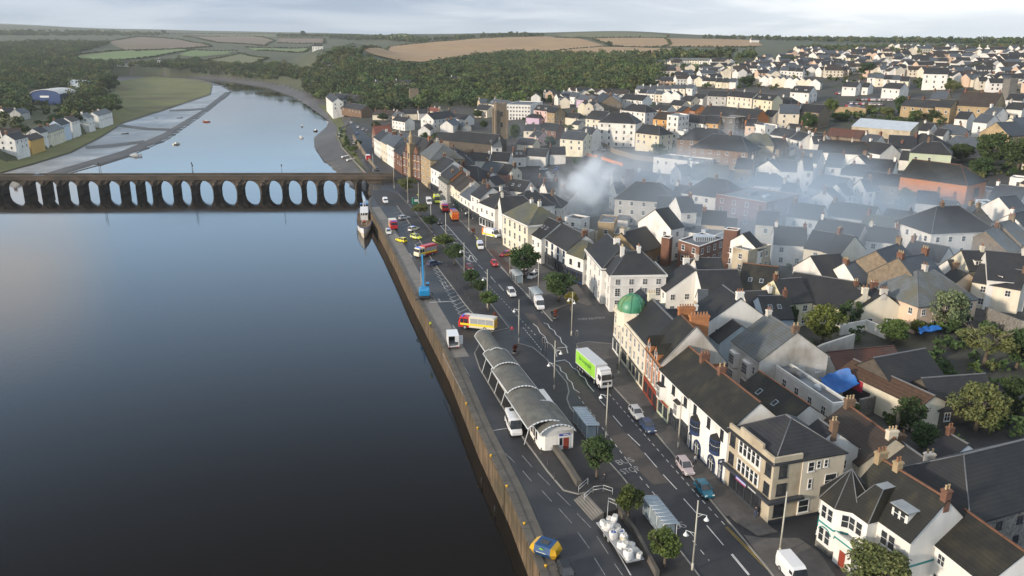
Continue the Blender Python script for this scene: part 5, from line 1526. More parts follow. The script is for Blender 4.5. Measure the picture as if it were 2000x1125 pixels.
# white row with blue panels beside the trees
r, L_, S = FB(1052, 506, 1106, 542, 11, 7.6, "white", "slate", "", "white row with blue window panels and dark shopfronts behind the street trees", win=False, chim=[(.1, "brick"), (.97, "brick")])
strip_windows(r, L_, S, (3.4, 5.6), 5, 1.2, 1.5, "frame_blue", 1); shopfront(r, L_, S, -L_ / 2 + .2, L_ / 2 - .2, "shop_dark", bays=8)
r, L_, S = FB(1106, 543, 1138, 556, 9, 7.2, "white", "green_roof", "r", "white curved corner house with greenish roof next to the hotel", wm=("frame_dark", .9, 1.4, 2), chim=[])
shopfront(r, L_, S, -L_ / 2 + .2, L_ / 2 - .2, "frame_navy")
# big white Georgian block and the rest of the row
r, L_, S = FB(982, 479, 1030, 506, 13, 10.0, "cream", "green_roof", "lr", "large off-white Georgian block with greenish roof and white chimneys facing the quay", win=False, chim=[(.4, "white"), (.7, "white")])
strip_windows(r, L_, S, (.9, 4.2, 7.4), 5, 1.05, 1.9); band(r, L_, S, 3.5, .3, "white", .12); band(r, L_, S, 9.7, .5, "white", .3)
for z in (1, 4.2, 7.3): Wn(r, 'R', -3, z, 1, 1.7, L_, S); Wn(r, 'R', 2, z, 1, 1.7, L_, S)
H(1072, 430, 1094, 440, 12, 7.5, "white", "slate", "s", "white rear range with black roof and skylights behind the Georgian block")
for (a, b, c_, d_, dep, ev, wl_, rf_, o_, lb, sh) in [
    (937, 439, 966, 452, 13, 8.0, "white", "slate", "h", "white corner building with a grey and black hipped roof above a glazed canopy", "frame_white"),
    (920, 428, 937, 438, 10, 9.2, "white", "slate", "", "tall narrow white fronted building with arched top windows", "shop_dark"),
    (899, 413, 920, 427, 9, 6.6, "white", "blue_slate", "", "low white house with blue-grey roof between two taller white fronts", "shop_dark"),
    (889, 405, 899, 413, 11, 7.8, "cream", "brown_tile", "", "cream house nearest the low white one in the quay row", "door_green"),
    (879, 397, 889, 405, 11, 8.2, "cream", "brown_tile", "", "narrow cream house beside the orange brick front", "shop_dark"),
    (862, 384, 879, 397, 10, 9.4, "orange_brick", "slate", "", "orange brick fronted house with white window surrounds", "shop_dark"),
    (842, 372, 862, 384, 12, 10.2, "white", "slate", "", "pale grey-white tall building next to the tan library", "shop_dark"),
    (823, 356, 842, 372, 15, 13.2, "tan_stone", "pale_slate", "r", "tall tan stone library with pale hipped roof at the bridge end", None),
    (770, 329, 786, 341, 12, 9.0, "brick", "slate", "", "low red brick wing of the town hall", None),
    (757, 320, 770, 329, 12, 10.5, "white", "blue_slate", "r", "white house with blue-grey hipped roof next to the town hall wing", None),
    (744, 311, 757, 320, 11, 10.0, "cream", "blue_slate", "", "cream house with iron balconies on the upriver road", None),
    (731, 301, 744, 311, 11, 9.5, "white", "slate", "", "white end house of the upriver row nearest the red brick gable", None),
]:
    r, L_, S = FB(a, b, c_, d_, dep, ev, wl_, rf_, o_, lb)
    if sh: shopfront(r, L_, S, -L_ / 2 + .2, L_ / 2 - .2, sh)
H(729, 246, 762, 245, 12, 9, "brick", "red_tile", "g", "red brick gabled building with a red tiled roof on the upriver road")
H(738, 260, 775, 262, 10, 7, "brick", "red_tile", "", "lower red tiled range in front of the red brick gable")
# town hall: red brick and stone with two gables and a slim tower
r, L_, S = FB(788, 341, 822, 352, 12, 11.5, "brick", "slate", "g", "red brick town hall with stepped gables and a slim turret at the bridge end", win=False, chim=[(.9, "orange_brick")], ptch=1.1)
strip_windows(r, L_, S, (1.2, 5.0, 8.6), 5, 1.1, 2.2, "frame_white", 2); band(r, L_, S, 4.2, .4, "tan_stone", .15); band(r, L_, S, 8.0, .3, "tan_stone", .12)
for x in (-L_ * .25, L_ * .25):
    MB().mat("brick").extr([(-2.0, 11.3), (2.0, 11.3), (2.0, 12.3), (1.2, 13.3), (0, 15.2), (-1.2, 13.3), (-2.0, 12.3)], 0, 1.0, Matrix.Translation((x, -S - .05, 0)) @ Matrix.Rotation(R(90), 4, 'Z')).build("gable", r)
tt = MB().mat("tan_stone").box(-1.3, 1.3, -S - 1.4, -S + 1.2, 0, 15.5).box(-1.5, 1.5, -S - 1.6, -S + 1.4, 15.5, 16.1); tt.lathe([(.9, 16.1), (.9, 18.5), (1.1, 18.6), (.5, 20.2), (.08, 22)], 8, (0, -S - .1, 0)); tt.sm = [False] * len(tt.f); tt.mat("glass").box(-.5, .5, -S - 1.43, -S - 1.405, 9, 11.5).box(-.5, .5, -S - 1.43, -S - 1.405, 5, 7.2); tt.build("turret", r)

r = H(1783, 311, 1878, 319, 14, 10, "orange_wall", "mossy_slate", "r", "long warehouse with a bright orange wall and mossy hipped roof", win=False, chim=[])
_l = max(v.co.x for v in [o for o in bpy.data.objects if o.parent is r][0].data.vertices)
MB().mat("stone").box(-_l - .06, _l + .06, -7.08, 7.08, -4, 3.6).build("stone_base", r)
for z in (1.0, 5.5): MB().mat("shop_dark").box(_l + .003, _l + .09, -1.5, 1.5, z, z + 3).build("loading_door", r)
# red brick block with towers behind the hotel
def flatblock(pts, h, wall, label, roofm="felt", z=None, wins=True, name="building", extra=None):
    """flat roofed block on a plan given by pixels at roof level h above its ground"""
    base = GT(*pts[0], h); zb = T1(base.x, base.y) if z is None else z
    P = [G(u, v, zb + h) for u, v in pts]; c = sum((p for p in P), Vector()) / len(P)
    Q = [((p.x - c.x), (p.y - c.y)) for p in P]
    ar = sum(Q[i][0] * Q[(i + 1) % len(Q)][1] - Q[(i + 1) % len(Q)][0] * Q[i][1] for i in range(len(Q)))
    if ar < 0: Q.reverse()
    root = empty(name, (c.x, c.y, zb)); 
    MB().mat(wall).prism(Q, -5, h - .25).build("wall", root)
    MB().mat(roofm).prism([(x * .97, y * .97) for x, y in Q], h - .245, h - .1).build("roof", root)
    pw = MB().mat(wall); n = len(Q)
    for i in range(n):
        a, b = Vector(Q[i]), Vector(Q[(i + 1) % n]); d = (b - a).normalized(); m_ = Vector((-d.y, d.x)) * .25
        pw.prism([(a.x, a.y), (b.x, b.y), (b.x + m_.x - d.x * .25, b.y + m_.y - d.y * .25), (a.x + m_.x + d.x * .25, a.y + m_.y + d.y * .25)], h - .246, h + .3)
    pw.mat("frame_white")
    for i in range(n):
        a, b = Vector(Q[i]), Vector(Q[(i + 1) % n]); d = (b - a).normalized(); m_ = Vector((-d.y, d.x)) * .3; e = -m_ * .25
        pw.prism([(a.x + e.x, a.y + e.y), (b.x + e.x, b.y + e.y), (b.x + m_.x - d.x * .3, b.y + m_.y - d.y * .3), (a.x + m_.x + d.x * .3, a.y + m_.y + d.y * .3)], h + .302, h + .42)
    pw.build("parapet", root)
    if wins:
        st = max(1, int(h / 3))
        for i in range(n):
            a, b = Vector(Q[i]), Vector(Q[(i + 1) % n]); d = (b - a); L2 = d.length; d.normalize(); nn = Vector((d.y, -d.x)); mid = (a + b) / 2 + Vector((c.x, c.y))
            if nn.dot(-mid.normalized()) < .08: continue
            for s_ in range(st):
                k = max(1, int(L2 / 3.4))
                for j in range(k):
                    p = a + d * L2 * (j + .5) / k + nn * .02
                    link("window", window_mesh(1.1, 1.4, "frame_white", 1), root, (p.x, p.y, h / st * s_ + 1), face_rot(nn.x, nn.y))
    HOUSES.append((root, wall, roofm, 'flat-roofed', h, 10, label, "house", None))
    return root
fb_ = flatblock([(1325, 471), (1366, 484), (1414, 467), (1372, 456)], 9, "orange_brick" if False else "brick", "red brick block with flat roof and rooftop plant behind the hotel")
pm_ = MB().mat("metal_sheet").box(-2, 3.5, -1.5, 1.5, 9, 10.4); pm_.mat("shop_dark")
for k in range(9): pm_.box(-1.8 + k * .6, -1.5 + k * .6, -1.53, -1.503, 9.2, 10.2)
pm_.build("roof_plant", fb_)
flatblock([(1414, 450), (1440, 453), (1446, 449), (1422, 446)], 13, "brick", "taller red brick tower at the end of the brick block", wins=False)
flatblock([(1292, 465), (1308, 468), (1314, 463), (1299, 461)], 8, "brick", "small red brick stair tower left of the brick block", wins=False)
flatblock([(1303, 226), (1325, 228), (1346, 225), (1326, 222)], 15, "white", "white four-storey modern block with dark bands")
flatblock([(1323, 257), (1336, 258), (1344, 255), (1332, 254)], 8, "white", "smaller white flat block at the foot of the banded one")
M("charred", (0.03, 0.028, 0.027), (0.09, 0.075, 0.065), 0.9, 0.95)
flatblock([(1103, 426), (1135, 431), (1152, 425), (1120, 420)], 7, "white", "white walled gutted building with a charred top at the foot of the smoke", "charred")
flatblock([(1084, 452), (1126, 461), (1162, 452), (1120, 444)], 4.5, "white", "low white flat roofed extension behind the Georgian block")
lb_ = flatblock([(989, 205), (1036, 206), (1060, 199), (1012, 198)], 11, "white", "long white four-storey block with rows of small square windows", wins=False)
def lbwin():
    me = lb_
    pts = [G(989, 205, lb_.location.z + 11), G(1036, 206, lb_.location.z + 11), G(1060, 199, lb_.location.z + 11)]
    for i, n in ((0, 8), (1, 5)):
        a, b = pts[i], pts[i + 1]; d = (b - a).normalized(); nn = Vector((d.y, -d.x, 0))
        for s_ in range(4):
            for k in range(n):
                p = a + (b - a) * ((k + .5) / n) + nn * .03 - lb_.location
                link("window", window_mesh(1.1, 1.1 if s_ else 1.6, "frame_white", 1), lb_, (p.x, p.y, .7 + s_ * 2.7), face_rot(nn.x, nn.y))
lbwin()
# tall brick stack in the smoke
st_ = empty("chimney_stack", GT(1227, 386, 0)); tag(st_, "tall square red brick chimney stack standing in the smoke", "chimney")
MB().mat("brick").box(-1.5, 1.5, -1.2, 1.2, -1, 11).box(-1.65, 1.65, -1.35, 1.35, 11, 11.5).build("shaft", st_)
# church: nave, chancel, aisle, tower
H(892, 256, 976, 259, 13, 8, "dark_stone", "slate", "g", "dark stone church nave with a long slate roof", cat="church", name="church", win=False, chim=[])
H(858, 258, 888, 259, 10, 7, "stone", "slate", "g", "brown stone church chancel with its own slate roof", cat="church", name="church", win=False, chim=[])
H(893, 269, 925, 269, 8, 6, "stone", "slate", "", "brown stone church aisle with a row of small windows", cat="church", name="church", chim=[])
tb = GT(977, 271); tw = empty("church_tower", tb, R(14)); tag(tw, "square grey-brown stone church tower with battlements", "church tower")
TWH = 21.0
b = MB().mat("stone").box(-3.3, 3.3, -3.3, 3.3, -3, TWH); b.build("shaft", tw)
b = MB().mat("stone")
for sx in (-1, 1):
    for sy in (-1, 1): b.box(sx * 3.7 - .5, sx * 3.7 + .5, sy * 3.7 - .5, sy * 3.7 + .5, -3, TWH * .85)
b.build("buttress", tw)
b = MB().mat("stone")
for k in range(5):
    t = -3.2 + k * 1.45
    for s_ in (-1, 1): b.box(t, t + .75, s_ * 3.3 - .2, s_ * 3.3 + .2, TWH + .003, TWH + 1.0); b.box(s_ * 3.3 - .21, s_ * 3.3 + .21, t, t + .75, TWH + .003, TWH + .98)
b.build("battlement", tw)
for z in (14, 7.5):
    for rz, p in ((0, (0, -3.33, z)), (-R(90), (-3.33, 0, z))): link("belfry_opening", window_mesh(1.3, 2.6, "dark_stone", 1), tw, p, face_rot(0, -1) if rz == 0 else face_rot(-1, 0))
# stone ruin tower in the wood, slim church tower on the right, market gables
def tower(u, v, w, h, mat, label, top=None):
    p = GT(u, v); r_ = empty("tower", p, .2); tag(r_, label, "tower")
    MB().mat(mat).box(-w / 2, w / 2, -w / 2, w / 2, -2, h).box(-w / 2 - .2, w / 2 + .2, -w / 2 - .2, w / 2 + .2, h - 1, h - .6).build("shaft", r_)
    if top == 'spire': MB().mat("slate").lathe([(w * .6, h), (.05, h + w * 1.6)], 8).build("spire", r_)
    else:
        bt = MB().mat(mat)
        bt.box(-w / 2 - .1, w / 2 + .1, -w / 2 - .1, w / 2 + .1, h + .003, h + .3)
        for k in range(3):
            for s_ in (-1, 1): bt.box(-w / 2 + k * w * .38, -w / 2 + k * w * .38 + w * .24, s_ * w / 2 - .2, s_ * w / 2 + .2, h + .2, h + .9)
        bt.build("battlement", r_)
    return r_
tower(809, 205, 8, 14, "stone", "squat brown tower among the trees below the wooded hill")
tower(1965, 209, 5, 15, "rubble_stone", "slim grey church tower beside the tan church hall")
tower(1769, 478, 4, 5, "white", "small white turret with a pointed slate cap among the roofs", 'spire')
for (u, v, hh) in ((1345, 209, 6), (1371, 206, 7), (1396, 214, 6), (1422, 209, 7), (1449, 218, 6.5)):
    a = RW(u, v, 9, hh); 
    house((a.x, a.y), (a.x - 2.0, a.y + 8.0), 9, hh, "orange_brick", "slate", "g", None, zb=T1(a.x, a.y), chim=[], wm=("frame_white", 2.0, 2.4, 2), group="orange brick market gables")
_g = [h for h in HOUSES if h[6] and h[6].startswith("large grey slate house")][0][0]
_m = [o for o in bpy.data.objects if o.parent is _g and o.name.startswith("wall")][0].data.vertices; _x = max(v.co.x for v in _m); _y = max(v.co.y for v in _m)
_zr = max(v.co.z for v in _m)
MB().mat("stained").extr([(-_y, -.5), (_y, -.5), (_y, 8), (0, _zr), (-_y, 8)], _x + .003, _x + .06).build("gable_render", _g)
for x in (-_x * .6, _x * .35):
    for z in (1.2, 4.4):
        b = MB().mat("white").prism([(x - 1.5, -_y), (x - 1.0, -_y - .9), (x + 1.0, -_y - .9), (x + 1.5, -_y)], z - .6, z + 2.3); b.mat("glass").box(x - .9, x + .9, -_y - .93, -_y - .903, z, z + 1.8); b.mat("frame_white")
        for k in range(5): b.box(x - .92 + k * .45, x - .87 + k * .45, -_y - .96, -_y - .93, z, z + 1.8)
        for k in range(3): b.box(x - .9, x + .9, -_y - .955, -_y - .93, z + k * .6, z + k * .6 + .05)
        b.build("bay_window", _g)
# ---------------------------------------------------------------- corner house with teal trim, bottom right
r = H(1716, 905, 1849, 987, 9.5, 7.4, "white", "mossy_slate", "", "white corner house with teal bands, octagonal turret and lead topped dormer", win=False, chim=[(.97, "brick"), (.28, "tan_stone"), (.02, "tan_stone")], ptch=.95)
pub = r
_w = [o for o in bpy.data.objects if o.parent is r and o.name.startswith("wall")][0]
pubL = max(v.co.x for v in _w.data.vertices) * 2; pubS = max(v.co.y for v in _w.data.vertices)
rot = Matrix.Rotation(-r.rotation_euler[2], 3, 'Z')
def toloc(p): return rot @ (Vector(p) - r.location)
ac = toloc(G(1664, 916, 11.4))
L_, S = pubL, pubS
TR_ = 3.3
def ngon(cx, cy, rad, n=8, a0=math.pi / 8): return [(cx + rad * math.cos(a0 + 2 * math.pi * i / n), cy + rad * math.sin(a0 + 2 * math.pi * i / n)) for i in range(n)]
tp = ngon(ac.x, ac.y, TR_)
MB().mat("white").prism(tp, -.5, 7.2).box(ac.x, -L_ / 2 + 1, ac.y - .0, S - .5, -.5, 7.2).build("turret", r)
e8 = ngon(ac.x, ac.y, TR_ + .4)
b = MB().mat("mossy_slate"); b.add([(x, y, 7.1) for x, y in e8] + [(ac.x, ac.y, 11.4)], [(i, (i + 1) % 8, 8) for i in range(8)])
b.mat("ridge_lead")
for x, y in e8: b.tube((x, y, 7.15), (ac.x, ac.y, 11.45), .07, .07, 5)
b.build("turret_roof", r)
mb_ = MB().mat("teal_trim")
mb_.prism(ngon(ac.x, ac.y, TR_ + .06), 3.7, 3.95); mb_.box(-L_ / 2, L_ / 2 + .06, -S - .07, -S - .003, 3.7, 3.95); mb_.box(L_ / 2 + .003, L_ / 2 + .07, -S, S, 3.7, 3.95)
mb_.prism(ngon(ac.x, ac.y, TR_ + .05), 6.95, 7.08)
mb_.build("string_course", r)
b = MB().mat("rubble_stone").prism(ngon(ac.x, ac.y, TR_ + .1), -.5, .8); b.build("plinth", r)
for i in range(8):
    a_ = math.pi / 8 + math.pi / 4 * (i + .5); nx, ny = math.cos(a_), math.sin(a_)
    wn_ = (r.rotation_euler[2] + a_)
    if Vector((math.cos(wn_), math.sin(wn_))).dot(Vector((-.5, -1)).normalized()) < -.1: continue
    d_ = TR_ * math.cos(math.pi / 8) + .03
    for z, hh in ((1.3, 1.9), (4.7, 1.7)):
        for k in ((-.55, .55) if i % 2 else (0,)):
            link("window", window_mesh(.75, hh, "frame_white", 1), r, (ac.x + nx * d_ - ny * k, ac.y + ny * d_ + nx * k, z), face_rot(nx, ny))
    ar = MB().mat("teal_trim"); q_ = Matrix.Translation((ac.x + nx * (d_ + .03), ac.y + ny * (d_ + .03), 0)) @ Matrix.Rotation(face_rot(nx, ny), 4, 'Z')
    for t0, t1 in zip(np.linspace(0, math.pi, 9), np.linspace(0, math.pi, 9)[1:]):
        ar.tube(q_ @ Vector((1.05 * math.cos(t0), 0, 2.75 + .7 * math.sin(t0))), q_ @ Vector((1.05 * math.cos(t1), 0, 2.75 + .7 * math.sin(t1))), .07, .07, 5)
    ar.build("window_arch", r)
# projecting hipped bay with a flat lead top
bx0, bx1 = -L_ * .30, L_ * .02
MB().mat("white").box(bx0, bx1, -S - 1.6, -S, -.5, 7.3).build("bay_wall", r)
b = MB().mat("mossy_slate"); zt = 10.6
P = [(bx0 - .3, -S - 1.9, 7.2), (bx1 + .3, -S - 1.9, 7.2), (bx1 - 1.0, -S + 1.2, zt), (bx0 + 1.0, -S + 1.2, zt), (bx0 - .3, -S + 4, 7.2), (bx1 + .3, -S + 4, 7.2), (bx1 - 1.0, -S + 4, zt), (bx0 + 1.0, -S + 4, zt)]
b.add(P, [(0, 1, 2, 3), (1, 5, 6, 2), (4, 0, 3, 7)]); b.mat("leadwork").add([(x, y, z + .02) for x, y, z in (P[3], P[2], P[6], P[7])], [(0, 1, 2, 3)])
b.mat("ridge_lead").tube(P[0], P[3], .08, .08, 5).tube(P[1], P[2], .08, .08, 5); b.build("bay_roof", r)
for x in (bx0 + 1.0, bx1 - 1.2): Wn(r, 'F', x, 4.7, .9, 1.7, L_, S + 1.6, "frame_white", 1)
pr = MB().mat("white").box(bx0 + .2, bx1 - .2, -S - 3.2, -S - 1.6, -.3, 3.6).box(bx0 + .1, bx1 - .1, -S - 3.3, -S - 3.1, 3.603, 4.3); pr.mat("teal_trim").box(bx0 + .1, bx1 - .1, -S - 3.37, -S - 3.3, 3.5, 3.7)
pr.mat("door_red").box((bx0 + bx1) / 2 - .5, (bx0 + bx1) / 2 + .5, -S - 3.25, -S - 3.2, .1, 2.3); pr.build("porch", r)
for x in (L_ * .14, L_ * .25): Wn(r, 'F', x, 4.6, .95, 1.8, L_, S, "frame_white", 1)
for x in (L_ * .12, L_ * .26, L_ * .40): arched(r, S, x, 1.5, 2.2, .9, "teal_trim")
ds = MB().mat("shop_dark").box(L_ * .08, L_ * .40, -S - .1, -S - .003, 4.05, 4.5); ds.mat("frame_white")
for k in range(14): ds.box(L_ * .09 + k * L_ * .022, L_ * .09 + k * L_ * .022 + .14, -S - .12, -S - .102, 4.2, 4.36)
ds.build("name_board", r)
d1 = MB().mat("white").box(-1.2, 1.2, -.1, 2.6, 0, 2.0); d1.mat("leadwork").box(-1.4, 1.4, -.35, 3.0, 2.003, 2.12); d1.mat("mossy_slate").box(-1.42, 1.42, -.37, -.3, 1.75, 2.0)
for x in (-.5, .5):
    d1.mat("glass").box(x - .34, x + .34, -.13, -.105, .55, 1.7); d1.mat("frame_white").box(x - .4, x - .34, -.16, -.105, .5, 1.75).box(x + .34, x + .4, -.16, -.105, .5, 1.75).box(x - .34, x + .34, -.16, -.13, 1.05, 1.12)
link("dormer", d1.mesh("dormer"), r, (L_ * .22, -S * .78, 7.9))
# ruin with walls and tarpaulin
M("tarp", (0.012, 0.13, 0.42), (0.008, 0.09, 0.33), 0.9, 0.5, spec=.4)
M("rotten_tile", (0.10, 0.055, 0.035), (0.055, 0.038, 0.028), 2.2, 0.95, courses=.35)
def tarp(name, px_h, label):
    mb = MB().mat("tarp"); W = [G(u, v, z) for u, v, z in px_h]
    n = 9; g = random.Random(5)
    a, b_, c_, d_ = W
    vs = []
    for i in range(n):
        for j in range(n):
            s, t = i / (n - 1), j / (n - 1)
            p = a.lerp(b_, s).lerp(d_.lerp(c_, s), t); p = p + Vector((g.uniform(-.15, .15), g.uniform(-.15, .15), g.uniform(-.3, .3) - .9 * math.sin(math.pi * s) * math.sin(math.pi * t) * (.5 if i % 2 else 1)))
            vs.append(p)
    for lo in (0, .06): mb.add([(p.x, p.y, p.z - lo) for p in vs], [(i * n + j, (i + 1) * n + j, (i + 1) * n + j + 1, i * n + j + 1) for i in range(n - 1) for j in range(n - 1)], True)
    o = mb.build(name); tag(o, label, "tarpaulin"); return o
z0 = T1(*G(1640, 745, 3).xy)
tarp("tarpaulin", [(1600, 738, z0 + 4), (1658, 716, z0 + 7), (1678, 750, z0 + 4.5), (1622, 776, z0 + 2.0)], "big crumpled blue tarpaulin draped over the roofless ruin")
tarp("tarpaulin", [(1793, 640, 5), (1835, 634, 5.2), (1840, 644, 5), (1798, 650, 4.6)], "flat blue tarpaulin roofing an open shelter below the willow")
tarp("tarpaulin", [(1943, 662, 5), (1960, 655, 5.2), (1966, 661, 5.0), (1950, 668, 4.6)], "small bright blue tarpaulin beside the bare branched tree")
def wall_thing(name, pts, h, t, mat, label, zb=None, cat="wall", cap=None, holes=None):
    W = [GT(u, v) for u, v in pts] if zb is None else [G(u, v, zb) for u, v in pts]
    c = W[0]; root = MB().mat(mat)
    for a, b_ in zip(W, W[1:]):
        d = (b_ - a); d.z = 0; n = Vector((-d.y, d.x, 0)).normalized() * t / 2
        q = [a - n, b_ - n, b_ + n, a + n]
        root.add([(p.x - c.x, p.y - c.y, p.z - c.z - 1) for p in q] + [(p.x - c.x, p.y - c.y, p.z - c.z + h) for p in q], [(0, 3, 2, 1), (4, 5, 6, 7), (0, 1, 5, 4), (1, 2, 6, 5), (2, 3, 7, 6), (3, 0, 4, 7)])
    o = root.build(name, None, c); tag(o, label, cat)
    return o
ru = H(1668, 702, 1826, 771, 6, 5.0, "cream", "rotten_tile", "", "roofless cream shed with rotting brown tiles and a red board", win=False, chim=[], ptch=.5)
b = MB().mat("sign_red").box(-1.2, 1.2, -.05, .05, 0, 2.0); link("red_board", b.mesh("red_board"), ru, (-4.5, -3.08, 2.6))
b = MB().mat("door_dark").box(-7.5, -1.5, -3.06, -2.9, .2, 3.2); b.build("opening", ru)
wall_thing("wall", [(1555, 748), (1600, 722), (1662, 700)], 5.5, .5, "stained", "tall peeling white ruin wall behind the big blue tarpaulin", zb=0)
wall_thing("wall", [(1675, 815), (1740, 800), (1752, 840)], 3.5, .5, "rubble_stone", "rough stone yard wall below the roofless shed", zb=0)
wall_thing("wall", [(1600, 818), (1640, 800), (1676, 815)], 2.6, .5, "stained", "low dirty white yard wall at the end of the pale parapet", zb=0)
wall_thing("wall", [(1920, 628), (1985, 655), (2010, 662)], 3.5, .5, "rubble_stone", "old rubble garden wall on the right above the bare branched tree")
wall_thing("wall", [(1640, 655), (1690, 645), (1730, 662)], 2.5, .4, "white", "white garden wall with a pale coping below the yellow-green tree")
wall_thing("wall", [(690, 272), (702, 290), (720, 318), (735, 338)], 3.0, .6, "stone", "brown stone retaining wall along the upriver road")
wall_thing("wall", [(656, 262), (668, 290), (695, 320), (722, 348)], 1.1, .4, "concrete", "pale river parapet curving up to the bridge end")
wall_thing("wall", [(1630, 222), (1668, 222), (1690, 226)], 4, .6, "tan_stone", "tan garden wall under the hillside car park")
wall_thing("wall", [(1170, 283), (1200, 300), (1240, 312), (1285, 318)], 2.5, .5, "stone", "brown stone wall along the edge of the town car park")
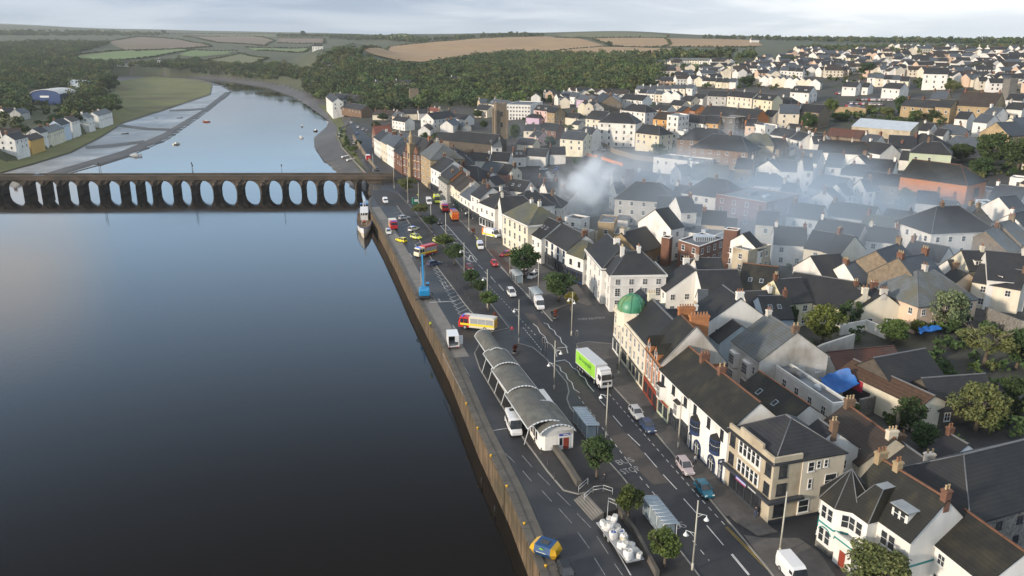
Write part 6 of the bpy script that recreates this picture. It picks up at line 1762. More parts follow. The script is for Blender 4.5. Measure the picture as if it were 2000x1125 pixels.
# ---------------------------------------------------------------- trees one can tell apart
def zpix(p, v):
    """height above p that shows at pixel row v"""
    lo, hi = 0.0, 40.0
    for _ in range(40):
        m_ = (lo + hi) / 2
        if px((p.x, p.y, p.z + m_))[1] > v: lo = m_
        else: hi = m_
    return lo
def depth(p): return p.y * math.cos(PITCH) - (p.z - HC) * math.sin(PITCH)
def tpx(u, v, rpx, vtop, label, kind='street', leaf="leaf", tf=.3, group=None, var=0, name="tree", bark="bark", cat="tree"):
    p = GT(u, v); p.z = T1(p.x, p.y) if p.z > 1 else max(p.z, 0.0)
    h = max(2.0, zpix(p, vtop)); rpx *= 1.25 if 'promenade' in label else 1.0; r_ = rpx * depth(p) / F * .95
    return tree(name, p, r_, h * (1 - tf), h * tf, label, kind, leaf, cat, group, var, bark)
for a in [
 (1165, 942, 37, 852, "round dark green street tree beside the bus shelter near the bus station", 'dense', "leaf_dark", .26),
 (1226, 1028, 33, 946, "bright green street tree beside the stone steps", 'street', "leaf", .33),
 (1297, 1118, 42, 1030, "green street tree hiding the nearer bus shelter", 'street', "leaf", .3),
 (1700, 1176, 70, 1068, "tree top in front of the corner house with teal bands", 'dense', "leaf_olive", .3),
 (954, 612, 18, 568, "lime green promenade tree nearest the parked fire engine", 'street', "leaf", .32),
 (938, 584, 15, 545, "dark promenade tree behind the lime green one", 'dense', "leaf_dark", .3),
 (920, 564, 17, 527, "dark promenade tree beside the parking bays", 'street', "leaf_dark", .3),
 (888, 522, 19, 474, "tall dark promenade tree beside a lamp post", 'dense', "leaf_dark", .28),
 (869, 490, 18, 458, "broad promenade tree by the green-yellow police car", 'street', "leaf", .3),
 (842, 450, 15, 420, "dark promenade tree by the road marking hatching", 'dense', "leaf_dark", .3),
 (822, 425, 15, 397, "pale olive promenade tree near the bridge end", 'street', "leaf_olive", .3),
 (1023, 548, 33, 472, "large dense dark tree in front of the white row with blue panels", 'dense', "leaf_dark", .2),
 (1092, 594, 37, 530, "large dark tree beside the white van and the hotel", 'dense', "leaf_dark", .2),
 (1115, 612, 16, 570, "small yellow-green tree by the tall double lamp post", 'street', "leaf_yellow", .35),
 (795, 378, 24, 347, "rusty olive tree on the corner at the bridge end", 'dense', "leaf_olive", .22),
 (1606, 672, 43, 594, "big yellow-green tree below the pale blue walled house", 'dense', "leaf_lime", .15),
 (1655, 642, 28, 580, "loose grey-green tree next to the twin pale gables", 'sparse', "leaf_dark", .15),
 (1745, 668, 35, 622, "rounded green garden tree left of the blue open shelter", 'dense', "leaf", .12),
 (1770, 624, 32, 582, "spreading dark bushy tree left of the willow", 'dense', "leaf_dark", .12),
 (1846, 642, 46, 558, "pale green willow in front of the school", 'willow', "leaf_willow", .12),
 (1790, 652, 18, 622, "small yellow-green shrub tree at the foot of the willow", 'dense', "leaf_lime", .1),
 (1922, 716, 62, 632, "wide olive tree with bare pale branches showing", 'sparse', "leaf_olive", .3),
 (1905, 842, 62, 738, "big olive-yellow tree in the gardens on the right", 'willow', "leaf_olive", .12),
 (1985, 720, 40, 640, "dark tree at the right edge behind the bare branched tree", 'dense', "leaf_dark", .15),
 (1990, 830, 46, 722, "dark tree at the right edge beside the big olive one", 'dense', "leaf_dark", .15),
 (1776, 842, 36, 776, "dark leafy tree below the roofless shed", 'dense', "leaf_dark", .12),
 (1800, 880, 30, 822, "dark bushy tree above the slate roofs near the warehouse", 'dense', "leaf_dark", .1),
 (1850, 770, 30, 735, "dark shrubby tree at the end of the felted shed", 'dense', "leaf", .1),
 (1664, 820, 14, 785, "small green bush tree in the ruin yard", 'dense', "leaf", .1),
 (1545, 640, 14, 592, "small dark bush tree left of the yellow-green tree", 'dense', "leaf_dark", .1),
 (1726, 388, 13, 350, "narrow dark green conifer below the orange warehouse", 'dense', "leaf_dark", .08),
 (1766, 406, 22, 366, "blue-green dark bushy tree right of the narrow conifer", 'dense', "leaf_dark", .08),
 (1876, 316, 26, 278, "dark round tree left of the large dark group", 'dense', "leaf_dark", .1),
 (1936, 322, 40, 256, "tallest dark tree of the group above the orange warehouse", 'dense', "leaf_dark", .1),
 (1988, 330, 42, 264, "dark tree at the right edge of the group above the orange warehouse", 'dense', "leaf_dark", .1),
 (1915, 345, 26, 305, "low dark tree in front of the group right of the orange warehouse", 'dense', "leaf_dark", .1),
 (1757, 224, 15, 184, "tall dark conifer at the corner of the hillside car park", 'dense', "leaf_dark", .1),
 (1732, 228, 15, 207, "light olive bush below the hillside car park", 'dense', "leaf_olive", .1),
 (1776, 222, 14, 192, "dark tree left of the tan school range", 'dense', "leaf_dark", .1),
 (1802, 224, 17, 194, "dark tree in front of the tan school range", 'dense', "leaf_dark", .1),
 (1828, 238, 20, 212, "wide dark tree right of the pale metal roofed shed", 'dense', "leaf_dark", .1),
 (1788, 236, 16, 214, "green bush over the middle of the metal roofed shed", 'dense', "leaf", .1),
 (1752, 252, 18, 226, "dark tree standing in front of the metal roofed shed", 'dense', "leaf_dark", .1),
 (1700, 218, 13, 203, "olive bush at the lower edge of the hillside car park", 'dense', "leaf_olive", .1),
 (1622, 222, 16, 190, "green tree left of the hillside car park", 'dense', "leaf", .1),
 (1640, 236, 22, 218, "overgrown green thicket left of the metal roofed shed", 'dense', "leaf", .05),
 (1578, 255, 18, 217, "dark tree right of the gabled building with blue-grey roof", 'dense', "leaf_dark", .1),
 (1448, 302, 12, 262, "dark tree half veiled by smoke", 'dense', "leaf_dark", .1),
 (829, 292, 13, 256, "dark tree between town hall and church chancel", 'dense', "leaf_dark", .1),
 (1006, 274, 12, 240, "black-green yew right of the church tower", 'dense', "leaf_dark", .08),
 (933, 231, 11, 213, "round dark tree left of the long white block", 'dense', "leaf_dark", .1),
 (945, 252, 9, 233, "dark tree left of the church tower", 'dense', "leaf_dark", .1),
 (913, 302, 11, 283, "green bush in front of the church aisle", 'dense', "leaf", .1),
 (1075, 288, 13, 264, "dark tree left of the tall cream house", 'dense', "leaf_dark", .1),
 (1112, 258, 12, 243, "bright green tree behind the tall cream house", 'dense', "leaf_lime", .1),
 (1030, 319, 10, 302, "left one of two bushes at the car park edge below the white terrace", 'dense', "leaf_dark", .1),
 (1053, 320, 11, 303, "right one of two bushes at the car park edge below the white terrace", 'dense', "leaf", .1),
 (1126, 324, 12, 305, "dark bush in the middle of the town car park", 'dense', "leaf_dark", .1),
 (1284, 298, 17, 280, "dark bushes at the foot of the pale yellow house", 'dense', "leaf_dark", .1),
 (1325, 217, 9, 206, "small green tree below the cream gabled house", 'dense', "leaf", .1),
 (1361, 207, 12, 196, "green tree at the left end of the market gables", 'dense', "leaf", .1),
 (1398, 204, 13, 192, "round green tree in front of the pale grey terrace", 'dense', "leaf", .1),
 (1459, 168, 20, 148, "large dark spreading tree among the far terraces", 'dense', "leaf_dark", .1),
 (1536, 126, 17, 108, "big dark tree at the left end of the upper white terraces", 'dense', "leaf_dark", .1),
 (1695, 150, 20, 120, "large dark tree right of the middle white terraces", 'dense', "leaf_dark", .1),
 (1905, 145, 24, 122, "broad dark tree on the hill at the right", 'dense', "leaf_dark", .1),
 (1860, 180, 18, 155, "olive tree by the tall white hillside house", 'dense', "leaf_olive", .1),
 (692, 300, 10, 284, "small tree on the riverside verge", 'street', "leaf", .2),
 (700, 285, 8, 272, "small dark tree above the retaining wall", 'dense', "leaf_dark", .1),
 (735, 252, 11, 236, "tree between the riverside road and the red brick gable", 'dense', "leaf_dark", .1),
 (748, 236, 12, 220, "dark tree in front of the long low cream house", 'dense', "leaf_dark", .1),
 (780, 250, 12, 238, "dark bush right of the red tiled building", 'dense', "leaf_dark", .1),
 (216, 186, 22, 142, "tall dark tree at the edge of the salt marsh", 'dense', "leaf_dark", .1),
 (195, 200, 18, 172, "dark tree behind the blue warehouse", 'dense', "leaf_dark", .1),
 (228, 222, 16, 205, "low dark tree at the end of the riverside houses", 'dense', "leaf_dark", .1),
 (110, 238, 18, 222, "dark tree among the riverside houses on the far bank", 'dense', "leaf_dark", .1),
 (98, 250, 13, 234, "dark tree in front of the pale blue house on the far bank", 'dense', "leaf_dark", .1),
 (150, 242, 15, 220, "dark tree between the far bank houses by the marsh", 'dense', "leaf_dark", .1),
 (45, 262, 16, 242, "dark trees left of the brown shed on the far bank", 'dense', "leaf_dark", .1),
 (320, 68, 6, 58, "lone tree on the far left skyline", 'dense', "leaf_dark", .1),
 (592, 72, 6, 59, "lone tree on the skyline above the ploughed fields", 'dense', "leaf_dark", .2),
 (1190, 92, 7, 79, "round tree between the stubble fields", 'dense', "leaf_dark", .1),
]:
    tpx(*a[:4], a[4], a[5], a[6], a[7], var=len(a[4]) % 3)
def palm(u, v, label):
    p = GT(u, v); root = tag(empty("palm_tree", p), label, "palm tree")
    MB().mat("bark").tube((0, 0, -.5), (0, 0, 3.2), .3, .22, 8).build("trunk", root)
    b = MB().mat("leaf"); g = random.Random(u)
    for k in range(26):
        a = g.uniform(0, 6.28); L_ = g.uniform(2.2, 3.0); el = g.uniform(-.3, 1.1); pts = []
        for i in range(6):
            t = i / 5; pts.append((math.cos(a) * L_ * t * math.cos(el * .6), math.sin(a) * L_ * t * math.cos(el * .6), 3.2 + L_ * (t * math.sin(el) - .55 * t * t)))
        for q0, q1 in zip(pts, pts[1:]):
            w_ = .32; sx, sy = -math.sin(a) * w_, math.cos(a) * w_
            b.add([(q0[0] - sx, q0[1] - sy, q0[2] - .12), q0, q1, (q1[0] - sx, q1[1] - sy, q1[2] - .12), (q0[0] + sx, q0[1] + sy, q0[2] - .12), (q1[0] + sx, q1[1] + sy, q1[2] - .12)], [(0, 1, 2, 3), (1, 4, 5, 2)])
    b.build("crown", root)
palm(1874, 388, "left one of two palm trees in front of the orange warehouse")
palm(1904, 388, "right one of two palm trees in front of the orange warehouse")
_b = [o for o in bpy.data.objects if o.get("label", "").startswith("wide olive tree")][0]
link("limb", trunk_mesh(4.0, .22, 5.6, "pale_bark", 9, 5, 1.15), _b)
# unkempt greenery of yards and gardens
woods("undergrowth", [
    [(1560, 700), (1610, 690), (1760, 655), (1800, 625), (1900, 615), (2010, 660), (2010, 850), (1900, 880), (1800, 890), (1740, 840), (1700, 800), (1850, 770), (1800, 700), (1700, 650)],
    [(1640, 225), (1700, 215), (1800, 225), (1870, 225), (1850, 245), (1790, 240), (1680, 232), (1660, 245)],
    [(1860, 320), (2010, 330), (2010, 345), (1900, 350)], [(1700, 385), (1800, 400), (1790, 412), (1700, 400)],
    [(660, 250), (676, 256), (684, 290), (700, 312), (690, 316), (670, 290)],
    [(845, 262), (865, 268), (940, 290), (930, 300), (850, 285)], [(1265, 300), (1300, 298), (1300, 306), (1260, 306)],
], "leaf_dark", 4.6, (1.1, 2.3), quads=70, qs=.7, label="overgrown bushes filling the yards and garden slopes", cap=330, seed=21)
woods("yard_shrubs", [[(1250, 440), (1560, 300), (1990, 420), (1990, 560), (1620, 600), (1400, 560)], [(1000, 240), (1300, 300), (1560, 250), (1240, 200)], [(1330, 560), (1560, 560), (1600, 690), (1480, 720)]],
 "leaf", 12, (1.2, 2.4), quads=70, qs=.6, label="shrubs in the yards between the town houses", cap=130, seed=23)
woods("garden_shrubs", [
    [(1300, 150), (1450, 140), (1560, 108), (1750, 100), (2050, 95), (2050, 170), (1800, 175), (1640, 168), (1500, 176), (1300, 172)],
    [(1010, 180), (1300, 168), (1340, 178), (1200, 200), (1060, 200)],
    [(1560, 92), (1750, 92), (2050, 92), (2050, 104), (1560, 100)], [(0, 205), (110, 200), (190, 205), (225, 225), (150, 232), (40, 250), (0, 262)],
    [(1300, 132), (1450, 130), (1480, 140), (1300, 148)],
], "wood_leaf", 13, (1.6, 3.8), quads=60, qs=1.3, label="garden trees and shrubs between the far terraces", cap=420, seed=22)
# ---------------------------------------------------------------- far houses
FAR = random.Random(31)
NEAR_COUNT = len(HOUSES)
MASSROW = []
KEEP = ('big white houses near the skyline', 'white houses beside the large dark tree', 'houses left of the spreading dark tree', 'houses above the hillside car park', 'stone coloured houses at the right edge', 'long terrace with blue-grey roofs')
def row(u0, v0, u1, v1, n, walls="wwwc", eave=5, span=8, roofs="ssb", group=None, gable=.25, lab=None):
    for k in range(n):
        t = (k + .5) / n; u, v = u0 + (u1 - u0) * t, v0 + (v1 - v0) * t
        a = GT(u, v, eave)
        b = GT(u + 4, v + 4 * (v1 - v0) / max(1, (u1 - u0)), eave)
        d = (b.xy - a.xy); d = d.normalized() if d.length > .01 else Vector((1, 0))
        if abs(d.y) > .8: d = Vector((.8, d.y * .5)).normalized()
        L_ = abs(u1 - u0) / n * depth(a) / F * .95
        if FAR.random() < gable: d = Vector((-d.y, d.x)); L_ = max(L_, 7)
        e0, e1 = a.xy - d * L_ / 2, a.xy + d * L_ / 2
        if group and group not in KEEP:
            MASSROW.append((a, math.atan2(d.y, d.x), L_, span, eave, WC[FAR.choice(walls)], RC[FAR.choice(roofs)])); continue
        house(e0, e1, span, eave + FAR.uniform(-.3, .4), WC[FAR.choice(walls)], RC[FAR.choice(roofs)], "g", lab, zb=T1(a.x, a.y), group=group, detail=0, chim=[(.08, "brick")] if FAR.random() < .5 else [(.92, "white")])
row(1556, 99, 1736, 110, 17, "wwwe", group="upper white terrace on the hill", roofs="sst", gable=.5)
row(1560, 106, 1700, 115, 12, "wwc", group="upper white terrace on the hill", roofs="sst", gable=.4)
row(1556, 121, 1732, 128, 14, "wwwc", group="middle white terrace on the hill", gable=.15)
row(1560, 130, 1660, 136, 8, "wwc", group="middle white terrace on the hill")
row(1466, 133, 1570, 140, 7, "wwwc", eave=6, group="white houses left of the middle terraces")
row(1476, 153, 1600, 162, 10, "wcc", eave=5, group="gabled terrace below the far playing field", gable=1, roofs="sb")
row(1736, 89, 1800, 91, 5, "wwc", group="gabled bungalows near the skyline", gable=1, eave=4)
row(1824, 97, 1968, 98, 9, "wwww", eave=6, group="big white houses near the skyline", gable=.3)
row(1200, 125, 1312, 125, 9, "wwc", eave=4, group="low row beside the wood", roofs="t")
row(1308, 118, 1424, 119, 6, "cgw", eave=4, group="pale sheds beside the wood", roofs="bp")
row(1716, 137, 1768, 133, 4, "wwc", eave=6, group="white houses beside the large dark tree")
row(1360, 156, 1440, 161, 6, "wwcb", group="houses left of the spreading dark tree")
row(1696, 150, 1776, 158, 5, "wcw", eave=6, group="houses above the hillside car park")
row(1806, 144, 1850, 145, 1, "w", eave=10, span=11, lab="tall square white house standing alone on the hill", gable=0)
row(1928, 152, 1996, 154, 3, "ttw" if False else "ccw", eave=6, group="stone coloured houses at the right edge")
row(1244, 175, 1358, 173, 8, "wwwc", eave=6, group="long terrace with blue-grey roofs", roofs="b", gable=0)
row(1250, 181, 1330, 186, 5, "wwc", eave=6, group="row below the blue-grey roofed terrace")
row(1970, 107, 2010, 112, 3, "wwc", group="white houses at the right edge of the skyline")
row(1780, 118, 1850, 120, 4, "wwc", eave=6, group="hillside houses right of the middle terraces")
row(1880, 128, 1960, 122, 4, "wcw", eave=5, group="hillside houses by the broad dark tree")
for u, v, wl_, lb in [(60, 83, "white", "white country house in the dark woods at the far left"), (318, 118, "white", "white farmhouse below the green pastures"), (240, 123, "white", "low white farm building left of the farmhouse"),
                      (640, 126, "white", "white house alone on the wooded hill above the river"), (620, 90, "white", "tiny white farm among the ploughed fields"), (747, 164, "cream", "cream house in a gap at the front of the wood"),
                      (895, 155, "white", "white house roof showing in the middle of the wood"), (787, 162, "cream", "small cream house right of the one in the wood gap"), (1474, 78, "white", "white farmhouse on the skyline beyond the stubble")]:
    a = GT(u, v, 6); house((a.x - 9, a.y), (a.x + 9, a.y + 2), 8, 6, wl_, "slate", "g", lb, zb=T1(a.x, a.y), detail=0, chim=[(.1, "white")])
for u0, v0, u1, v1, sp, ev, wl_, rf_, lb in [
    (12, 272, 38, 268, 9, 6, "white", "slate", "white house with tall gable on the far bank by the water"), (0, 252, 40, 250, 9, 5, "white", "brown_tile", "long dark brown roof behind the white gable on the far bank"),
    (62, 247, 78, 243, 8, 5, "white", "slate", "small white gabled house on the far bank"), (80, 252, 112, 250, 8, 4, "cream", "pale_slate", "pale low building right of the small white gable"),
    (104, 233, 122, 229, 8, 6, "pale_blue", "slate", "pale blue house in the far bank row"), (126, 230, 142, 228, 8, 6, "white", "brown_tile", "white house with brown roof in the far bank row"),
    (160, 229, 172, 228, 8, 6, "white", "pale_slate", "white house near the end of the far bank row"),
    (180, 222, 208, 220, 8, 5, "white", "pale_slate", "white house at the marsh end of the far bank row"), (46, 274, 74, 274, 7, 4, "ochre", "brown_tile", "orange-brown shed at the water's edge on the far bank"),
    (2, 212, 24, 210, 8, 5, "white", "slate", "white house under the dark trees on the far left bank"), (28, 214, 46, 211, 8, 5, "grey_render", "blue_slate", "grey house next to the blue warehouse"),
    (140, 155, 172, 157, 12, 5, "pale_blue", "metal_sheet", "pale blue sheds in the trees behind the warehouse")]:
    H(u0, v0, u1, v1, sp, ev, wl_, rf_, "g", lb)
# blue warehouse with a pale barrel roof on the far bank
a, b_ = G(62, 208, 1), G(126, 206, 1)
wr = empty("warehouse", ((a.x + b_.x) / 2, (a.y + b_.y) / 2 + 12, 2), 0); tag(wr, "dark blue warehouse with a white curved roof on the far bank", "warehouse")
M("navy_sheet", (0.03, 0.06, 0.16), (0.04, 0.075, 0.19), .5, .5); hw = (b_ - a).length / 2
pr = [(-hw * math.cos(t), 9 + 5.5 * math.sin(t) * .75) for t in np.linspace(0, math.pi, 13)]
MB().mat("navy_sheet").extr([(p, z) for p, z in [(-hw, -4), (hw, -4)] + [(x, z) for x, z in pr[::-1]]], -14, 14, Matrix.Rotation(R(90), 4, 'Z')).build("wall", wr)
b = MB().mat("white_paint")
for (x0, z0), (x1, z1) in zip(pr, pr[1:]): b.add([(x0 * 1.03, -14.6, z0 + .1), (x1 * 1.03, -14.6, z1 + .1), (x1 * 1.03, 14.6, z1 + .1), (x0 * 1.03, 14.6, z0 + .1), (x0 * 1.03, -14.6, z0 + .6), (x1 * 1.03, -14.6, z1 + .6), (x1 * 1.03, 14.6, z1 + .6), (x0 * 1.03, 14.6, z0 + .6)], [(4, 5, 6, 7), (0, 1, 5, 4)])
b.build("roof", wr); MB().mat("frame_white").box(-5, 3, -14.1, -14.02, 6.5, 8.2).build("sign", wr)
# the far roofs too small to tell apart: one mass
def far_mass():
    mb = MB(); g = random.Random(77)
    todo = list(MASSROW)
    poly = [[(1560, 94), (1740, 95), (1820, 93), (2060, 92), (2060, 150), (1960, 165), (1880, 150), (1800, 150), (1700, 142), (1560, 140), (1500, 150), (1440, 150), (1430, 136)], [(1010, 186), (1200, 178), (1240, 190), (1180, 200), (1060, 200)], [(1860, 150), (2060, 150), (2060, 178), (1960, 172)], [(1290, 122), (1432, 120), (1440, 152), (1300, 166)], [(2020, 180), (2250, 190), (2350, 560), (2040, 520)]]
    for pl, n in zip(poly, (230, 26, 20, 34, 60)):
        P = np.array(pl); k = 0
        while k < n:
            u, v = g.uniform(P[:, 0].min(), P[:, 0].max()), g.uniform(P[:, 1].min(), P[:, 1].max())
            if not inpoly(np.array([u]), np.array([v]), P)[0]: continue
            k += 1
            a = GT(u, v, 4); todo.append((a, g.choice((.15, .3, -.2, 1.7, 1.5)), g.uniform(8, 18), 8, g.uniform(4.5, 6), g.choice(["white", "white", "white", "cream", "cream", "peach"]), g.choice(["slate", "slate", "blue_slate", "brown_tile"])))
    if True:
        for a, ang, L_, s, e, wl_, rf_ in todo:
            M_ = Matrix.Translation((a.x, a.y, T1(a.x, a.y))) @ Matrix.Rotation(ang, 4, 'Z')
            mb.mat(wl_).extr([(-s / 2, -3), (s / 2, -3), (s / 2, e), (0, e + 2.7), (-s / 2, e)], -L_ / 2, L_ / 2, M_)
            mb.mat(rf_)
            for q in (-1, 1): mb.add([M_ @ Vector(p) for p in ((-L_ / 2, q * (s / 2 + .3), e - .1), (L_ / 2, q * (s / 2 + .3), e - .1), (L_ / 2, 0, e + 2.85), (-L_ / 2, 0, e + 2.85))], [(0, 1, 2, 3)])
            mb.mat("glass")
            for x in np.arange(-L_ / 2 + 1.5, L_ / 2 - 1, 3):
                for z in (1.2, 3.6): mb.add([M_ @ Vector(p) for p in ((x, -s / 2 - .03, z), (x + 1, -s / 2 - .03, z), (x + 1, -s / 2 - .03, z + 1.2), (x, -s / 2 - .03, z + 1.2))], [(0, 1, 2, 3)])
    tag(mb.build("far_houses"), "crowd of small white far houses with dark roofs covering the hill", "houses", kind="stuff")
far_mass()
# ---------------------------------------------------------------- vehicles
for n_, c_ in dict(car_white=(.70, .70, .70), car_silver=(.42, .43, .45), car_grey=(.16, .17, .19), car_black=(.02, .021, .025), car_red=(.42, .025, .03), car_teal=(.012, .13, .20), car_navy=(.035, .06, .13), car_blue=(.04, .14, .36),
                   car_lilac=(.40, .34, .36), car_maroon=(.12, .02, .03), fire_red=(.46, .02, .025), hi_yellow=(.62, .66, .04), police_yellow=(.75, .62, .03), amb_green=(.02, .17, .10), orange_paint=(.72, .20, .02), lime=(.28, .60, .06),
                   dark_green_ink=(.01, .10, .06), crane_blue=(.015, .22, .46), pale_body=(.66, .60, .46), skip_blue=(.015, .065, .17), skip_yellow=(.60, .34, .015), rubber=(.018, .018, .018), rust_red=(.26, .06, .03)).items():
    M(n_, c_, rough=.32 if n_ != "rubber" else .9, spec=.5)
M("hub", (.45, .45, .46), rough=.4, metal=.5); M("lamp_glass", (.75, .76, .72), rough=.2); M("tail_red", (.45, .02, .02), rough=.3); M("blue_light", (.03, .12, .75), rough=.3)
M("steel", (.35, .36, .37), (.28, .29, .30), 2, .5); M("dark_steel", (.06, .062, .065), rough=.5); M("pole_cream", (.50, .48, .40), (.42, .40, .34), 2, .6); M("galv", (.50, .52, .53), rough=.45)
M("bag_white", (.70, .70, .69), (.58, .58, .58), 2.0, .8, var=.08); M("bag_blue", (.05, .12, .40), rough=.7); M("grey_roof_sheet", (.085, .083, .072), (.12, .115, .098), .8, .6, spec=.4, c3=(.15, .15, .13), s3=.3); M("roof_glass", (.20, .25, .28), (.26, .31, .34), 1.2, .15, spec=.6)
M("skin", (.48, .30, .22), rough=.6); M("cloth_dark", (.03, .033, .045), rough=.9); M("cloth_blue", (.04, .06, .14), rough=.9); M("cloth_red", (.50, .03, .05), rough=.9); M("cloth_hivis", (.62, .72, .03), rough=.8); M("hair", (.04, .028, .02), rough=.8)
VMESH = {}
def wheel_mesh(r, w):
    k = ("wheel", r, w)
    if k not in VMESH:
        b = MB().mat("rubber"); T90 = Matrix.Rotation(R(90), 4, 'X')
        b.lathe([(r * .6, -w / 2), (r * .95, -w / 2), (r, -w / 3), (r, w / 3), (r * .95, w / 2), (r * .6, w / 2)], 14, T=T90)
        b.mat("hub").lathe([(.01, w / 2 - .02), (r * .3, w / 2 - .01), (r * .6, w / 2 - .03)], 10, T=T90).lathe([(r * .6, -w / 2 + .03), (r * .3, -w / 2 + .01), (.01, -w / 2 + .02)], 10, T=T90)
        VMESH[k] = b.mesh("wheel")
    return VMESH[k]
def loft(b, st, taper=.10):
    """hull through stations (x, half width, z bottom, z top, edge inset)"""
    rows = []
    for x, w, z0, z1, e in st:
        zm = z0 + (z1 - z0) * .55
        rows.append([(x, -w * .94, z0), (x, -w, zm), (x, -w + e, z1), (x, w - e, z1), (x, w, zm), (x, w * .94, z0)])
    vs = [p for r_ in rows for p in r_]; n = 6; fs = []
    for i in range(len(rows) - 1):
        for j in range(n): fs.append((i * n + j, i * n + (j + 1) % n, (i + 1) * n + (j + 1) % n, (i + 1) * n + j))
    fs += [tuple(range(n)), tuple(reversed(range((len(rows) - 1) * n, len(rows) * n)))]
    b.add(vs, [tuple(reversed(f)) for f in fs])
def cabin(root, xa, xb, xta, xtb, w, wt, z0, z1, paint, name="roof"):
    """glass house with a painted roof and pillars"""
    B = [(xa, -w, z0), (xb, -w, z0), (xb, w, z0), (xa, w, z0)]; Tt = [(xta, -wt, z1), (xtb, -wt, z1), (xtb, wt, z1), (xta, wt, z1)]
    MB().mat("glass").add(B + Tt, [(0, 1, 5, 4), (1, 2, 6, 5), (2, 3, 7, 6), (3, 0, 4, 7)]).build("windows", root)
    r = MB().mat(paint); r.add([(x, y, z1 - .01) for x, y, z in Tt] + [(xta + (xtb - xta) * .08, -wt * .9, z1 + .06), (xtb - (xtb - xta) * .08, -wt * .9, z1 + .06), (xtb - (xtb - xta) * .08, wt * .9, z1 + .06), (xta + (xtb - xta) * .08, wt * .9, z1 + .06)],
          [(4, 5, 6, 7), (0, 1, 5, 4), (1, 2, 6, 5), (2, 3, 7, 6), (3, 0, 4, 7)])
    for i in range(4): r.tube(B[i], Tt[i], .06, .05, 5)
    xm, xmt = (xa + xb) / 2, (xta + xtb) / 2
    for s_ in (-1, 1): r.tube((xm, s_ * w, z0), (xmt, s_ * wt, z1), .05, .05, 5)
    r.build(name, root)
def wheels(root, xs, hw, r=.32, w=.22, name="wheel"):
    for x in xs:
        for s_ in (-1, 1): link(name, wheel_mesh(r, w), root, (x, s_ * (hw - w / 2 + .02), r))
def lights(root, xf, xr, hw, z, zr=None):
    for s_ in (-1, 1):
        MB().mat("lamp_glass").box(xf - .08, xf + .015, s_ * hw - .17, s_ * hw + .17, z - .09, z + .09).build("headlight", root)
        MB().mat("tail_red").box(xr - .015, xr + .06, s_ * hw - .13, s_ * hw + .13, (zr or z) - .12, (zr or z) + .12).build("tail_light", root)
def car(paint, L_=4.2, W=1.76, Hh=1.48, kind="hatch"):
    root = empty("parked_car"); h = L_ / 2; w = W / 2
    b = MB().mat(paint)
    loft(b, [(-h, w * .82, .34, .72, .10), (-h + .12, w * .94, .24, .90, .12), (-h * .4, w, .20, .96, .10), (h * .30, w, .20, .93, .10), (h * .62, w * .97, .22, .84, .14), (h - .16, w * .88, .26, .72, .14), (h, w * .74, .34, .60, .10)])
    b.mat("rubber").box(-h * .9, h * .9, -w * .9, w * .9, .16, .24); b.build("body", root)
    xr = -h + (.12 if kind in ("hatch", "suv") else .75)
    cabin(root, xr, h * .42, xr + (.38 if kind != "suv" else .22), h * .10, w * .92, w * .74, .92, Hh, paint)
    wheels(root, (-h * .62, h * .62), w); lights(root, h - .03, -h, w * .62, .64, .78)
    for s_ in (-1, 1): MB().mat(paint).box(h * .30, h * .30 + .16, s_ * (w + .06) - .09, s_ * (w + .06) + .09, .95, 1.08).build("wing_mirror", root)
    return root
def van(paint, L_=5.6, W=2.0, Hh=2.45, stripe=None, windows=False, rear=None, name="van", bar=None, roof=None):
    root = empty(name); h = L_ / 2; w = W / 2
    b = MB().mat(paint)
    loft(b, [(-h, w * .96, .35, Hh - .1, .12), (-h + .2, w, .28, Hh, .14), (h - 1.75, w, .28, Hh, .14), (h - 1.35, w, .28, Hh - .18, .16)])
    loft(b, [(h - 1.36, w, .28, 1.30, .08), (h - .6, w * .97, .28, 1.2, .10), (h - .08, w * .90, .32, .98, .12), (h, w * .8, .38, .8, .1)])
    b.mat("rubber").box(-h + .1, h - .02, -w * .92, w * .92, .22, .36); b.build("body", root)
    zt = Hh - .22
    MB().mat("glass").add([(h - .62, -w * .88, 1.22), (h - .62, w * .88, 1.22), (h - 1.36, w * .80, zt), (h - 1.36, -w * .80, zt), (h - 1.36, -w * .97, 1.32), (h - 1.36, w * .97, 1.32)], [(0, 1, 2, 3), (4, 0, 3), (1, 5, 2)]).build("windscreen", root)
    g = MB().mat("glass")
    for s_ in (-1, 1):
        g.box(h - 2.1, h - 1.42, s_ * w - .012, s_ * w + .012, 1.35, Hh - .55)
        if windows:
            for k in range(3): g.box(-h + .3 + k * (L_ - 2.7) / 3, -h + .2 + (k + .86) * (L_ - 2.7) / 3, s_ * w - .012, s_ * w + .012, 1.3, Hh - .5)
    g.build("windows", root)
    if stripe:
        q = MB().mat(stripe)
        for s_ in (-1, 1): q.box(-h + .15, h - .7, s_ * w - .018, s_ * w + .018, .62, 1.12)
        q.build("stripe", root)
    if rear: MB().mat(rear).box(-h - .03, -h + .6, -w - .015, w + .015, .5, Hh + .01).build("rear_panel", root)
    if bar: MB().mat(bar).box(h - 2.1, h - 1.8, -w * .7, w * .7, Hh + .003, Hh + .16).build("light_bar", root)
    if roof: MB().mat(roof).box(-h + .8, -h + 1.7, -.4, .4, Hh + .003, Hh + .1).build("roof_hatch", root)
    wheels(root, (-h * .58, h * .62), w, .36, .24); lights(root, h - .02, -h, w * .66, .82, 1.1)
    return root
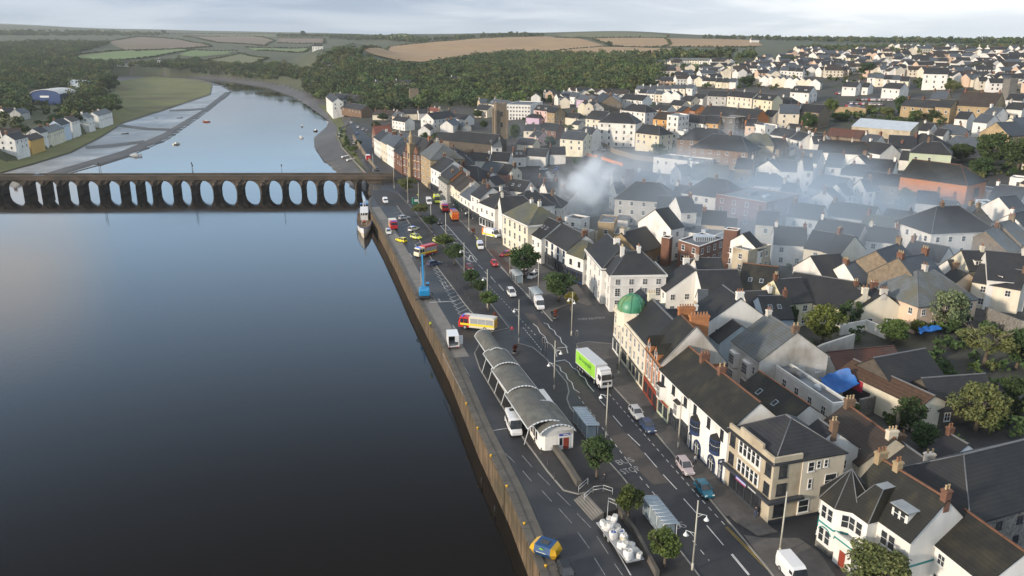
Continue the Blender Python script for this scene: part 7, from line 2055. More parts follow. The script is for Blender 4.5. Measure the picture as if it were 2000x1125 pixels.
def fire_engine(L_=8.2, W=2.5, Hh=3.2, cab="fire_red", body="fire_red", side="police_yellow", rear="police_yellow", name="fire_engine", ladder=True, roofm=None):
    root = empty(name); h = L_ / 2; w = W / 2
    b = MB().mat(cab); loft(b, [(h - 2.6, w, .5, Hh - .25, .12), (h - .4, w, .5, Hh - .3, .15), (h - .05, w * .96, .5, 1.7, .1), (h, w * .92, .55, 1.5, .1)]); b.build("cab", root)
    g = MB().mat("glass").box(h - .38, h - .02, -w * .86, w * .86, 1.75, Hh - .6)
    for s_ in (-1, 1): g.box(h - 2.3, h - 1.45, s_ * w - .015, s_ * w + .02, 1.6, Hh - .65).box(h - 1.3, h - .55, s_ * w - .015, s_ * w + .02, 1.6, Hh - .65)
    g.build("windows", root)
    b = MB().mat(body).box(-h, h - 2.603, -w, w, .55, Hh - .15); b.build("body", root)
    q = MB().mat(side)
    for s_ in (-1, 1): q.box(-h + .1, h - .5, s_ * w - .02, s_ * w + .025, 1.05, 1.5)
    q.build("stripe", root)
    q = MB().mat("steel")
    for s_ in (-1, 1):
        for k in range(3):
            x0 = -h + .25 + k * (L_ - 3.1) / 3; q.box(x0, x0 + (L_ - 3.4) / 3, s_ * w - .02, s_ * w + .02, 1.55, Hh - .45)
    q.build("locker_shutter", root)
    if rear:
        q = MB().mat(rear).box(-h - .03, -h - .002, -w * .98, w * .98, .7, Hh - .5); q.mat("fire_red")
        for k in range(6):
            for j in range(3):
                if (k + j) % 2 == 0: q.box(-h - .045, -h - .03, -w * .95 + k * w * .32, -w * .95 + (k + 1) * w * .32, .8 + j * .55, 1.32 + j * .55)
        q.build("rear_chevrons", root)
    if ladder:
        q = MB().mat("galv")
        for y in (-.35, .35): q.box(-h + .2, h - 1.2, y - .05, y + .05, Hh + .05, Hh + .2)
        for k in range(14): q.box(-h + .4 + k * .44, -h + .46 + k * .44, -.3, .3, Hh + .08, Hh + .16)
        q.box(-h + .4, h - 2.8, .55, .95, Hh - .15, Hh + .1); q.build("ladder", root)
    if roofm: MB().mat(roofm).box(-h + .1, h - 2.7, -w * .8, w * .8, Hh - .147, Hh + .05).build("roof", root)
    MB().mat("blue_light").box(h - 1.1, h - .8, -w * .8, w * .8, Hh - .3, Hh - .1).build("light_bar", root)
    wheels(root, (-h * .48, h * .62), w, .5, .32); lights(root, h - .02, -h - .02, w * .7, .85, 1.0)
    return root
def put(root, u, v, du, dv, label, cat, group=None, z=0.012, name=None, ter=False):
    p = GT(u, v) if ter else G(u, v); q = GT(u + du, v + dv) if ter else G(u + du, v + dv)
    root.location = (p.x, p.y, T1(p.x, p.y) if ter else z); root.rotation_euler[2] = math.atan2(q.y - p.y, q.x - p.x)
    if name: root.name = name
    return tag(root, label, cat, group)
# cars and vans on the quay street
put(car("car_silver", 4.3), 1243, 812, 12, 15, "silver hatchback parked behind the navy car by the white shopfronts", "car")
put(car("car_navy", 4.3), 1265, 838, 12, 15, "dark navy car parked in front of the silver hatchback", "car")
put(car("car_lilac", 4.4, kind="suv", Hh=1.6), 1338, 918, 11, 15, "pinkish silver car parked outside the white inn", "car")
put(car("car_teal", 4.1), 1375, 962, 11, 14, "bright teal hatchback parked by the beige corner shop", "car")
put(car("car_white", 4.7, 1.9, 1.7, "suv"), 999, 576, 12, 15, "white estate car driving along the quay road", "car")
put(car("car_red", 4.2), 966, 518, 12, 14, "bright red car on the quay road below the police van", "car")
put(car("car_white", 4.4), 1040, 543, -14, 8, "white car parked behind the large dark tree", "car")
put(car("car_lilac", 4.2), 1022, 537, -14, 8, "beige car half hidden by the large dark tree", "car")
put(car("car_maroon", 4.2), 917, 526, 12, 14, "dark maroon car parked by the promenade kerb", "car")
put(car("car_black", 4.2), 858, 437, 10, 14, "black car on the left of the upper quay road", "car")
put(car("car_navy", 4.3), 848, 518, 16, -3, "dark blue car in the zigzag parking bays", "car")
put(car("car_silver", 4.2), 790, 428, 16, -2, "silver car in the far parking bays below the fire vehicle", "car")
put(car("car_black", 4.3), 1106, 1128, 6, 16, "black car with a roof rack cut by the bottom edge", "car")
put(van("car_white", 6.2, 2.1, 2.7, windows=True, roof="dark_steel", name="minibus"), 1003, 838, 10, 24, "white minibus parked beside the white bus station building", "minibus")
put(van("car_white", 5.6, 2.0, 2.5), 1053, 600, 9, 16, "white panel van parked by the large dark tree", "van")
put(van("car_white", 4.9, 1.9, 2.1, stripe="hi_yellow", bar="blue_light", name="police_van"), 938, 485, 8, 16, "white police van with yellow sides in the middle of the road", "police van")
put(van("car_white", 6.6, 2.3, 2.7, stripe="police_yellow", rear="orange_paint", bar="blue_light", name="ambulance"), 960, 462, 18, 4, "white emergency van with orange rear parked across the side street", "emergency van")
put(van("car_white", 5.6, 2.0, 2.4), 838, 398, 8, 14, "white van driving at the head of the emergency vehicles", "van")
put(van("car_white", 4.6, 1.9, 2.0), 753, 396, 8, 12, "small white van at the bridge end of the car park", "van")
put(van("car_white", 5.4, 2.0, 2.3, name="van"), 1548, 1128, 10, 12, "white van cut by the bottom edge of the picture", "van")
put(van("hi_yellow", 6.6, 2.3, 2.9, stripe="amb_green", roof="dark_steel", bar="blue_light", name="ambulance"), 853, 395, 8, 14, "yellow and green ambulance in line behind the white van", "ambulance")
put(fire_engine(7.8, side="police_yellow", body="pale_body"), 868, 411, 8, 14, "red and white fire engine between the ambulance and the orange truck", "fire engine")
put(fire_engine(8.0, cab="fire_red", body="orange_paint", rear="orange_paint", ladder=False, roofm="rust_red"), 887, 427, -8, -14, "orange backed fire truck at the tail of the queue", "fire engine")
put(fire_engine(8.6, cab="fire_red", body="pale_body", side="police_yellow"), 933, 642, -28, -3, "red and cream fire engine with a roof ladder parked across the quay", "fire engine")
put(fire_engine(7.4, cab="pale_body", body="fire_red", side="police_yellow", ladder=False, roofm="fire_red"), 831, 499, -16, 4, "red fire engine with yellow chequered side behind the blue crane", "fire engine")
put(fire_engine(6.0, cab="fire_red", body="pale_body", side="orange_paint", ladder=False), 768, 446, 6, 10, "small red and white fire vehicle by the trawler", "fire engine")
def police_car(u, v, du, dv, lab, base="hi_yellow"):
    c = car(base, 4.5, 1.8, 1.5); c.name = "police_car"
    b = MB().mat("car_white" if base == "hi_yellow" else "hi_yellow")
    for s_ in (-1, 1):
        for k in range(5): b.box(-1.6 + k * .66, -1.27 + k * .66, s_ * .885 - .02, s_ * .885 + .02, .45, .85)
    b.build("chequer_marking", c); MB().mat("blue_light").box(-.3, -.05, -.5, .5, 1.55, 1.67).build("light_bar", c)
    return put(c, u, v, du, dv, lab, "police car")
police_car(813, 466, 16, 4, "yellow police car parked right of the orange-backed one")
police_car(784, 472, -12, -3, "small yellow police car nearest the quay wall in the car park", "police_yellow")
police_car(759, 456, 4, 10, "white and yellow police car beside the small fire vehicle", "car_white")
police_car(808, 450, 14, -4, "white police car above the yellow one in the parking bays", "car_white")
police_car(856, 474, 14, 5, "yellow-green police car half hidden under the promenade tree")
police_car(988, 500, -12, 3, "red and yellow fire officer car behind the large dark tree", "fire_red")
# articulated lorry with the lime green trailer
def lorry():
    root = empty("articulated_lorry"); w = 1.25
    t = MB().mat("car_white").box(-6.6, 2.6, -w, w, 1.15, 4.05); t.mat("galv").box(-6.65, 2.65, -w - .02, w + .02, 3.98, 4.1).box(-6.65, 2.65, -w - .02, w + .02, 1.1, 1.22); to = t.build("trailer", root)
    for s_ in (-1, 1): MB().mat("lime").box(-6.45, 2.45, s_ * w - .02, s_ * w + .02, 1.3, 3.9).build("side_panel", to)
    me = text_mesh("the co-operative", 1.35, mat="dark_green_ink", extr=.006)
    xs = [v.co.x for v in me.vertices]; sx = 5.6 / (max(xs) - min(xs))
    for s_ in (-1, 1):
        o = link("lettering", me, to, (-2.1, s_ * (w + .03), 2.9)); o.rotation_euler = (R(90), 0, 0 if s_ < 0 else math.pi); o.scale = (sx, 1, 1)
    MB().mat("dark_steel").box(-6.3, 1.8, -.5, .5, .75, 1.1).box(-3.2, .2, -1.15, 1.15, .55, 1.05).build("chassis", root)
    c = MB().mat("car_white"); loft(c, [(2.9, 1.2, .7, 3.1, .15), (3.3, 1.25, .55, 3.5, .15), (4.7, 1.25, .5, 3.35, .2), (5.05, 1.22, .45, 2.2, .12), (5.12, 1.2, .45, 1.5, .1)])
    c.box(3.0, 4.4, -1.1, 1.1, 3.3, 3.85); cb = c.build("cab", root)
    MB().mat("glass").add([(5.14, -1.1, 1.95), (5.14, 1.1, 1.95), (4.83, 1.0, 2.95), (4.83, -1.0, 2.95)], [(0, 1, 2, 3)]).build("windscreen", cb)
    g = MB().mat("glass")
    for s_ in (-1, 1): g.box(3.7, 4.75, s_ * 1.25 - .015, s_ * 1.25 + .015, 1.95, 2.85)
    g.build("side_window", cb); gr = MB().mat("dark_steel").box(5.05, 5.16, -.9, .9, 1.0, 1.6); gr.build("grille", cb)
    wheels(root, (-5.6, -4.4, -3.2, 2.2, 4.3), w, .5, .34); lights(root, 5.14, -6.68, .95, .8, .95)
    for s_ in (-1, 1): MB().mat("dark_steel").box(4.75, 4.95, s_ * 1.42 - .12, s_ * 1.42 + .12, 2.0, 2.7).build("wing_mirror", cb)
    return root
put(lorry(), 1162, 741, 40, 36, "white lorry with a lime green trailer side parked by the cream building", "lorry")
# white box truck with its rear open
def box_truck():
    root = empty("box_truck"); w = 1.15
    b = MB().mat("car_white").box(-2.6, 1.5, -w, -w + .06, .9, 3.2).box(-2.6, 1.5, w - .06, w, .9, 3.2).box(-2.6, 1.5, -w, w, 3.203, 3.28).box(1.44, 1.5, -w + .06, w - .06, .9, 3.2).box(-2.6, 1.5, -w, w, .8, .897)
    b.box(-2.62, -2.55, -w + .06, -.25, 1.9, 3.2); b.build("box_body", root)
    MB().mat("shop_dark").box(1.3, 1.43, -w + .07, w - .07, .9, 3.1).build("bulkhead", root)
    c = MB().mat("car_white"); loft(c, [(1.55, 1.0, .5, 2.1, .1), (2.5, 1.0, .45, 2.05, .15), (3.0, .96, .45, 1.3, .1), (3.5, .9, .5, 1.0, .1)]); c.build("cab", root)
    MB().mat("glass").box(1.8, 2.5, -1.01, 1.01, 1.3, 1.85).build("windows", root)
    MB().mat("car_white").box(-1.7, -1.64, -w - .9, -w - .003, 1.0, 3.0).build("open_door", root)
    wheels(root, (-1.5, 2.4), 1.05, .38, .25); lights(root, 3.5, -2.6, .8, .8, .75)
    return root
put(box_truck(), 884, 676, -8, -26, "white box truck with its rear open near the bus station", "truck")
# blue material handler crane
def crane():
    root = empty("mobile_crane"); cb = "crane_blue"
    MB().mat("dark_steel").box(-2.3, 2.3, -1.2, 1.2, .6, 1.2).build("undercarriage", root); wheels(root, (-1.7, 1.7), 1.3, .55, .4)
    for x in (-2.0, 2.0):
        for s_ in (-1, 1): MB().mat("dark_steel").tube((x, s_ * .8, .9), (x, s_ * 2.1, .5), .14).box(x - .3, x + .3, s_ * 2.1 - .3, s_ * 2.1 + .3, 0, .12).box(x - .1, x + .1, s_ * 2.1 - .1, s_ * 2.1 + .1, .12, .55).build("outrigger", root)
    b = MB().mat(cb); loft(b, [(-2.9, 1.25, 1.35, 2.6, .2), (-2.4, 1.4, 1.3, 2.9, .2), (.6, 1.4, 1.3, 2.8, .2), (1.4, 1.3, 1.35, 2.2, .2)]); b.build("engine_house", root)
    MB().mat("dark_steel").lathe([(.9, 1.18), (.9, 1.36)], 16).build("slew_ring", root)
    c = MB().mat(cb).box(.9, 2.4, -1.35, -.45, 1.4, 1.9).box(.9, 2.4, -1.35, -.45, 3.3, 3.4); c.mat("glass").box(.95, 2.35, -1.3, -.5, 1.9, 3.3); c.build("cab", root)
    def beam(name, p, q, w0, w1):
        b = MB().mat(cb); p, q = Vector(p), Vector(q); d = (q - p).normalized(); s_ = Vector((0, 1, 0)); u_ = d.cross(s_)
        vs = []
        for c_, w_ in ((p, w0), (q, w1)):
            for i, j in ((-1, -1), (1, -1), (1, 1), (-1, 1)): vs.append(c_ + u_ * i * w_ + s_ * j * w_ * .7)
        b.add(vs, [(0, 1, 5, 4), (1, 2, 6, 5), (2, 3, 7, 6), (3, 0, 4, 7), (3, 2, 1, 0), (4, 5, 6, 7)]); return b.build(name, root)
    beam("boom", (.6, .2, 2.6), (6.2, .2, 9.6), .32, .26); beam("stick", (6.2, .2, 9.6), (12.2, .2, 7.6), .26, .18)
    for y in (-.25, .65): MB().mat("steel").tube((1.3, y, 2.2), (3.4, y, 6.0), .11).tube((3.4, y, 6.0), (4.2, y, 7.0), .06).build("hydraulic_ram", root)
    g = MB().mat("dark_steel").tube((12.2, .2, 7.6), (12.2, .2, 6.2), .08)
    for k in range(5):
        a = k * 6.283 / 5; g.tube((12.2, .2, 6.2), (12.2 + .7 * math.cos(a), .2 + .7 * math.sin(a), 5.5), .09).tube((12.2 + .7 * math.cos(a), .2 + .7 * math.sin(a), 5.5), (12.2 + .2 * math.cos(a), .2 + .2 * math.sin(a), 4.8), .09, .03)
    g.build("grab", root)
    return root
put(crane(), 829, 581, -3, -32, "blue wheeled crane with its long arm raised on the quay", "crane")
# trucks and parked cars further away
t = van("car_white", 7.0, 2.4, 3.0, rear="fire_red", name="lorry"); put(t, 719, 313, -6, -12, "white lorry with a red rear on the upriver road", "lorry")
put(car("car_black", 4.2), 737, 333, 6, 10, "black car rounding the bridge corner", "car")
put(car("car_grey", 4.3), 72, 348, 10, 0, "grey car crossing the long bridge", "car")
_c = bpt(bx_of(72) , 3.2, DECK); [o for o in bpy.data.objects if o.get("label") == "grey car crossing the long bridge"][0].location = (_c.x, _c.y, _c.z + .02)
bpy.data.objects[[o.name for o in bpy.data.objects if o.get("label") == "grey car crossing the long bridge"][0]].rotation_euler[2] = bang
PAINTS = ["car_white", "car_silver", "car_grey", "car_black", "car_navy", "car_silver", "car_white", "car_blue", "car_red", "car_grey"]
PROTO = {p: car(p, 4.2) for p in ("car_white", "car_silver", "car_grey", "car_black", "car_navy", "car_blue", "car_red")}
index_children()
_used = set()
def another(paint):
    o = PROTO[paint]
    if paint in _used: return copy_tree(o)
    _used.add(paint); return o
g = random.Random(12)
for i, (u, v, p_) in enumerate([(664, 268, "car_white"), (663, 262, "car_silver"), (666, 256, "car_black"), (671, 250, "car_navy"), (678, 245, "car_grey"), (686, 241, "car_white"), (699, 250, "car_white"), (709, 254, "car_silver"), (716, 257, "car_grey"), (692, 281, "car_silver"), (697, 262, "car_blue")]):
    put(another(p_), u, v, 5, -8, "%s parked car on the riverside road beyond the bridge, %s from the bridge" % (dict(car_white="white", car_silver="silver", car_black="black", car_navy="navy", car_grey="grey", car_blue="blue")[p_], ["tenth", "ninth", "eighth", "seventh", "sixth", "fifth", "fourth", "third", "second", "nearest", "eleventh"][i]), "car", "cars parked on the riverside road", ter=True)
put(another("car_white"), 1062, 332, 14, -2, "white car alone in the town car park", "car", ter=True)
put(another("car_blue"), 1088, 331, 8, -8, "blue car in the town car park right of the white one", "car", ter=True)
put(another("car_navy"), 1082, 337, 8, -8, "navy car in front of the blue one in the town car park", "car", ter=True)
put(another("car_silver"), 1177, 294, 14, 2, "silver car beside the orange barriers at the car park wall", "car", ter=True)
n_by = {}
for row_, (u0, v0, u1, v1, n) in enumerate([(1632, 184, 1668, 183, 7), (1672, 196, 1745, 197, 13), (1654, 203, 1726, 206, 12), (1650, 208, 1690, 213, 7), (1642, 214, 1690, 216, 8)]):
    for k in range(n):
        t_ = (k + g.uniform(.35, .65)) / n; p_ = g.choice(PAINTS)
        if (row_, k) in ((0, 6), (1, 4)): p_ = "car_red"
        nm = p_[4:]
        put(another(p_), u0 + (u1 - u0) * t_, v0 + (v1 - v0) * t_, g.choice((2, -2, 8)), -4, "%s car in the crowded hillside car park" % nm, "car", "cars in the hillside car park" if nm != "red" else None, ter=True)
for o in [o for o in bpy.data.objects if o.get("label") == "red car in the crowded hillside car park"]:
    n_by.setdefault("r", []).append(o)
n_by["r"].sort(key=lambda o: px(o.location)[0])
for i, o in enumerate(n_by["r"]): o["label"] = "red car in the crowded hillside car park, %s from the left" % ["first", "second", "third", "fourth", "fifth", "sixth", "seventh", "eighth"][i]
for p_, o in PROTO.items():
    if p_ not in _used: bpy.data.objects.remove(o)

# ---------------------------------------------------------------- bus station
BA_, BB_ = G(941, 681, 4.4), G(1015, 806, 4.4); BC_, BDd = G(996, 680, 4.4), G(1121, 845, 4.4)
o_ = (BA_ + BC_) / 2; e_ = (BB_ + BDd) / 2; ax = (e_ - o_); ax.z = 0; BLEN = ax.length; bsa = math.atan2(ax.y, ax.x)
def bl(p): return Matrix.Rotation(-bsa, 3, 'Z') @ (Vector(p) - Vector((o_.x, o_.y, 0)))
ws0 = bl(BC_).y - bl(BA_).y
bs = empty("bus_station", (o_.x, o_.y, 0), bsa); tag(bs, "long bus station of overlapping curved grey roofs with a white end building", "bus station")
def vault(x0, x1, hw, z0, z1, rise, yo=0.0, mat="grey_roof_sheet", name="roof_vault"):
    n = 12; b = MB().mat(mat); rows = []
    for x, z in ((x0, z0), (x1, z1)):
        rows.append([(x, yo + hw * math.sin(t), z + rise * (math.cos(t) - math.cos(1.15)) / (1 - math.cos(1.15)) if True else 0) for t in np.linspace(-1.15, 1.15, n)])
    sc_ = 1 / math.sin(1.15)
    rows = [[(x, yo + (y - yo) * sc_, z) for x, y, z in r_] for r_ in rows]
    up = [[(x, y, z + .16) for x, y, z in r_] for r_ in rows]
    for i in range(n - 1):
        b.add([rows[0][i], rows[1][i], rows[1][i + 1], rows[0][i + 1]], [(0, 3, 2, 1)], True); b.add([up[0][i], up[1][i], up[1][i + 1], up[0][i + 1]], [(0, 1, 2, 3)], True)
    L_ = x1 - x0; m_ = int(L_ / .75)
    for k in range(1, m_):
        f = k / m_
        for i in range(n - 1):
            p = Vector(up[0][i]).lerp(Vector(up[1][i]), f); q = Vector(up[0][i + 1]).lerp(Vector(up[1][i + 1]), f); b.tube(p, q, .035, .035, 4, False)
    o = b.build(name, bs)
    r = MB().mat("galv")
    for k in (0, 1):
        for i in range(n - 1): r.tube(Vector(up[k][i]) - Vector((0, 0, .06)), Vector(up[k][i + 1]) - Vector((0, 0, .06)), .13, .13, 6)
    for i in (0, n - 1): r.tube(Vector(up[0][i]) - Vector((0, 0, .06)), Vector(up[1][i]) - Vector((0, 0, .06)), .12, .12, 6)
    r.build("roof_rim", o)
    return o
hw0 = abs(ws0) / 2
cuts = [0, BLEN * .24, BLEN * .58, BLEN * 1.0]
hws = [hw0 * .92, hw0 * 1.02, hw0 * 1.15]
for i in range(3): vault(cuts[i] - .4, cuts[i + 1] + .5, hws[i], 3.2, 3.7, 1.0 + .1 * i)
fa = bl(G(948, 652, 3.6)); vault(fa.x - .6, .3, hw0 * .66, 2.9, 3.2, 1.35)
# enclosed white building under the near end
ea = bl(G(1040, 822, 0)); en = bl(G(1088, 880, 0)); ew = 2.7; ey = en.y
el = [(ea.x - 5, ey - ew), (en.x - .9, ey - ew), (en.x - .2, ey - ew + .7), (en.x, ey - .2), (en.x, ey + ew), (ea.x - 5, ey + ew)]
ar_ = sum(el[i][0] * el[(i + 1) % 6][1] - el[(i + 1) % 6][0] * el[i][1] for i in range(6))
if ar_ < 0: el.reverse()
wb = MB().mat("white").prism(el, 0.1, 3.5); wbo = wb.build("office_wall", bs)
nn_ = 10
gv = MB().mat("white"); arc = [(ey + ew * math.sin(t), 3.3 + 1.25 * (math.cos(t) - math.cos(1.4))) for t in np.linspace(-1.4, 1.4, nn_)]
gv.add([(en.x, y, z) for y, z in arc] + [(en.x, ey + ew, 2.8), (en.x, ey - ew, 2.8)], [tuple(range(nn_ + 2))[::-1]]); gv.build("end_gable", bs)
vault(en.x - 9.5, en.x + .25, ew * 1.12, 2.95, 3.15, 1.45, ey, name="end_roof")
dd = MB().mat("frame_white").box(en.x + .003, en.x + .06, ey + .2, ey + 2.2, .1, 2.4); dd.mat("door_red").box(en.x + .06, en.x + .09, ey + 1.0, ey + 1.95, .15, 2.2); dd.mat("glass").box(en.x + .06, en.x + .085, ey + .35, ey + .85, .9, 2.2); dd.build("door", bs)
sgn = MB().mat("sign_blue").box(en.x + .003, en.x + .1, ey + .3, ey + 2.1, 2.55, 2.9); sgn.mat("frame_white").box(en.x + .101, en.x + .11, ey + .9, ey + 1.9, 2.66, 2.8); sgn.build("sign", bs)
for k in range(5):
    link("window", window_mesh(.6, 1.3, "frame_dark", 1), bs, (en.x - 2.6 - k * 1.3, ey - ew - .02, 1.3), 0)
lw = MB().mat("grey_render").box(1.5, cuts[3] - 8, -1.2, 1.6, .1, 3.3); lw.mat("glass").box(3, cuts[3] - 9, -1.24, -1.203, .8, 2.7); lw.build("waiting_room", bs)
for k in range(7):
    x = 1.0 + k * (BLEN - 3) / 6
    for s_, hwk in ((-1, .9), (1, .9)):
        yy = s_ * (hw0 * .88); MB().mat("galv").tube((x + .6, yy + s_ * .8, .1), (x, yy - s_ * .5, 3.9), .09, .07, 6).build("column", bs)
def shelter(u, v, du, dv, label, L_=5.4, W=1.9):
    root = empty("bus_shelter"); h = L_ / 2
    f = MB().mat("galv")
    for x in (-h, -h / 3, h / 3, h):
        for y in (-W / 2, W / 2): f.tube((x, y, 0), (x, y, 2.5 + (.25 if y > 0 else 0)), .06, .06, 6)
    for y, z in ((-W / 2, 2.5), (W / 2, 2.75)): f.tube((-h - .3, y, z), (h + .3, y, z), .06, .06, 6)
    f.build("frame", root)
    r = MB().mat("roof_glass").add([(-h - .3, -W / 2 - .25, 2.53), (h + .3, -W / 2 - .25, 2.53), (h + .3, W / 2 + .25, 2.83), (-h - .3, W / 2 + .25, 2.83)], [(0, 1, 2, 3)]); r.mat("galv")
    for k in range(9):
        x = -h - .3 + k * (L_ + .6) / 8; r.tube((x, -W / 2 - .25, 2.56), (x, W / 2 + .25, 2.86), .05, .05, 5)
    r.build("roof", root)
    p = MB().mat("roof_glass").box(-h, h, W / 2 - .02, W / 2 + .02, .3, 2.4); p.mat("galv").box(-h, h, W / 2 - .04, W / 2 + .04, .25, .3).box(-h, h, W / 2 - .04, W / 2 + .04, 2.4, 2.45)
    for x in (-h, h): p.mat("roof_glass").box(x - .02, x + .02, -W / 2 + .3, W / 2 - .03, .3, 2.4)
    p.build("glass_panel", root); MB().mat("steel").box(-h + .5, h - .5, W / 2 - .55, W / 2 - .2, .45, .5).build("bench", root)
    return put(root, u, v, du, dv, label, "bus shelter", None, .14)
shelter(1143, 842, -12, -16, "glass roofed bus shelter beside the bus station end", 6.5)
shelter(1287, 1030, -12, -16, "glass roofed bus shelter near the bottom edge half hidden by a street tree", 6.5)
shelter(1009, 551, 10, 12, "town side bus shelter frame beside the large dark tree")
shelter(1046, 588, 10, 12, "town side bus shelter behind the white panel van")

# ---------------------------------------------------------------- street furniture
LAMPS = [(1352, 1115, 2, "lamp post nearest the bottom edge beside the street tree"), (1522, 1085, 0, "tall pole on the pavement in front of the corner house with teal bands"), (1324, 876, 0, "pole on the pavement outside the white shopfront building"),
         (1183, 855, 1, "lamp post at the bus stop lettering beside the dark street tree"), (1082, 763, 2, "lamp post with two lamps by the zigzag crossing lines"), (1013, 670, 1, "lamp post at the far end of the bus station"),
         (1116, 656, 3, "tall lamp post with twin lamps on the side street corner"), (1051, 583, 1, "lamp post by the white panel van"), (952, 602, 1, "lamp post between the promenade trees nearest the fire engine"),
         (907, 542, 1, "lamp post on the promenade beside the maroon car"), (871, 466, 0, "pole on the promenade by the pale hatching"), (842, 440, 0, "pole on the promenade opposite the orange fire truck"), (916, 452, 1, "lamp post on the town pavement by the tall narrow white front"),
         (949, 487, 0, "pole beside the police van"), (818, 400, 0, "pole by the green kiosk"), (797, 396, 4, "tallest mast at the bridge end corner"), (770, 368, 4, "mast left of the tallest one at the bridge end"), (996, 535, 0, "short pole by the town side bus shelter"), (1208, 735, 0, "pole in front of the cream domed building"),
         (729, 335, 0, "pole on the upriver road by the river parapet")]
for u, v, kind, lab in LAMPS:
    hp = {0: 9.2, 1: 9.8, 2: 9.9, 3: 10.0, 4: 12.5}[kind]
    if v < 470 and kind < 4: hp = 8.5
    root = empty("lamp_post" if kind in (1, 2, 3) else "pole", G(u, v), R(-58) if v > 400 else R(-40)); tag(root, lab, "lamp post" if kind in (1, 2, 3) else "pole")
    p = MB().mat("pole_cream").tube((0, 0, 0), (0, 0, 1.2), .17, .15, 10).tube((0, 0, 1.2), (0, 0, hp), .13, .075, 10).lathe([(.07, hp), (.12, hp + .08), (.01, hp + .25)], 8); p.build("shaft", root)
    for sgn_, z in {1: [(-1, hp * .78)], 2: [(1, hp * .84), (-1, hp * .55)], 3: [(1, hp * .86), (-1, hp * .86)]}.get(kind, []):
        d = Vector((.86 * sgn_, .5 * sgn_, 0)) if kind != 3 else Vector((.9 * sgn_, -.2, 0))
        a_ = MB().mat("galv").tube((0, 0, z), d * 1.25 + Vector((0, 0, z + .05)), .04, .04, 6).tube((0, 0, z - .6), d * .7 + Vector((0, 0, z)), .03, .03, 5); ao = a_.build("bracket", root)
        q = d * 1.2
        MB().mat("frame_white").lathe([(.03, z + .02), (.06, z - .18), (.12, z - .28), (.33, z - .58), (.34, z - .63), (.01, z - .60)], 12, (q.x, q.y, 0)).build("lamp_shade", ao)
for i, (u, t_) in enumerate(((204, -.5), (188, BD + .4), (382, -.5), (371, BD + .4), (554, -.5))):
    p = bpt(bx_of(u), t_, DECK + 1.0); root = empty("street_lamp", p); tag(root, ["first near side lamp on the long bridge, counted from the left", "first far side lamp on the long bridge, counted from the left", "second near side lamp on the long bridge, in the middle", "second far side lamp on the long bridge, in the middle", "last near side lamp on the long bridge, toward the town"][i], "street lamp")
    MB().mat("dark_steel").tube((0, 0, 0), (0, 0, 4.2), .12, .07, 8).build("shaft", root); MB().mat("dark_steel").lathe([(.08, 4.2), (.3, 4.35), (.3, 4.9), (.05, 5.2)], 8).build("lantern", root)
bm_ = MB().mat("dark_steel").lathe([(.13, 0), (.13, .15), (.09, .2), (.09, .85), (.12, .9), (.11, 1.0), (.02, 1.06)], 10).mesh("bollard")
def bollards(pts, group, lab):
    for u, v in pts:
        o = link("bollard", bm_, None, G(u, v, .14)); tag(o, lab, "bollard", group)
bollards([(836 + 104 * k / 17, 462 + 162 * k / 17) for k in range(18)], "promenade bollards", "black bollard in the line between promenade and parking bays")
bollards([(1026, 838), (1033, 848), (1044, 866), (1057, 886), (1070, 908), (1083, 936)], "bollards beside the bus station", "black bollard in the short line left of the bus station end")
bollards([(1205, 720), (1240, 1020), (1190, 690)], "single bollards", "black bollard standing on the paving")
ym = MB().mat("skip_yellow").lathe([(.22, 0), (.2, .3), (.28, .34), (.28, .48), (.02, .55)], 10).mesh("mooring_post"); ym.transform(Matrix.Scale(.75, 4))
for i, (u, v) in enumerate([(911, 790), (933, 838), (959, 892), (990, 952), (1024, 1025), (1066, 1108)]):
    tag(link("mooring_post", ym, None, G(u, v, .06)), "yellow mooring post on the quay edge, %s from the bottom" % ["sixth", "fifth", "fourth", "third", "second", "first"][i], "mooring post", "yellow mooring posts")
# traffic lights
for u, v, lab in ((1066, 700, "traffic light at the zigzag crossing on the bus station side"), (1125, 676, "traffic light at the zigzag crossing on the town side"), (1060, 690, "second traffic light beside the crossing")):
    root = empty("traffic_light", G(u, v), R(-50)); tag(root, lab, "traffic light")
    MB().mat("dark_steel").tube((0, 0, 0), (0, 0, 3.0), .06, .06, 8).build("post", root); b = MB().mat("dark_steel").box(-.2, .2, -.16, .16, 2.4, 3.5); b.mat("galv").box(-.27, .27, .161, .19, 2.35, 3.55); b.build("signal_head", root)
# rust-red planters (flower towers)
for u, v, lab in ((966, 628, "rust-red flower tower on the promenade tip"), (1085, 622, "rust-red flower tower on the side street corner"), (1006, 690, "rust-red flower tower behind the bus station"), (924, 458, "rust-red planter on the town pavement behind the police van")):
    root = empty("planter", G(u, v, .1)); tag(root, lab, "planter"); MB().mat("dark_steel").lathe([(.7, 0), (.75, .5), (.6, .5)], 10).build("tub", root)
    pts_ = crown_points(np.random.default_rng(int(u)), 260, 9, .75, 1.1, .42, .2) + (0, 0, 1.5)
    M("flower_rust", (.22, .055, .03), (.12, .045, .02), 2, .8) if "flower_rust" not in MATS else None
    link("flowers", quad_mesh("flowers", leaf_quads(pts_, .22, NR), ["flower_rust"]), root)
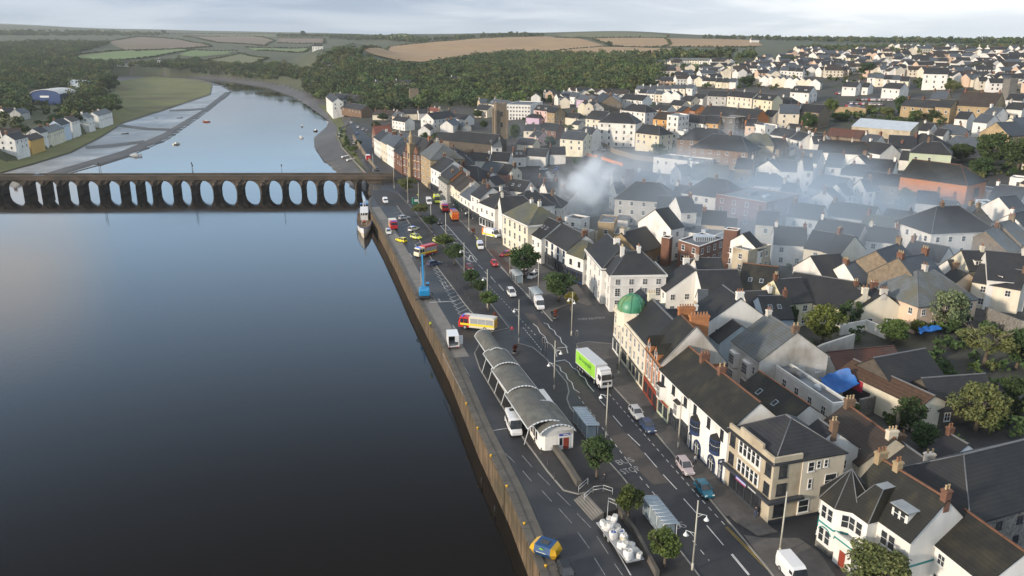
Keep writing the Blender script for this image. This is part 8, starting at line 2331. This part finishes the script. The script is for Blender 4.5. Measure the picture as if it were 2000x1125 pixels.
# green kiosk, big skip, bulk bags
k_ = empty("kiosk", G(812, 398), R(20)); tag(k_, "green kiosk box by the promenade at the bridge end", "kiosk"); b = MB().mat("amb_green").box(-1.3, 1.3, -1.0, 1.0, 0, 2.4); b.build("wall", k_); MB().mat("dark_steel").box(-1.45, 1.45, -1.15, 1.15, 2.403, 2.55).build("roof", k_); MB().mat("frame_white").box(-.8, .8, -1.03, -1.003, 1.0, 2.0).build("hatch", k_)
sk = empty("recycling_container"); h = 1.9; w = 1.25
b = MB().mat("skip_blue").extr([(-1.3, .9), (-.75, .05), (.75, .05), (1.3, .9), (1.05, 1.75), (-1.05, 1.75)], -1.15, 1.15); b.mat("dark_steel").box(-.7, .5, -.45, .45, 1.753, 1.83); b.build("body", sk)
for s_ in (-1, 1):
    e = MB().mat("skip_yellow").add([(s_ * 1.153, -1.3, .9), (s_ * 1.153, -1.05, 1.75), (s_ * 1.153, 1.05, 1.75), (s_ * 1.153, 1.3, .9), (s_ * 1.153, .75, .05), (s_ * 1.153, -.75, .05), (s_ * 1.95, -.9, .85), (s_ * 1.7, -.75, 1.5), (s_ * 1.7, .75, 1.5), (s_ * 1.95, .9, .85), (s_ * 1.6, .6, .1), (s_ * 1.6, -.6, .1)],
        [(0, 1, 7, 6), (1, 2, 8, 7), (2, 3, 9, 8), (3, 4, 10, 9), (4, 5, 11, 10), (5, 0, 6, 11), (6, 7, 8, 9, 10, 11)]); e.build("end_lid", sk)
lg = MB().mat("lime").add([Matrix.Rotation(math.atan2(.25, .85), 3, 'X') @ Vector((-.1 + .32 * math.cos(t), 0, .28 * math.sin(t))) + Vector((0, -1.19, 1.35)) for t in np.linspace(0, 6.28, 13)[:-1]], [tuple(range(12))]); lg.mat("frame_white")
for k in range(7): lg.box(-.75 + k * .2, -.6 + k * .2, -1.335, -1.31, .93, 1.03)
lg.build("logo", sk)
put(sk, 1066, 1082, 18, 6, "blue recycling container with yellow sloping ends on the quay edge", "container")
tr_ = empty("flat_trailer"); b = MB().mat("steel").box(-4.6, 4.6, -1.2, 1.2, .75, .9); b.mat("dark_steel").box(-4.4, 4.4, -.5, .5, .5, .75); b.build("bed", tr_); wheels(tr_, (-2.2, -1.0), 1.15, .42, .28)
put(tr_, 1209, 1066, 36, 46, "flat trailer loaded with white bulk bags", "trailer")
tA = tr_.rotation_euler[2]; g = random.Random(4)
def bag_mesh(i):
    b = MB().mat("bag_white"); gg = random.Random(i); n = 16
    prof = [(.40, 0), (.45, .15), (.47, .5), (.44, .9), (.40, 1.02), (.34, .86)]
    vs = []
    for r_, z in prof:
        for k in range(n): a = 2 * math.pi * k / n; rr = r_ * (1 + gg.uniform(-.07, .07)) * min(1.32, 1 / max(abs(math.cos(a)), abs(math.sin(a)))); vs.append((rr * math.cos(a), rr * math.sin(a), z + gg.uniform(-.05, .05)))
    b.add(vs, [(j * n + k, j * n + (k + 1) % n, (j + 1) * n + (k + 1) % n, (j + 1) * n + k) for j in range(len(prof) - 1) for k in range(n)] + [tuple(range((len(prof) - 1) * n, len(prof) * n))], True)
    b.mat("bag_blue" if i == 0 else "pale_body").lathe([(.36, .84), (.2, .9), (.02, .98)], 8)
    for k in range(4): a = k * 1.57 + .78; b.mat("bag_white").tube((.4 * math.cos(a), .4 * math.sin(a), .95), (.2 * math.cos(a + .5), .2 * math.sin(a + .5), 1.25), .04, .03, 4)
    return b.mesh("bulk_bag")
bags = [bag_mesh(i) for i in range(4)]
for k in range(22):
    x = -4.0 + (k // 2) * .8; y = -.58 if k % 2 else .58
    if 11 <= k <= 14: continue
    c = tr_.matrix_basis @ Vector((0, 0, 0)) if False else tr_.location + Matrix.Rotation(tA, 3, 'Z') @ Vector((x + g.uniform(-.25, .25), y + g.uniform(-.12, .12), .9 + (.75 if k % 5 == 2 else 0)))
    o = link("bulk_bag", bags[g.randrange(4)], None, c, g.uniform(0, 6.28)); s_ = g.uniform(.8, 1.1); o.scale = (s_, s_ * g.uniform(.85, 1.1), s_ * g.uniform(.75, 1.15)); o.rotation_euler[0] = g.uniform(-.2, .2)
    tag(o, "white bulk bag stacked on the flat trailer by the steps", "bulk bag", "bulk bags on the trailer")
rl = empty("cardboard_roll", tr_.location + Matrix.Rotation(tA, 3, 'Z') @ Vector((1.2, 0, 1.25)), tA); tag(rl, "tan roll lying among the white bulk bags on the trailer", "roll"); MB().mat("pale_body").tube((-1.0, .3, 0), (1.0, .3, 0), .34, .34, 12).build("roll", rl)
# raised walls, steps and railings
wall_thing("wall", [(1082, 876), (1108, 912), (1131, 950)], .9, .8, "coping_stone", "low stone seat wall running from the bus station end", zb=.14)
wall_thing("wall", [(1196, 985), (1240, 1045), (1284, 1128)], 1.0, .5, "coping_stone", "brown retaining wall behind the bulk bags", zb=0)
st = empty("steps", G(1158, 992, 0), math.atan2(G(1200, 1030).y - G(1140, 965).y, G(1200, 1030).x - G(1140, 965).x)); tag(st, "stone steps with railings leading down to the lower car park", "steps")
for k in range(5): MB().mat("concrete").box(-2.8, 2.8, -1.6 + k * .36, -1.6 + (k + 1) * .36 - .003, 0, .16 + k * .17).build("step", st)
MB().mat("dark_paving").box(-2.8, 2.8, .2, 3.4, 0, .86).build("landing", st)
def railing(pts, zb, label, h=1.05):
    W = [G(u, v, zb) for u, v in pts]; c = W[0]; b = MB().mat("galv"); root = empty("railing", c); tag(root, label, "railing")
    for a, b2 in zip(W, W[1:]):
        n = max(1, int((b2 - a).length / 1.4))
        for k in range(n + 1): p = a.lerp(b2, k / n) - c; b.tube(p, p + Vector((0, 0, h)), .035, .035, 5)
        for z in (h, h * .5): b.tube(a - c + Vector((0, 0, z)), b2 - c + Vector((0, 0, z)), .04, .04, 5)
    b.build("rail", root); return root
railing([(1141, 978), (1158, 963), (1178, 960), (1196, 966)], .86, "curved steel railing round the top of the stone steps")
railing([(1186, 1012), (1188, 985), (1204, 992)], .86, "steel railing on the lower side of the stone steps")
railing([(1130, 962), (1148, 946)], .14, "short steel railing at the end of the seat wall")
# orange barriers by the car park
om = MB().mat("orange_paint"); om.extr([(-.25, 0), (.25, 0), (.12, 1.0), (-.12, 1.0)], -1.0, 1.0); om = om.mesh("barrier")
def barriers(pts, step, lab, grp):
    L = [GT(*p) for p in pts]
    for a, b2 in zip(L, L[1:]):
        n = max(1, int((b2 - a).length / step)); an = math.atan2(b2.y - a.y, b2.x - a.x)
        for k in range(n):
            p = a.lerp(b2, (k + .5) / n); tag(link("barrier", om, None, (p.x, p.y, T1(p.x, p.y)), an, (1, 1.6, 1.3)), lab, "barrier", grp)
barriers([(1160, 293), (1140, 299), (1152, 306), (1167, 308)], 2.2, "orange plastic barrier in the bent row by the car park wall", "orange barriers, bent row")
barriers([(1175, 311), (1196, 318), (1217, 324)], 2.2, "orange plastic barrier in the straight row below the bent one", "orange barriers, straight row")

# ---------------------------------------------------------------- boats
def boat(u, v, L_, hull, label, rz=0.0, cabin_=True, z=None, cat="boat", deck="pale_body", ter=False):
    p = GT(u, v) if ter else G(u, v, WL); root = empty("boat", (p.x, p.y, p.z + (0 if z is None else z)), rz); tag(root, label, cat)
    h = L_ / 2; w = L_ * .17; b = MB().mat(hull); rows = []
    for x, ww, z0, z1 in ((-h, w * .8, .05, .75), (-h * .4, w, -.15, .75), (h * .3, w * .92, -.15, .85), (h * .75, w * .5, -.05, 1.0), (h, .03, .3, 1.15)):
        s_ = L_ / 6; rows.append([(x, -ww * .6, z0 * s_), (x, -ww, z1 * s_), (x, ww, z1 * s_), (x, ww * .6, z0 * s_)])
    vs = [q for r_ in rows for q in r_]; fs = []
    for i in range(4):
        for j in (0, 2, 3): fs.append((i * 4 + j, i * 4 + (j + 1) % 4, i * 4 + 4 + (j + 1) % 4, i * 4 + 4 + j))
    fs.append((3, 2, 1, 0)); b.add(vs, fs); b.build("hull", root)
    d = MB().mat(deck); d.add([(x, y, z_ - .06) for r_ in rows for x, y, z_ in (r_[1], r_[2])], [(2 * i, 2 * i + 1, 2 * i + 3, 2 * i + 2) for i in range(4)]); d.build("deck", root)
    if cabin_:
        c = MB().mat("frame_white").box(-h * .35, h * .25, -w * .55, w * .55, .6 * L_ / 6, 1.35 * L_ / 6); c.mat("glass").box(-h * .3, h * .27, -w * .57, w * .57, 1.0 * L_ / 6, 1.22 * L_ / 6); c.build("cabin", root)
    return root
boat(403, 238, 6.5, "rust_red", "orange-red boat moored alone in mid river", 2.9)
boat(345, 282, 6, "pale_body", "cream boat moored left of the river channel", 1.2)
boat(266, 305, 7, "car_white", "white boat with a dark cabin near the mud bank", .1)
boat(590, 247, 5.5, "car_grey", "small grey boat furthest upriver near the right bank", 1.9)
boat(588, 269, 6, "car_white", "white boat nearest the viewer of the three by the right bank", 2.2)
boat(617, 256, 6, "car_black", "black hulled boat closest to the right bank", 1.4)
boat(445, 148, 6, "car_white", "tiny white boat at the far bend of the river", .3)
boat(244, 262, 5, "car_black", "dark boat lying on the wet mud", .5, False, ter=True)
boat(351, 231, 5, "car_navy", "small dark boat on the mud near the channel", .8, False, ter=True)
boat(305, 231, 4.5, "car_grey", "grey dinghy on the upper mud flat", 2.4, False, ter=True)
boat(676, 307, 6, "car_white", "upper one of two white boats on the right bank shingle", .9, False, ter=True)
boat(686, 313, 6, "car_white", "lower one of two white boats on the right bank shingle", .9, False, ter=True)
def trawler():
    a, b_ = G(713, 466, WL), G(714, 418, WL); d = (a - b_); L_ = d.length + 1; h = L_ / 2; w = 2.9
    root = empty("trawler", ((a.x + b_.x) / 2 - .3, (a.y + b_.y) / 2, WL), math.atan2(d.y, d.x)); tag(root, "white and blue fishing trawler moored against the quay wall", "trawler")
    rows = []; 
    for x, ww, z0, z1 in ((-h, w * .75, .2, 2.3), (-h * .6, w * .97, -.6, 2.1), (0, w, -.8, 2.2), (h * .5, w * .85, -.8, 2.7), (h * .82, w * .45, -.4, 3.3), (h, .06, .2, 3.8)):
        rows.append([(x, -ww * .55, z0), (x, -ww * .92, z0 + (z1 - z0) * .5), (x, -ww, z1), (x, ww, z1), (x, ww * .92, z0 + (z1 - z0) * .5), (x, ww * .55, z0)])
    hb = MB(); n = 6
    vs = [q for r_ in rows for q in r_]; o = len(hb.v); hb.mat("car_white")
    for i in range(5):
        for j, m_ in ((0, "pale_body"), (1, "car_white"), (3, "car_white"), (4, "pale_body"), (5, "skip_blue")):
            hb.mat(m_).add([vs[i * 6 + j], vs[i * 6 + (j + 1) % 6], vs[i * 6 + 6 + (j + 1) % 6], vs[i * 6 + 6 + j]], [(0, 1, 2, 3)])
    hb.mat("pale_body").add(rows[0], [tuple(range(5, -1, -1))]); hb.build("hull", root)
    dk = MB().mat("fender_timber"); dk.add([(x, y, z - .7) for r_ in rows for x, y, z in (r_[2], r_[3])], [(2 * i, 2 * i + 1, 2 * i + 3, 2 * i + 2) for i in range(5)]); dk.build("deck", root)
    rl_ = MB().mat("car_blue")
    for i in range(5):
        for j in (2, 3): rl_.tube(rows[i][j], rows[i + 1][j], .1, .1, 6)
    rl_.build("gunwale", root)
    wh = MB().mat("frame_white").box(-h * .55, -h * .1, -1.4, 1.4, 1.4, 4.6).box(-h * .6, -h * .05, -1.55, 1.55, 4.603, 4.75); wh.mat("glass").box(-h * .1 - .002, -h * .1 + .03, -1.2, 1.2, 3.5, 4.3).box(-h * .5, -h * .15, -1.43, 1.43, 3.5, 4.2); wh.build("wheelhouse", root)
    for x, hh in ((-h * .75, 8.5), (h * .35, 10)):
        ms = MB().mat("car_white").tube((x, -.9, 1.5), (x, 0, hh), .1, .08, 6).tube((x, .9, 1.5), (x, 0, hh), .1, .08, 6).tube((x, 0, hh - 2), (x + 3 * (1 if x < 0 else -1), 0, hh - 3.2), .07, .05, 6); ms.build("mast", root)
    MB().mat("car_blue").box(-h * .95, -h * .7, -1.6, 1.6, 1.5, 1.9).box(-h * .95, -h * .88, -1.7, -1.5, 1.5, 4.4).box(-h * .95, -h * .88, 1.5, 1.7, 1.5, 4.4).box(-h * .95, -h * .88, -1.7, 1.7, 4.4, 4.7).build("gantry", root)
    wn = MB().mat("rust_red").tube((h * .1, -.8, 2.1), (h * .1, .8, 2.1), .45, .45, 10); wn.build("winch", root)
trawler()
# tyre fenders hanging low on the wall near the bottom edge
ty = MB().mat("rubber").lathe([(.28, -.12), (.45, -.14), (.5, 0), (.45, .14), (.28, .12), (.26, 0), (.28, -.12)], 14, T=Matrix.Rotation(R(90), 4, 'Y')).mesh("tyre")
for i, (u, v) in enumerate(((941, 938), (967, 993))): p = G(u, v, WL + 1.0); tag(link("tyre", ty, None, p), ["old tyre hanging on the quay wall, upper of two", "old tyre hanging on the quay wall, lower of two"][i], "tyre")

# ---------------------------------------------------------------- people
def person(u, v, rz, jacket, legs, label, stride=.12, z=.14, hat=None):
    bm = bmesh.new(); sk = bm.verts.layers.skin.verify()
    V = {}
    def vert(k, p, r): x = bm.verts.new(p); x[sk].radius = (r, r); V[k] = x; return x
    def edge(a, b): bm.edges.new((V[a], V[b]))
    vert("pelvis", (0, 0, .95), .15); vert("waist", (0, 0, 1.12), .135); vert("chest", (0, .0, 1.34), .165); vert("neck", (0, 0, 1.50), .06); vert("head0", (.01, 0, 1.60), .085); vert("head", (.015, 0, 1.68), .10); vert("crown", (0, 0, 1.76), .07)
    for a, b in (("pelvis", "waist"), ("waist", "chest"), ("chest", "neck"), ("neck", "head0"), ("head0", "head"), ("head", "crown")): edge(a, b)
    vert("nose", (.115, 0, 1.665), .018); edge("head", "nose")
    for s_, n in ((-1, "l"), (1, "r")):
        st_ = stride * s_
        vert(n + "hip", (0, s_ * .10, .90), .10); vert(n + "knee", (st_ * .5 + .02, s_ * .11, .49), .062); vert(n + "ank", (st_ - .02, s_ * .11, .09), .045); vert(n + "toe", (st_ + .16, s_ * .12, .04), .04)
        edge("pelvis", n + "hip"); edge(n + "hip", n + "knee"); edge(n + "knee", n + "ank"); edge(n + "ank", n + "toe")
        vert(n + "sh", (0, s_ * .20, 1.42), .07); vert(n + "elb", (-st_ * .5, s_ * .25, 1.14), .048); vert(n + "wr", (-st_ * .8 + .08, s_ * .24, .90), .032); vert(n + "palm", (-st_ * .8 + .10, s_ * .24, .83), .034)
        edge("chest", n + "sh"); edge(n + "sh", n + "elb"); edge(n + "elb", n + "wr"); edge(n + "wr", n + "palm")
        for k, (dx, ln) in enumerate(((-.03, .075), (-.01, .088), (.01, .083), (.03, .065))):
            vert(f"{n}f{k}", (-st_ * .8 + .10 + dx, s_ * .235, .78), .009); vert(f"{n}g{k}", (-st_ * .8 + .115 + dx, s_ * .225, .78 - ln), .008); edge(n + "palm", f"{n}f{k}"); edge(f"{n}f{k}", f"{n}g{k}")
        vert(n + "th", (-st_ * .8 + .155, s_ * .22, .80), .011); edge(n + "palm", n + "th")
    V["pelvis"][sk].use_root = True
    me = bpy.data.meshes.new("person"); bm.to_mesh(me); bm.free()
    o = bpy.data.objects.new("person", me); col.objects.link(o); o.modifiers.new("s", 'SKIN'); o.modifiers.new("d", 'SUBSURF').levels = 1
    o.modifiers[1].render_levels = 1
    dg = bpy.context.evaluated_depsgraph_get(); m2 = bpy.data.meshes.new_from_object(o.evaluated_get(dg)); bpy.data.objects.remove(o)
    m2.materials.clear()
    for m_ in (jacket, legs, "skin", "cloth_dark"): m2.materials.append(MATS[m_])
    for f in m2.polygons:
        c = f.center; f.use_smooth = True
        f.material_index = 3 if c.z < .1 else 2 if (c.z > 1.5 or (c.z < .9 and abs(c.y) > .185)) else 1 if c.z < .98 and abs(c.y) < .2 else 0
    p = G(u, v, z); r_ = empty("person", p, rz); tag(r_, label, "person")
    link("body", m2, r_)
    MB().mat(hat or "hair").lathe([(.02, 1.80), (.075, 1.785), (.105, 1.73), (.108, 1.68), (.09, 1.655)], 10, (-.012, 0, 0)).build("helmet" if hat else "hair", r_)
    return r_
person(841, 641, 2.0, "cloth_hivis", "cloth_dark", "person in a yellow hi-vis jacket standing on the quay edge", .05, .03)
person(932, 473, 1.0, "cloth_hivis", "cloth_dark", "police officer in hi-vis standing beside the police van", .05, .02, "cloth_dark")
person(1000, 651, -2.2, "cloth_red", "cloth_dark", "person in a bright red jacket walking across the car park entrance", .2, .02)
person(1180, 944, 1.2, "cloth_dark", "cloth_dark", "person in dark clothes under the dark street tree", .08)
person(1475, 1010, .5, "cloth_dark", "cloth_blue", "person in black standing at the corner of the beige shop", .1)
person(846, 462, -1.0, "cloth_blue", "cloth_dark", "officer in dark uniform under the promenade trees", .1)
person(1357, 908, -1.3, "car_silver", "cloth_dark", "person in a pale top beside the pinkish silver car", .15)
person(816, 386, 1.4, "cloth_hivis", "cloth_blue", "person in hi-vis near the green kiosk", .1, .12)
# ---------------------------------------------------------------- haze and smoke
def haze_box():
    mb = MB(); x0, x1, y0, y1, z0, z1 = -9000, 9000, -300, 10500, -12, 175
    vs = [(x, y, z) for z in (z0, z1) for y in (y0, y1) for x in (x0, x1)]
    mb.add(vs, [(0, 2, 3, 1), (4, 5, 7, 6), (0, 1, 5, 4), (2, 6, 7, 3), (0, 4, 6, 2), (1, 3, 7, 5)])
    m = bpy.data.materials.new("haze_air"); m.use_nodes = True; nt = m.node_tree; nt.nodes.clear()
    o = nt.nodes.new("ShaderNodeOutputMaterial"); v = nt.nodes.new("ShaderNodeVolumePrincipled")
    v.inputs["Color"].default_value = (0.93, 0.97, 1.0, 1); v.inputs["Density"].default_value = HAZE
    v.inputs["Anisotropy"].default_value = 0.2
    nt.links.new(v.outputs[0], o.inputs["Volume"])
    me = mb.mesh("haze"); me.materials.clear(); me.materials.append(m)
    tag(link("haze", me), kind="stuff")
HAZE = 0.000065
haze_box()
def smoke_mat(name, dens, sc_, thr, soft, stretch=(1, 1, 1), col_=(0.97, 0.985, 1.0), fall=None):
    """drifting smoke: noise density that thins towards the edge of its volume (object coordinates -1..1)"""
    m = bpy.data.materials.new(name); m.use_nodes = True; nt = m.node_tree; nt.nodes.clear(); L = nt.links
    def N(t, **k):
        n = nt.nodes.new(t)
        for a, b in k.items(): setattr(n, a, b)
        return n
    def mth(op, a, b=None, cl=False):
        n = N("ShaderNodeMath", operation=op, use_clamp=cl)
        for i, x in enumerate((a, b)):
            if x is None: continue
            if isinstance(x, (int, float)): n.inputs[i].default_value = x
            else: L.new(x, n.inputs[i])
        return n.outputs[0]
    o = N("ShaderNodeOutputMaterial"); v = N("ShaderNodeVolumePrincipled")
    v.inputs["Color"].default_value = (*col_, 1); v.inputs["Anisotropy"].default_value = 0.1
    tc = N("ShaderNodeTexCoord"); ln = N("ShaderNodeVectorMath", operation='LENGTH'); L.new(tc.outputs["Object"], ln.inputs[0])
    gp = N("ShaderNodeNewGeometry"); mp = N("ShaderNodeMapping"); mp.inputs["Scale"].default_value = stretch
    L.new(gp.outputs["Position"], mp.inputs[0])
    nz = N("ShaderNodeTexNoise"); nz.inputs["Scale"].default_value = sc_; nz.inputs["Detail"].default_value = 5; nz.inputs["Distortion"].default_value = 0.8; nz.inputs["Roughness"].default_value = .55
    L.new(mp.outputs[0], nz.inputs["Vector"])
    val = mth('ADD', nz.outputs["Fac"], mth('MULTIPLY', mth('SUBTRACT', 0.55, ln.outputs["Value"]), 0.62))
    mr = N("ShaderNodeMapRange", interpolation_type='SMOOTHSTEP')
    for i, x in ((1, thr), (2, thr + soft), (3, 0.0), (4, 1.0)): mr.inputs[i].default_value = x
    L.new(val, mr.inputs[0])
    d = mth('MULTIPLY', mr.outputs[0], dens)
    L.new(d, v.inputs["Density"]); L.new(v.outputs[0], o.inputs["Volume"])
    return m
def smoke(name, c, rad, mat, rot=(0, 0, 0), label=None):
    bm = bmesh.new(); bmesh.ops.create_icosphere(bm, subdivisions=3, radius=1.0)
    me = bpy.data.meshes.new(name); bm.to_mesh(me); bm.free(); me.materials.append(mat)
    o = link(name, me, None, c); o.scale = rad; o.rotation_euler = rot
    tag(o, label, "smoke", kind="stuff"); return o
src = GT(1140, 425)
sd = depth(src)
def at_d(u, v, d):
    r_ = ray(u, v); f = r_[1] * math.cos(PITCH) - r_[2] * math.sin(PITCH)
    return Vector((r_[0], r_[1], r_[2])) * (d / f) + Vector((0, 0, HC))
sm1 = smoke_mat("smoke_dense", 0.36, 0.075, 0.44, 0.30, col_=(0.93, 0.965, 1.0))
sm2 = smoke_mat("smoke_thin", 0.032, 0.055, 0.46, 0.32, (1, 1, 1.3), (0.88, 0.94, 1.0))
sm3 = smoke_mat("smoke_veil", 0.0145, 0.02, 0.33, 0.35, (.7, .7, 1.6), (0.74, 0.87, 1.0))
smoke("smoke", at_d(1140, 375, sd + 2), (20, 13, 23), sm1, (0, R(20), 0), "dense pale smoke billowing from the burning building")
smoke("smoke", at_d(1170, 335, sd + 12), (20, 13, 20), sm2, (0, R(-25), 0), "thinner smoke rising over the car park behind the fire")
smoke("smoke", at_d(1260, 345, sd + 16), (58, 26, 20), sm2, (0, R(-6), 0), "smoke drifting over the brick roofs right of the fire")
smoke("smoke", at_d(1400, 285, sd + 90), (50, 24, 20), sm2, (0, R(-12), 0), "smoke wisp in front of the brown brick buildings up the hill")
smoke("smoke", at_d(1530, 420, sd - 22), (130, 70, 30), sm3, (0, R(7), R(8)), "wide bluish veil of smoke drifting across the town roofs")
smoke("smoke", at_d(1790, 500, sd - 60), (105, 60, 30), sm3, (0, R(9), R(8)), "bluish veil of smoke over the stone gabled school")
# ---------------------------------------------------------------- labels for the houses that have none of their own
LAND = [(978, 240, "the church tower"), (1234, 590, "the green copper dome"), (1828, 350, "the orange-walled warehouse"), (1140, 390, "the burning building"), (1690, 195, "the hillside car park"), (1370, 480, "the red brick block"),
        (1754, 520, "the stone gabled school"), (1846, 600, "the willow"), (1480, 385, "the mauve brick block"), (1430, 215, "the market gables"), (1920, 190, "the tan church hall"), (1212, 245, "the white four-storey corner block"),
        (1125, 275, "the tall cream house"), (865, 240, "the big white blank gable"), (1400, 370, "the white square house"), (1730, 240, "the pale metal roofed shed"), (1640, 745, "the blue tarpaulin"), (1850, 430, "the white angled corner block"),
        (1480, 182, "the cream terrace"), (1670, 400, "the long white house with a row of windows"), (850, 335, "the tan library"), (1240, 540, "the hotel"), (1570, 168, "the white gable with three dormers"), (1900, 930, "the rubble stone warehouse")]
GENW = {}
def auto_label(root, wall, roof, form, eave, L_):
    u, v = px((root.location.x, root.location.y, root.location.z + eave))
    cands = sorted(LAND, key=lambda l: math.hypot(u - l[0], (v - l[1]) * 1.6))
    size = "small" if L_ * eave < 42 else "tall" if eave > 8.4 else "long" if L_ > 20 else "low" if eave < 4.6 else ""
    base = f"{size} {WALLWORD[wall]} {form} house with {ROOFWORD[roof]} roof".strip()
    l = cands[0]
    du, dv = u - l[0], (v - l[1]) * 1.6
    if abs(du) > abs(dv) * 1.2: rel = "right of" if du > 0 else "left of"
    elif dv < 0: rel = "behind, right of" if du > abs(dv) * .5 else "behind, left of" if du < -abs(dv) * .5 else "behind"
    else: rel = "in front, right of" if du > abs(dv) * .5 else "in front, left of" if du < -abs(dv) * .5 else "in front of"
    return base, f"{rel} {l[2]}", math.hypot(du, dv)
ORD = ["nearest", "second", "third", "fourth", "fifth", "sixth", "seventh", "eighth", "ninth", "tenth", "eleventh", "twelfth"]
for root, wall, roof, form, eave, L_, label, cat, group in HOUSES:
    root["category"] = cat
    if group: root["group"] = group
    elif cat == "house": root["group"] = "houses of the town"
    if label: root["label"] = label; continue
    b, rel, dist = auto_label(root, wall, roof, form, eave, L_)
    if len((b + " " + rel).split()) > 14: b = f"{WALLWORD[wall]} {form} house with {ROOFWORD[roof].split()[0]} roof"
    if len((b + " " + rel).split()) > 13: b = f"{WALLWORD[wall].split()[-1]} {form} house"
    if group in ("orange brick market gables",): b = "orange brick gable of the market hall"; rel = ""
    elif group: b = f"{WALLWORD[wall]} {form} house among the {group}"; rel = ""
    GENW.setdefault((b, rel), []).append((dist, root, group))
for (b, rel), L_ in GENW.items():
    L_.sort(key=lambda t: t[0] if rel else px(t[1].location)[0])
    for i, (d_, root, group) in enumerate(L_):
        if len(L_) == 1: root["label"] = f"{b}, {rel}" if rel else b
        elif rel: root["label"] = f"{ORD[min(i, 11)]} {b}, {rel}"
        else: root["label"] = f"{b}, {['first', 'second', 'third', 'fourth', 'fifth', 'sixth', 'seventh', 'eighth', 'ninth', 'tenth', 'eleventh', 'twelfth'][min(i, 11)]} from the left"
for root, *_r in HOUSES:
    t_ = root["label"].replace("-", " ").split()
    if len(t_) > 15: root["label"] = root["label"].replace(" house with", ",").replace(" roof,", " roofed,").replace(" dark", "").replace("stained ", "").replace("the white four-storey corner block", "the white corner block")
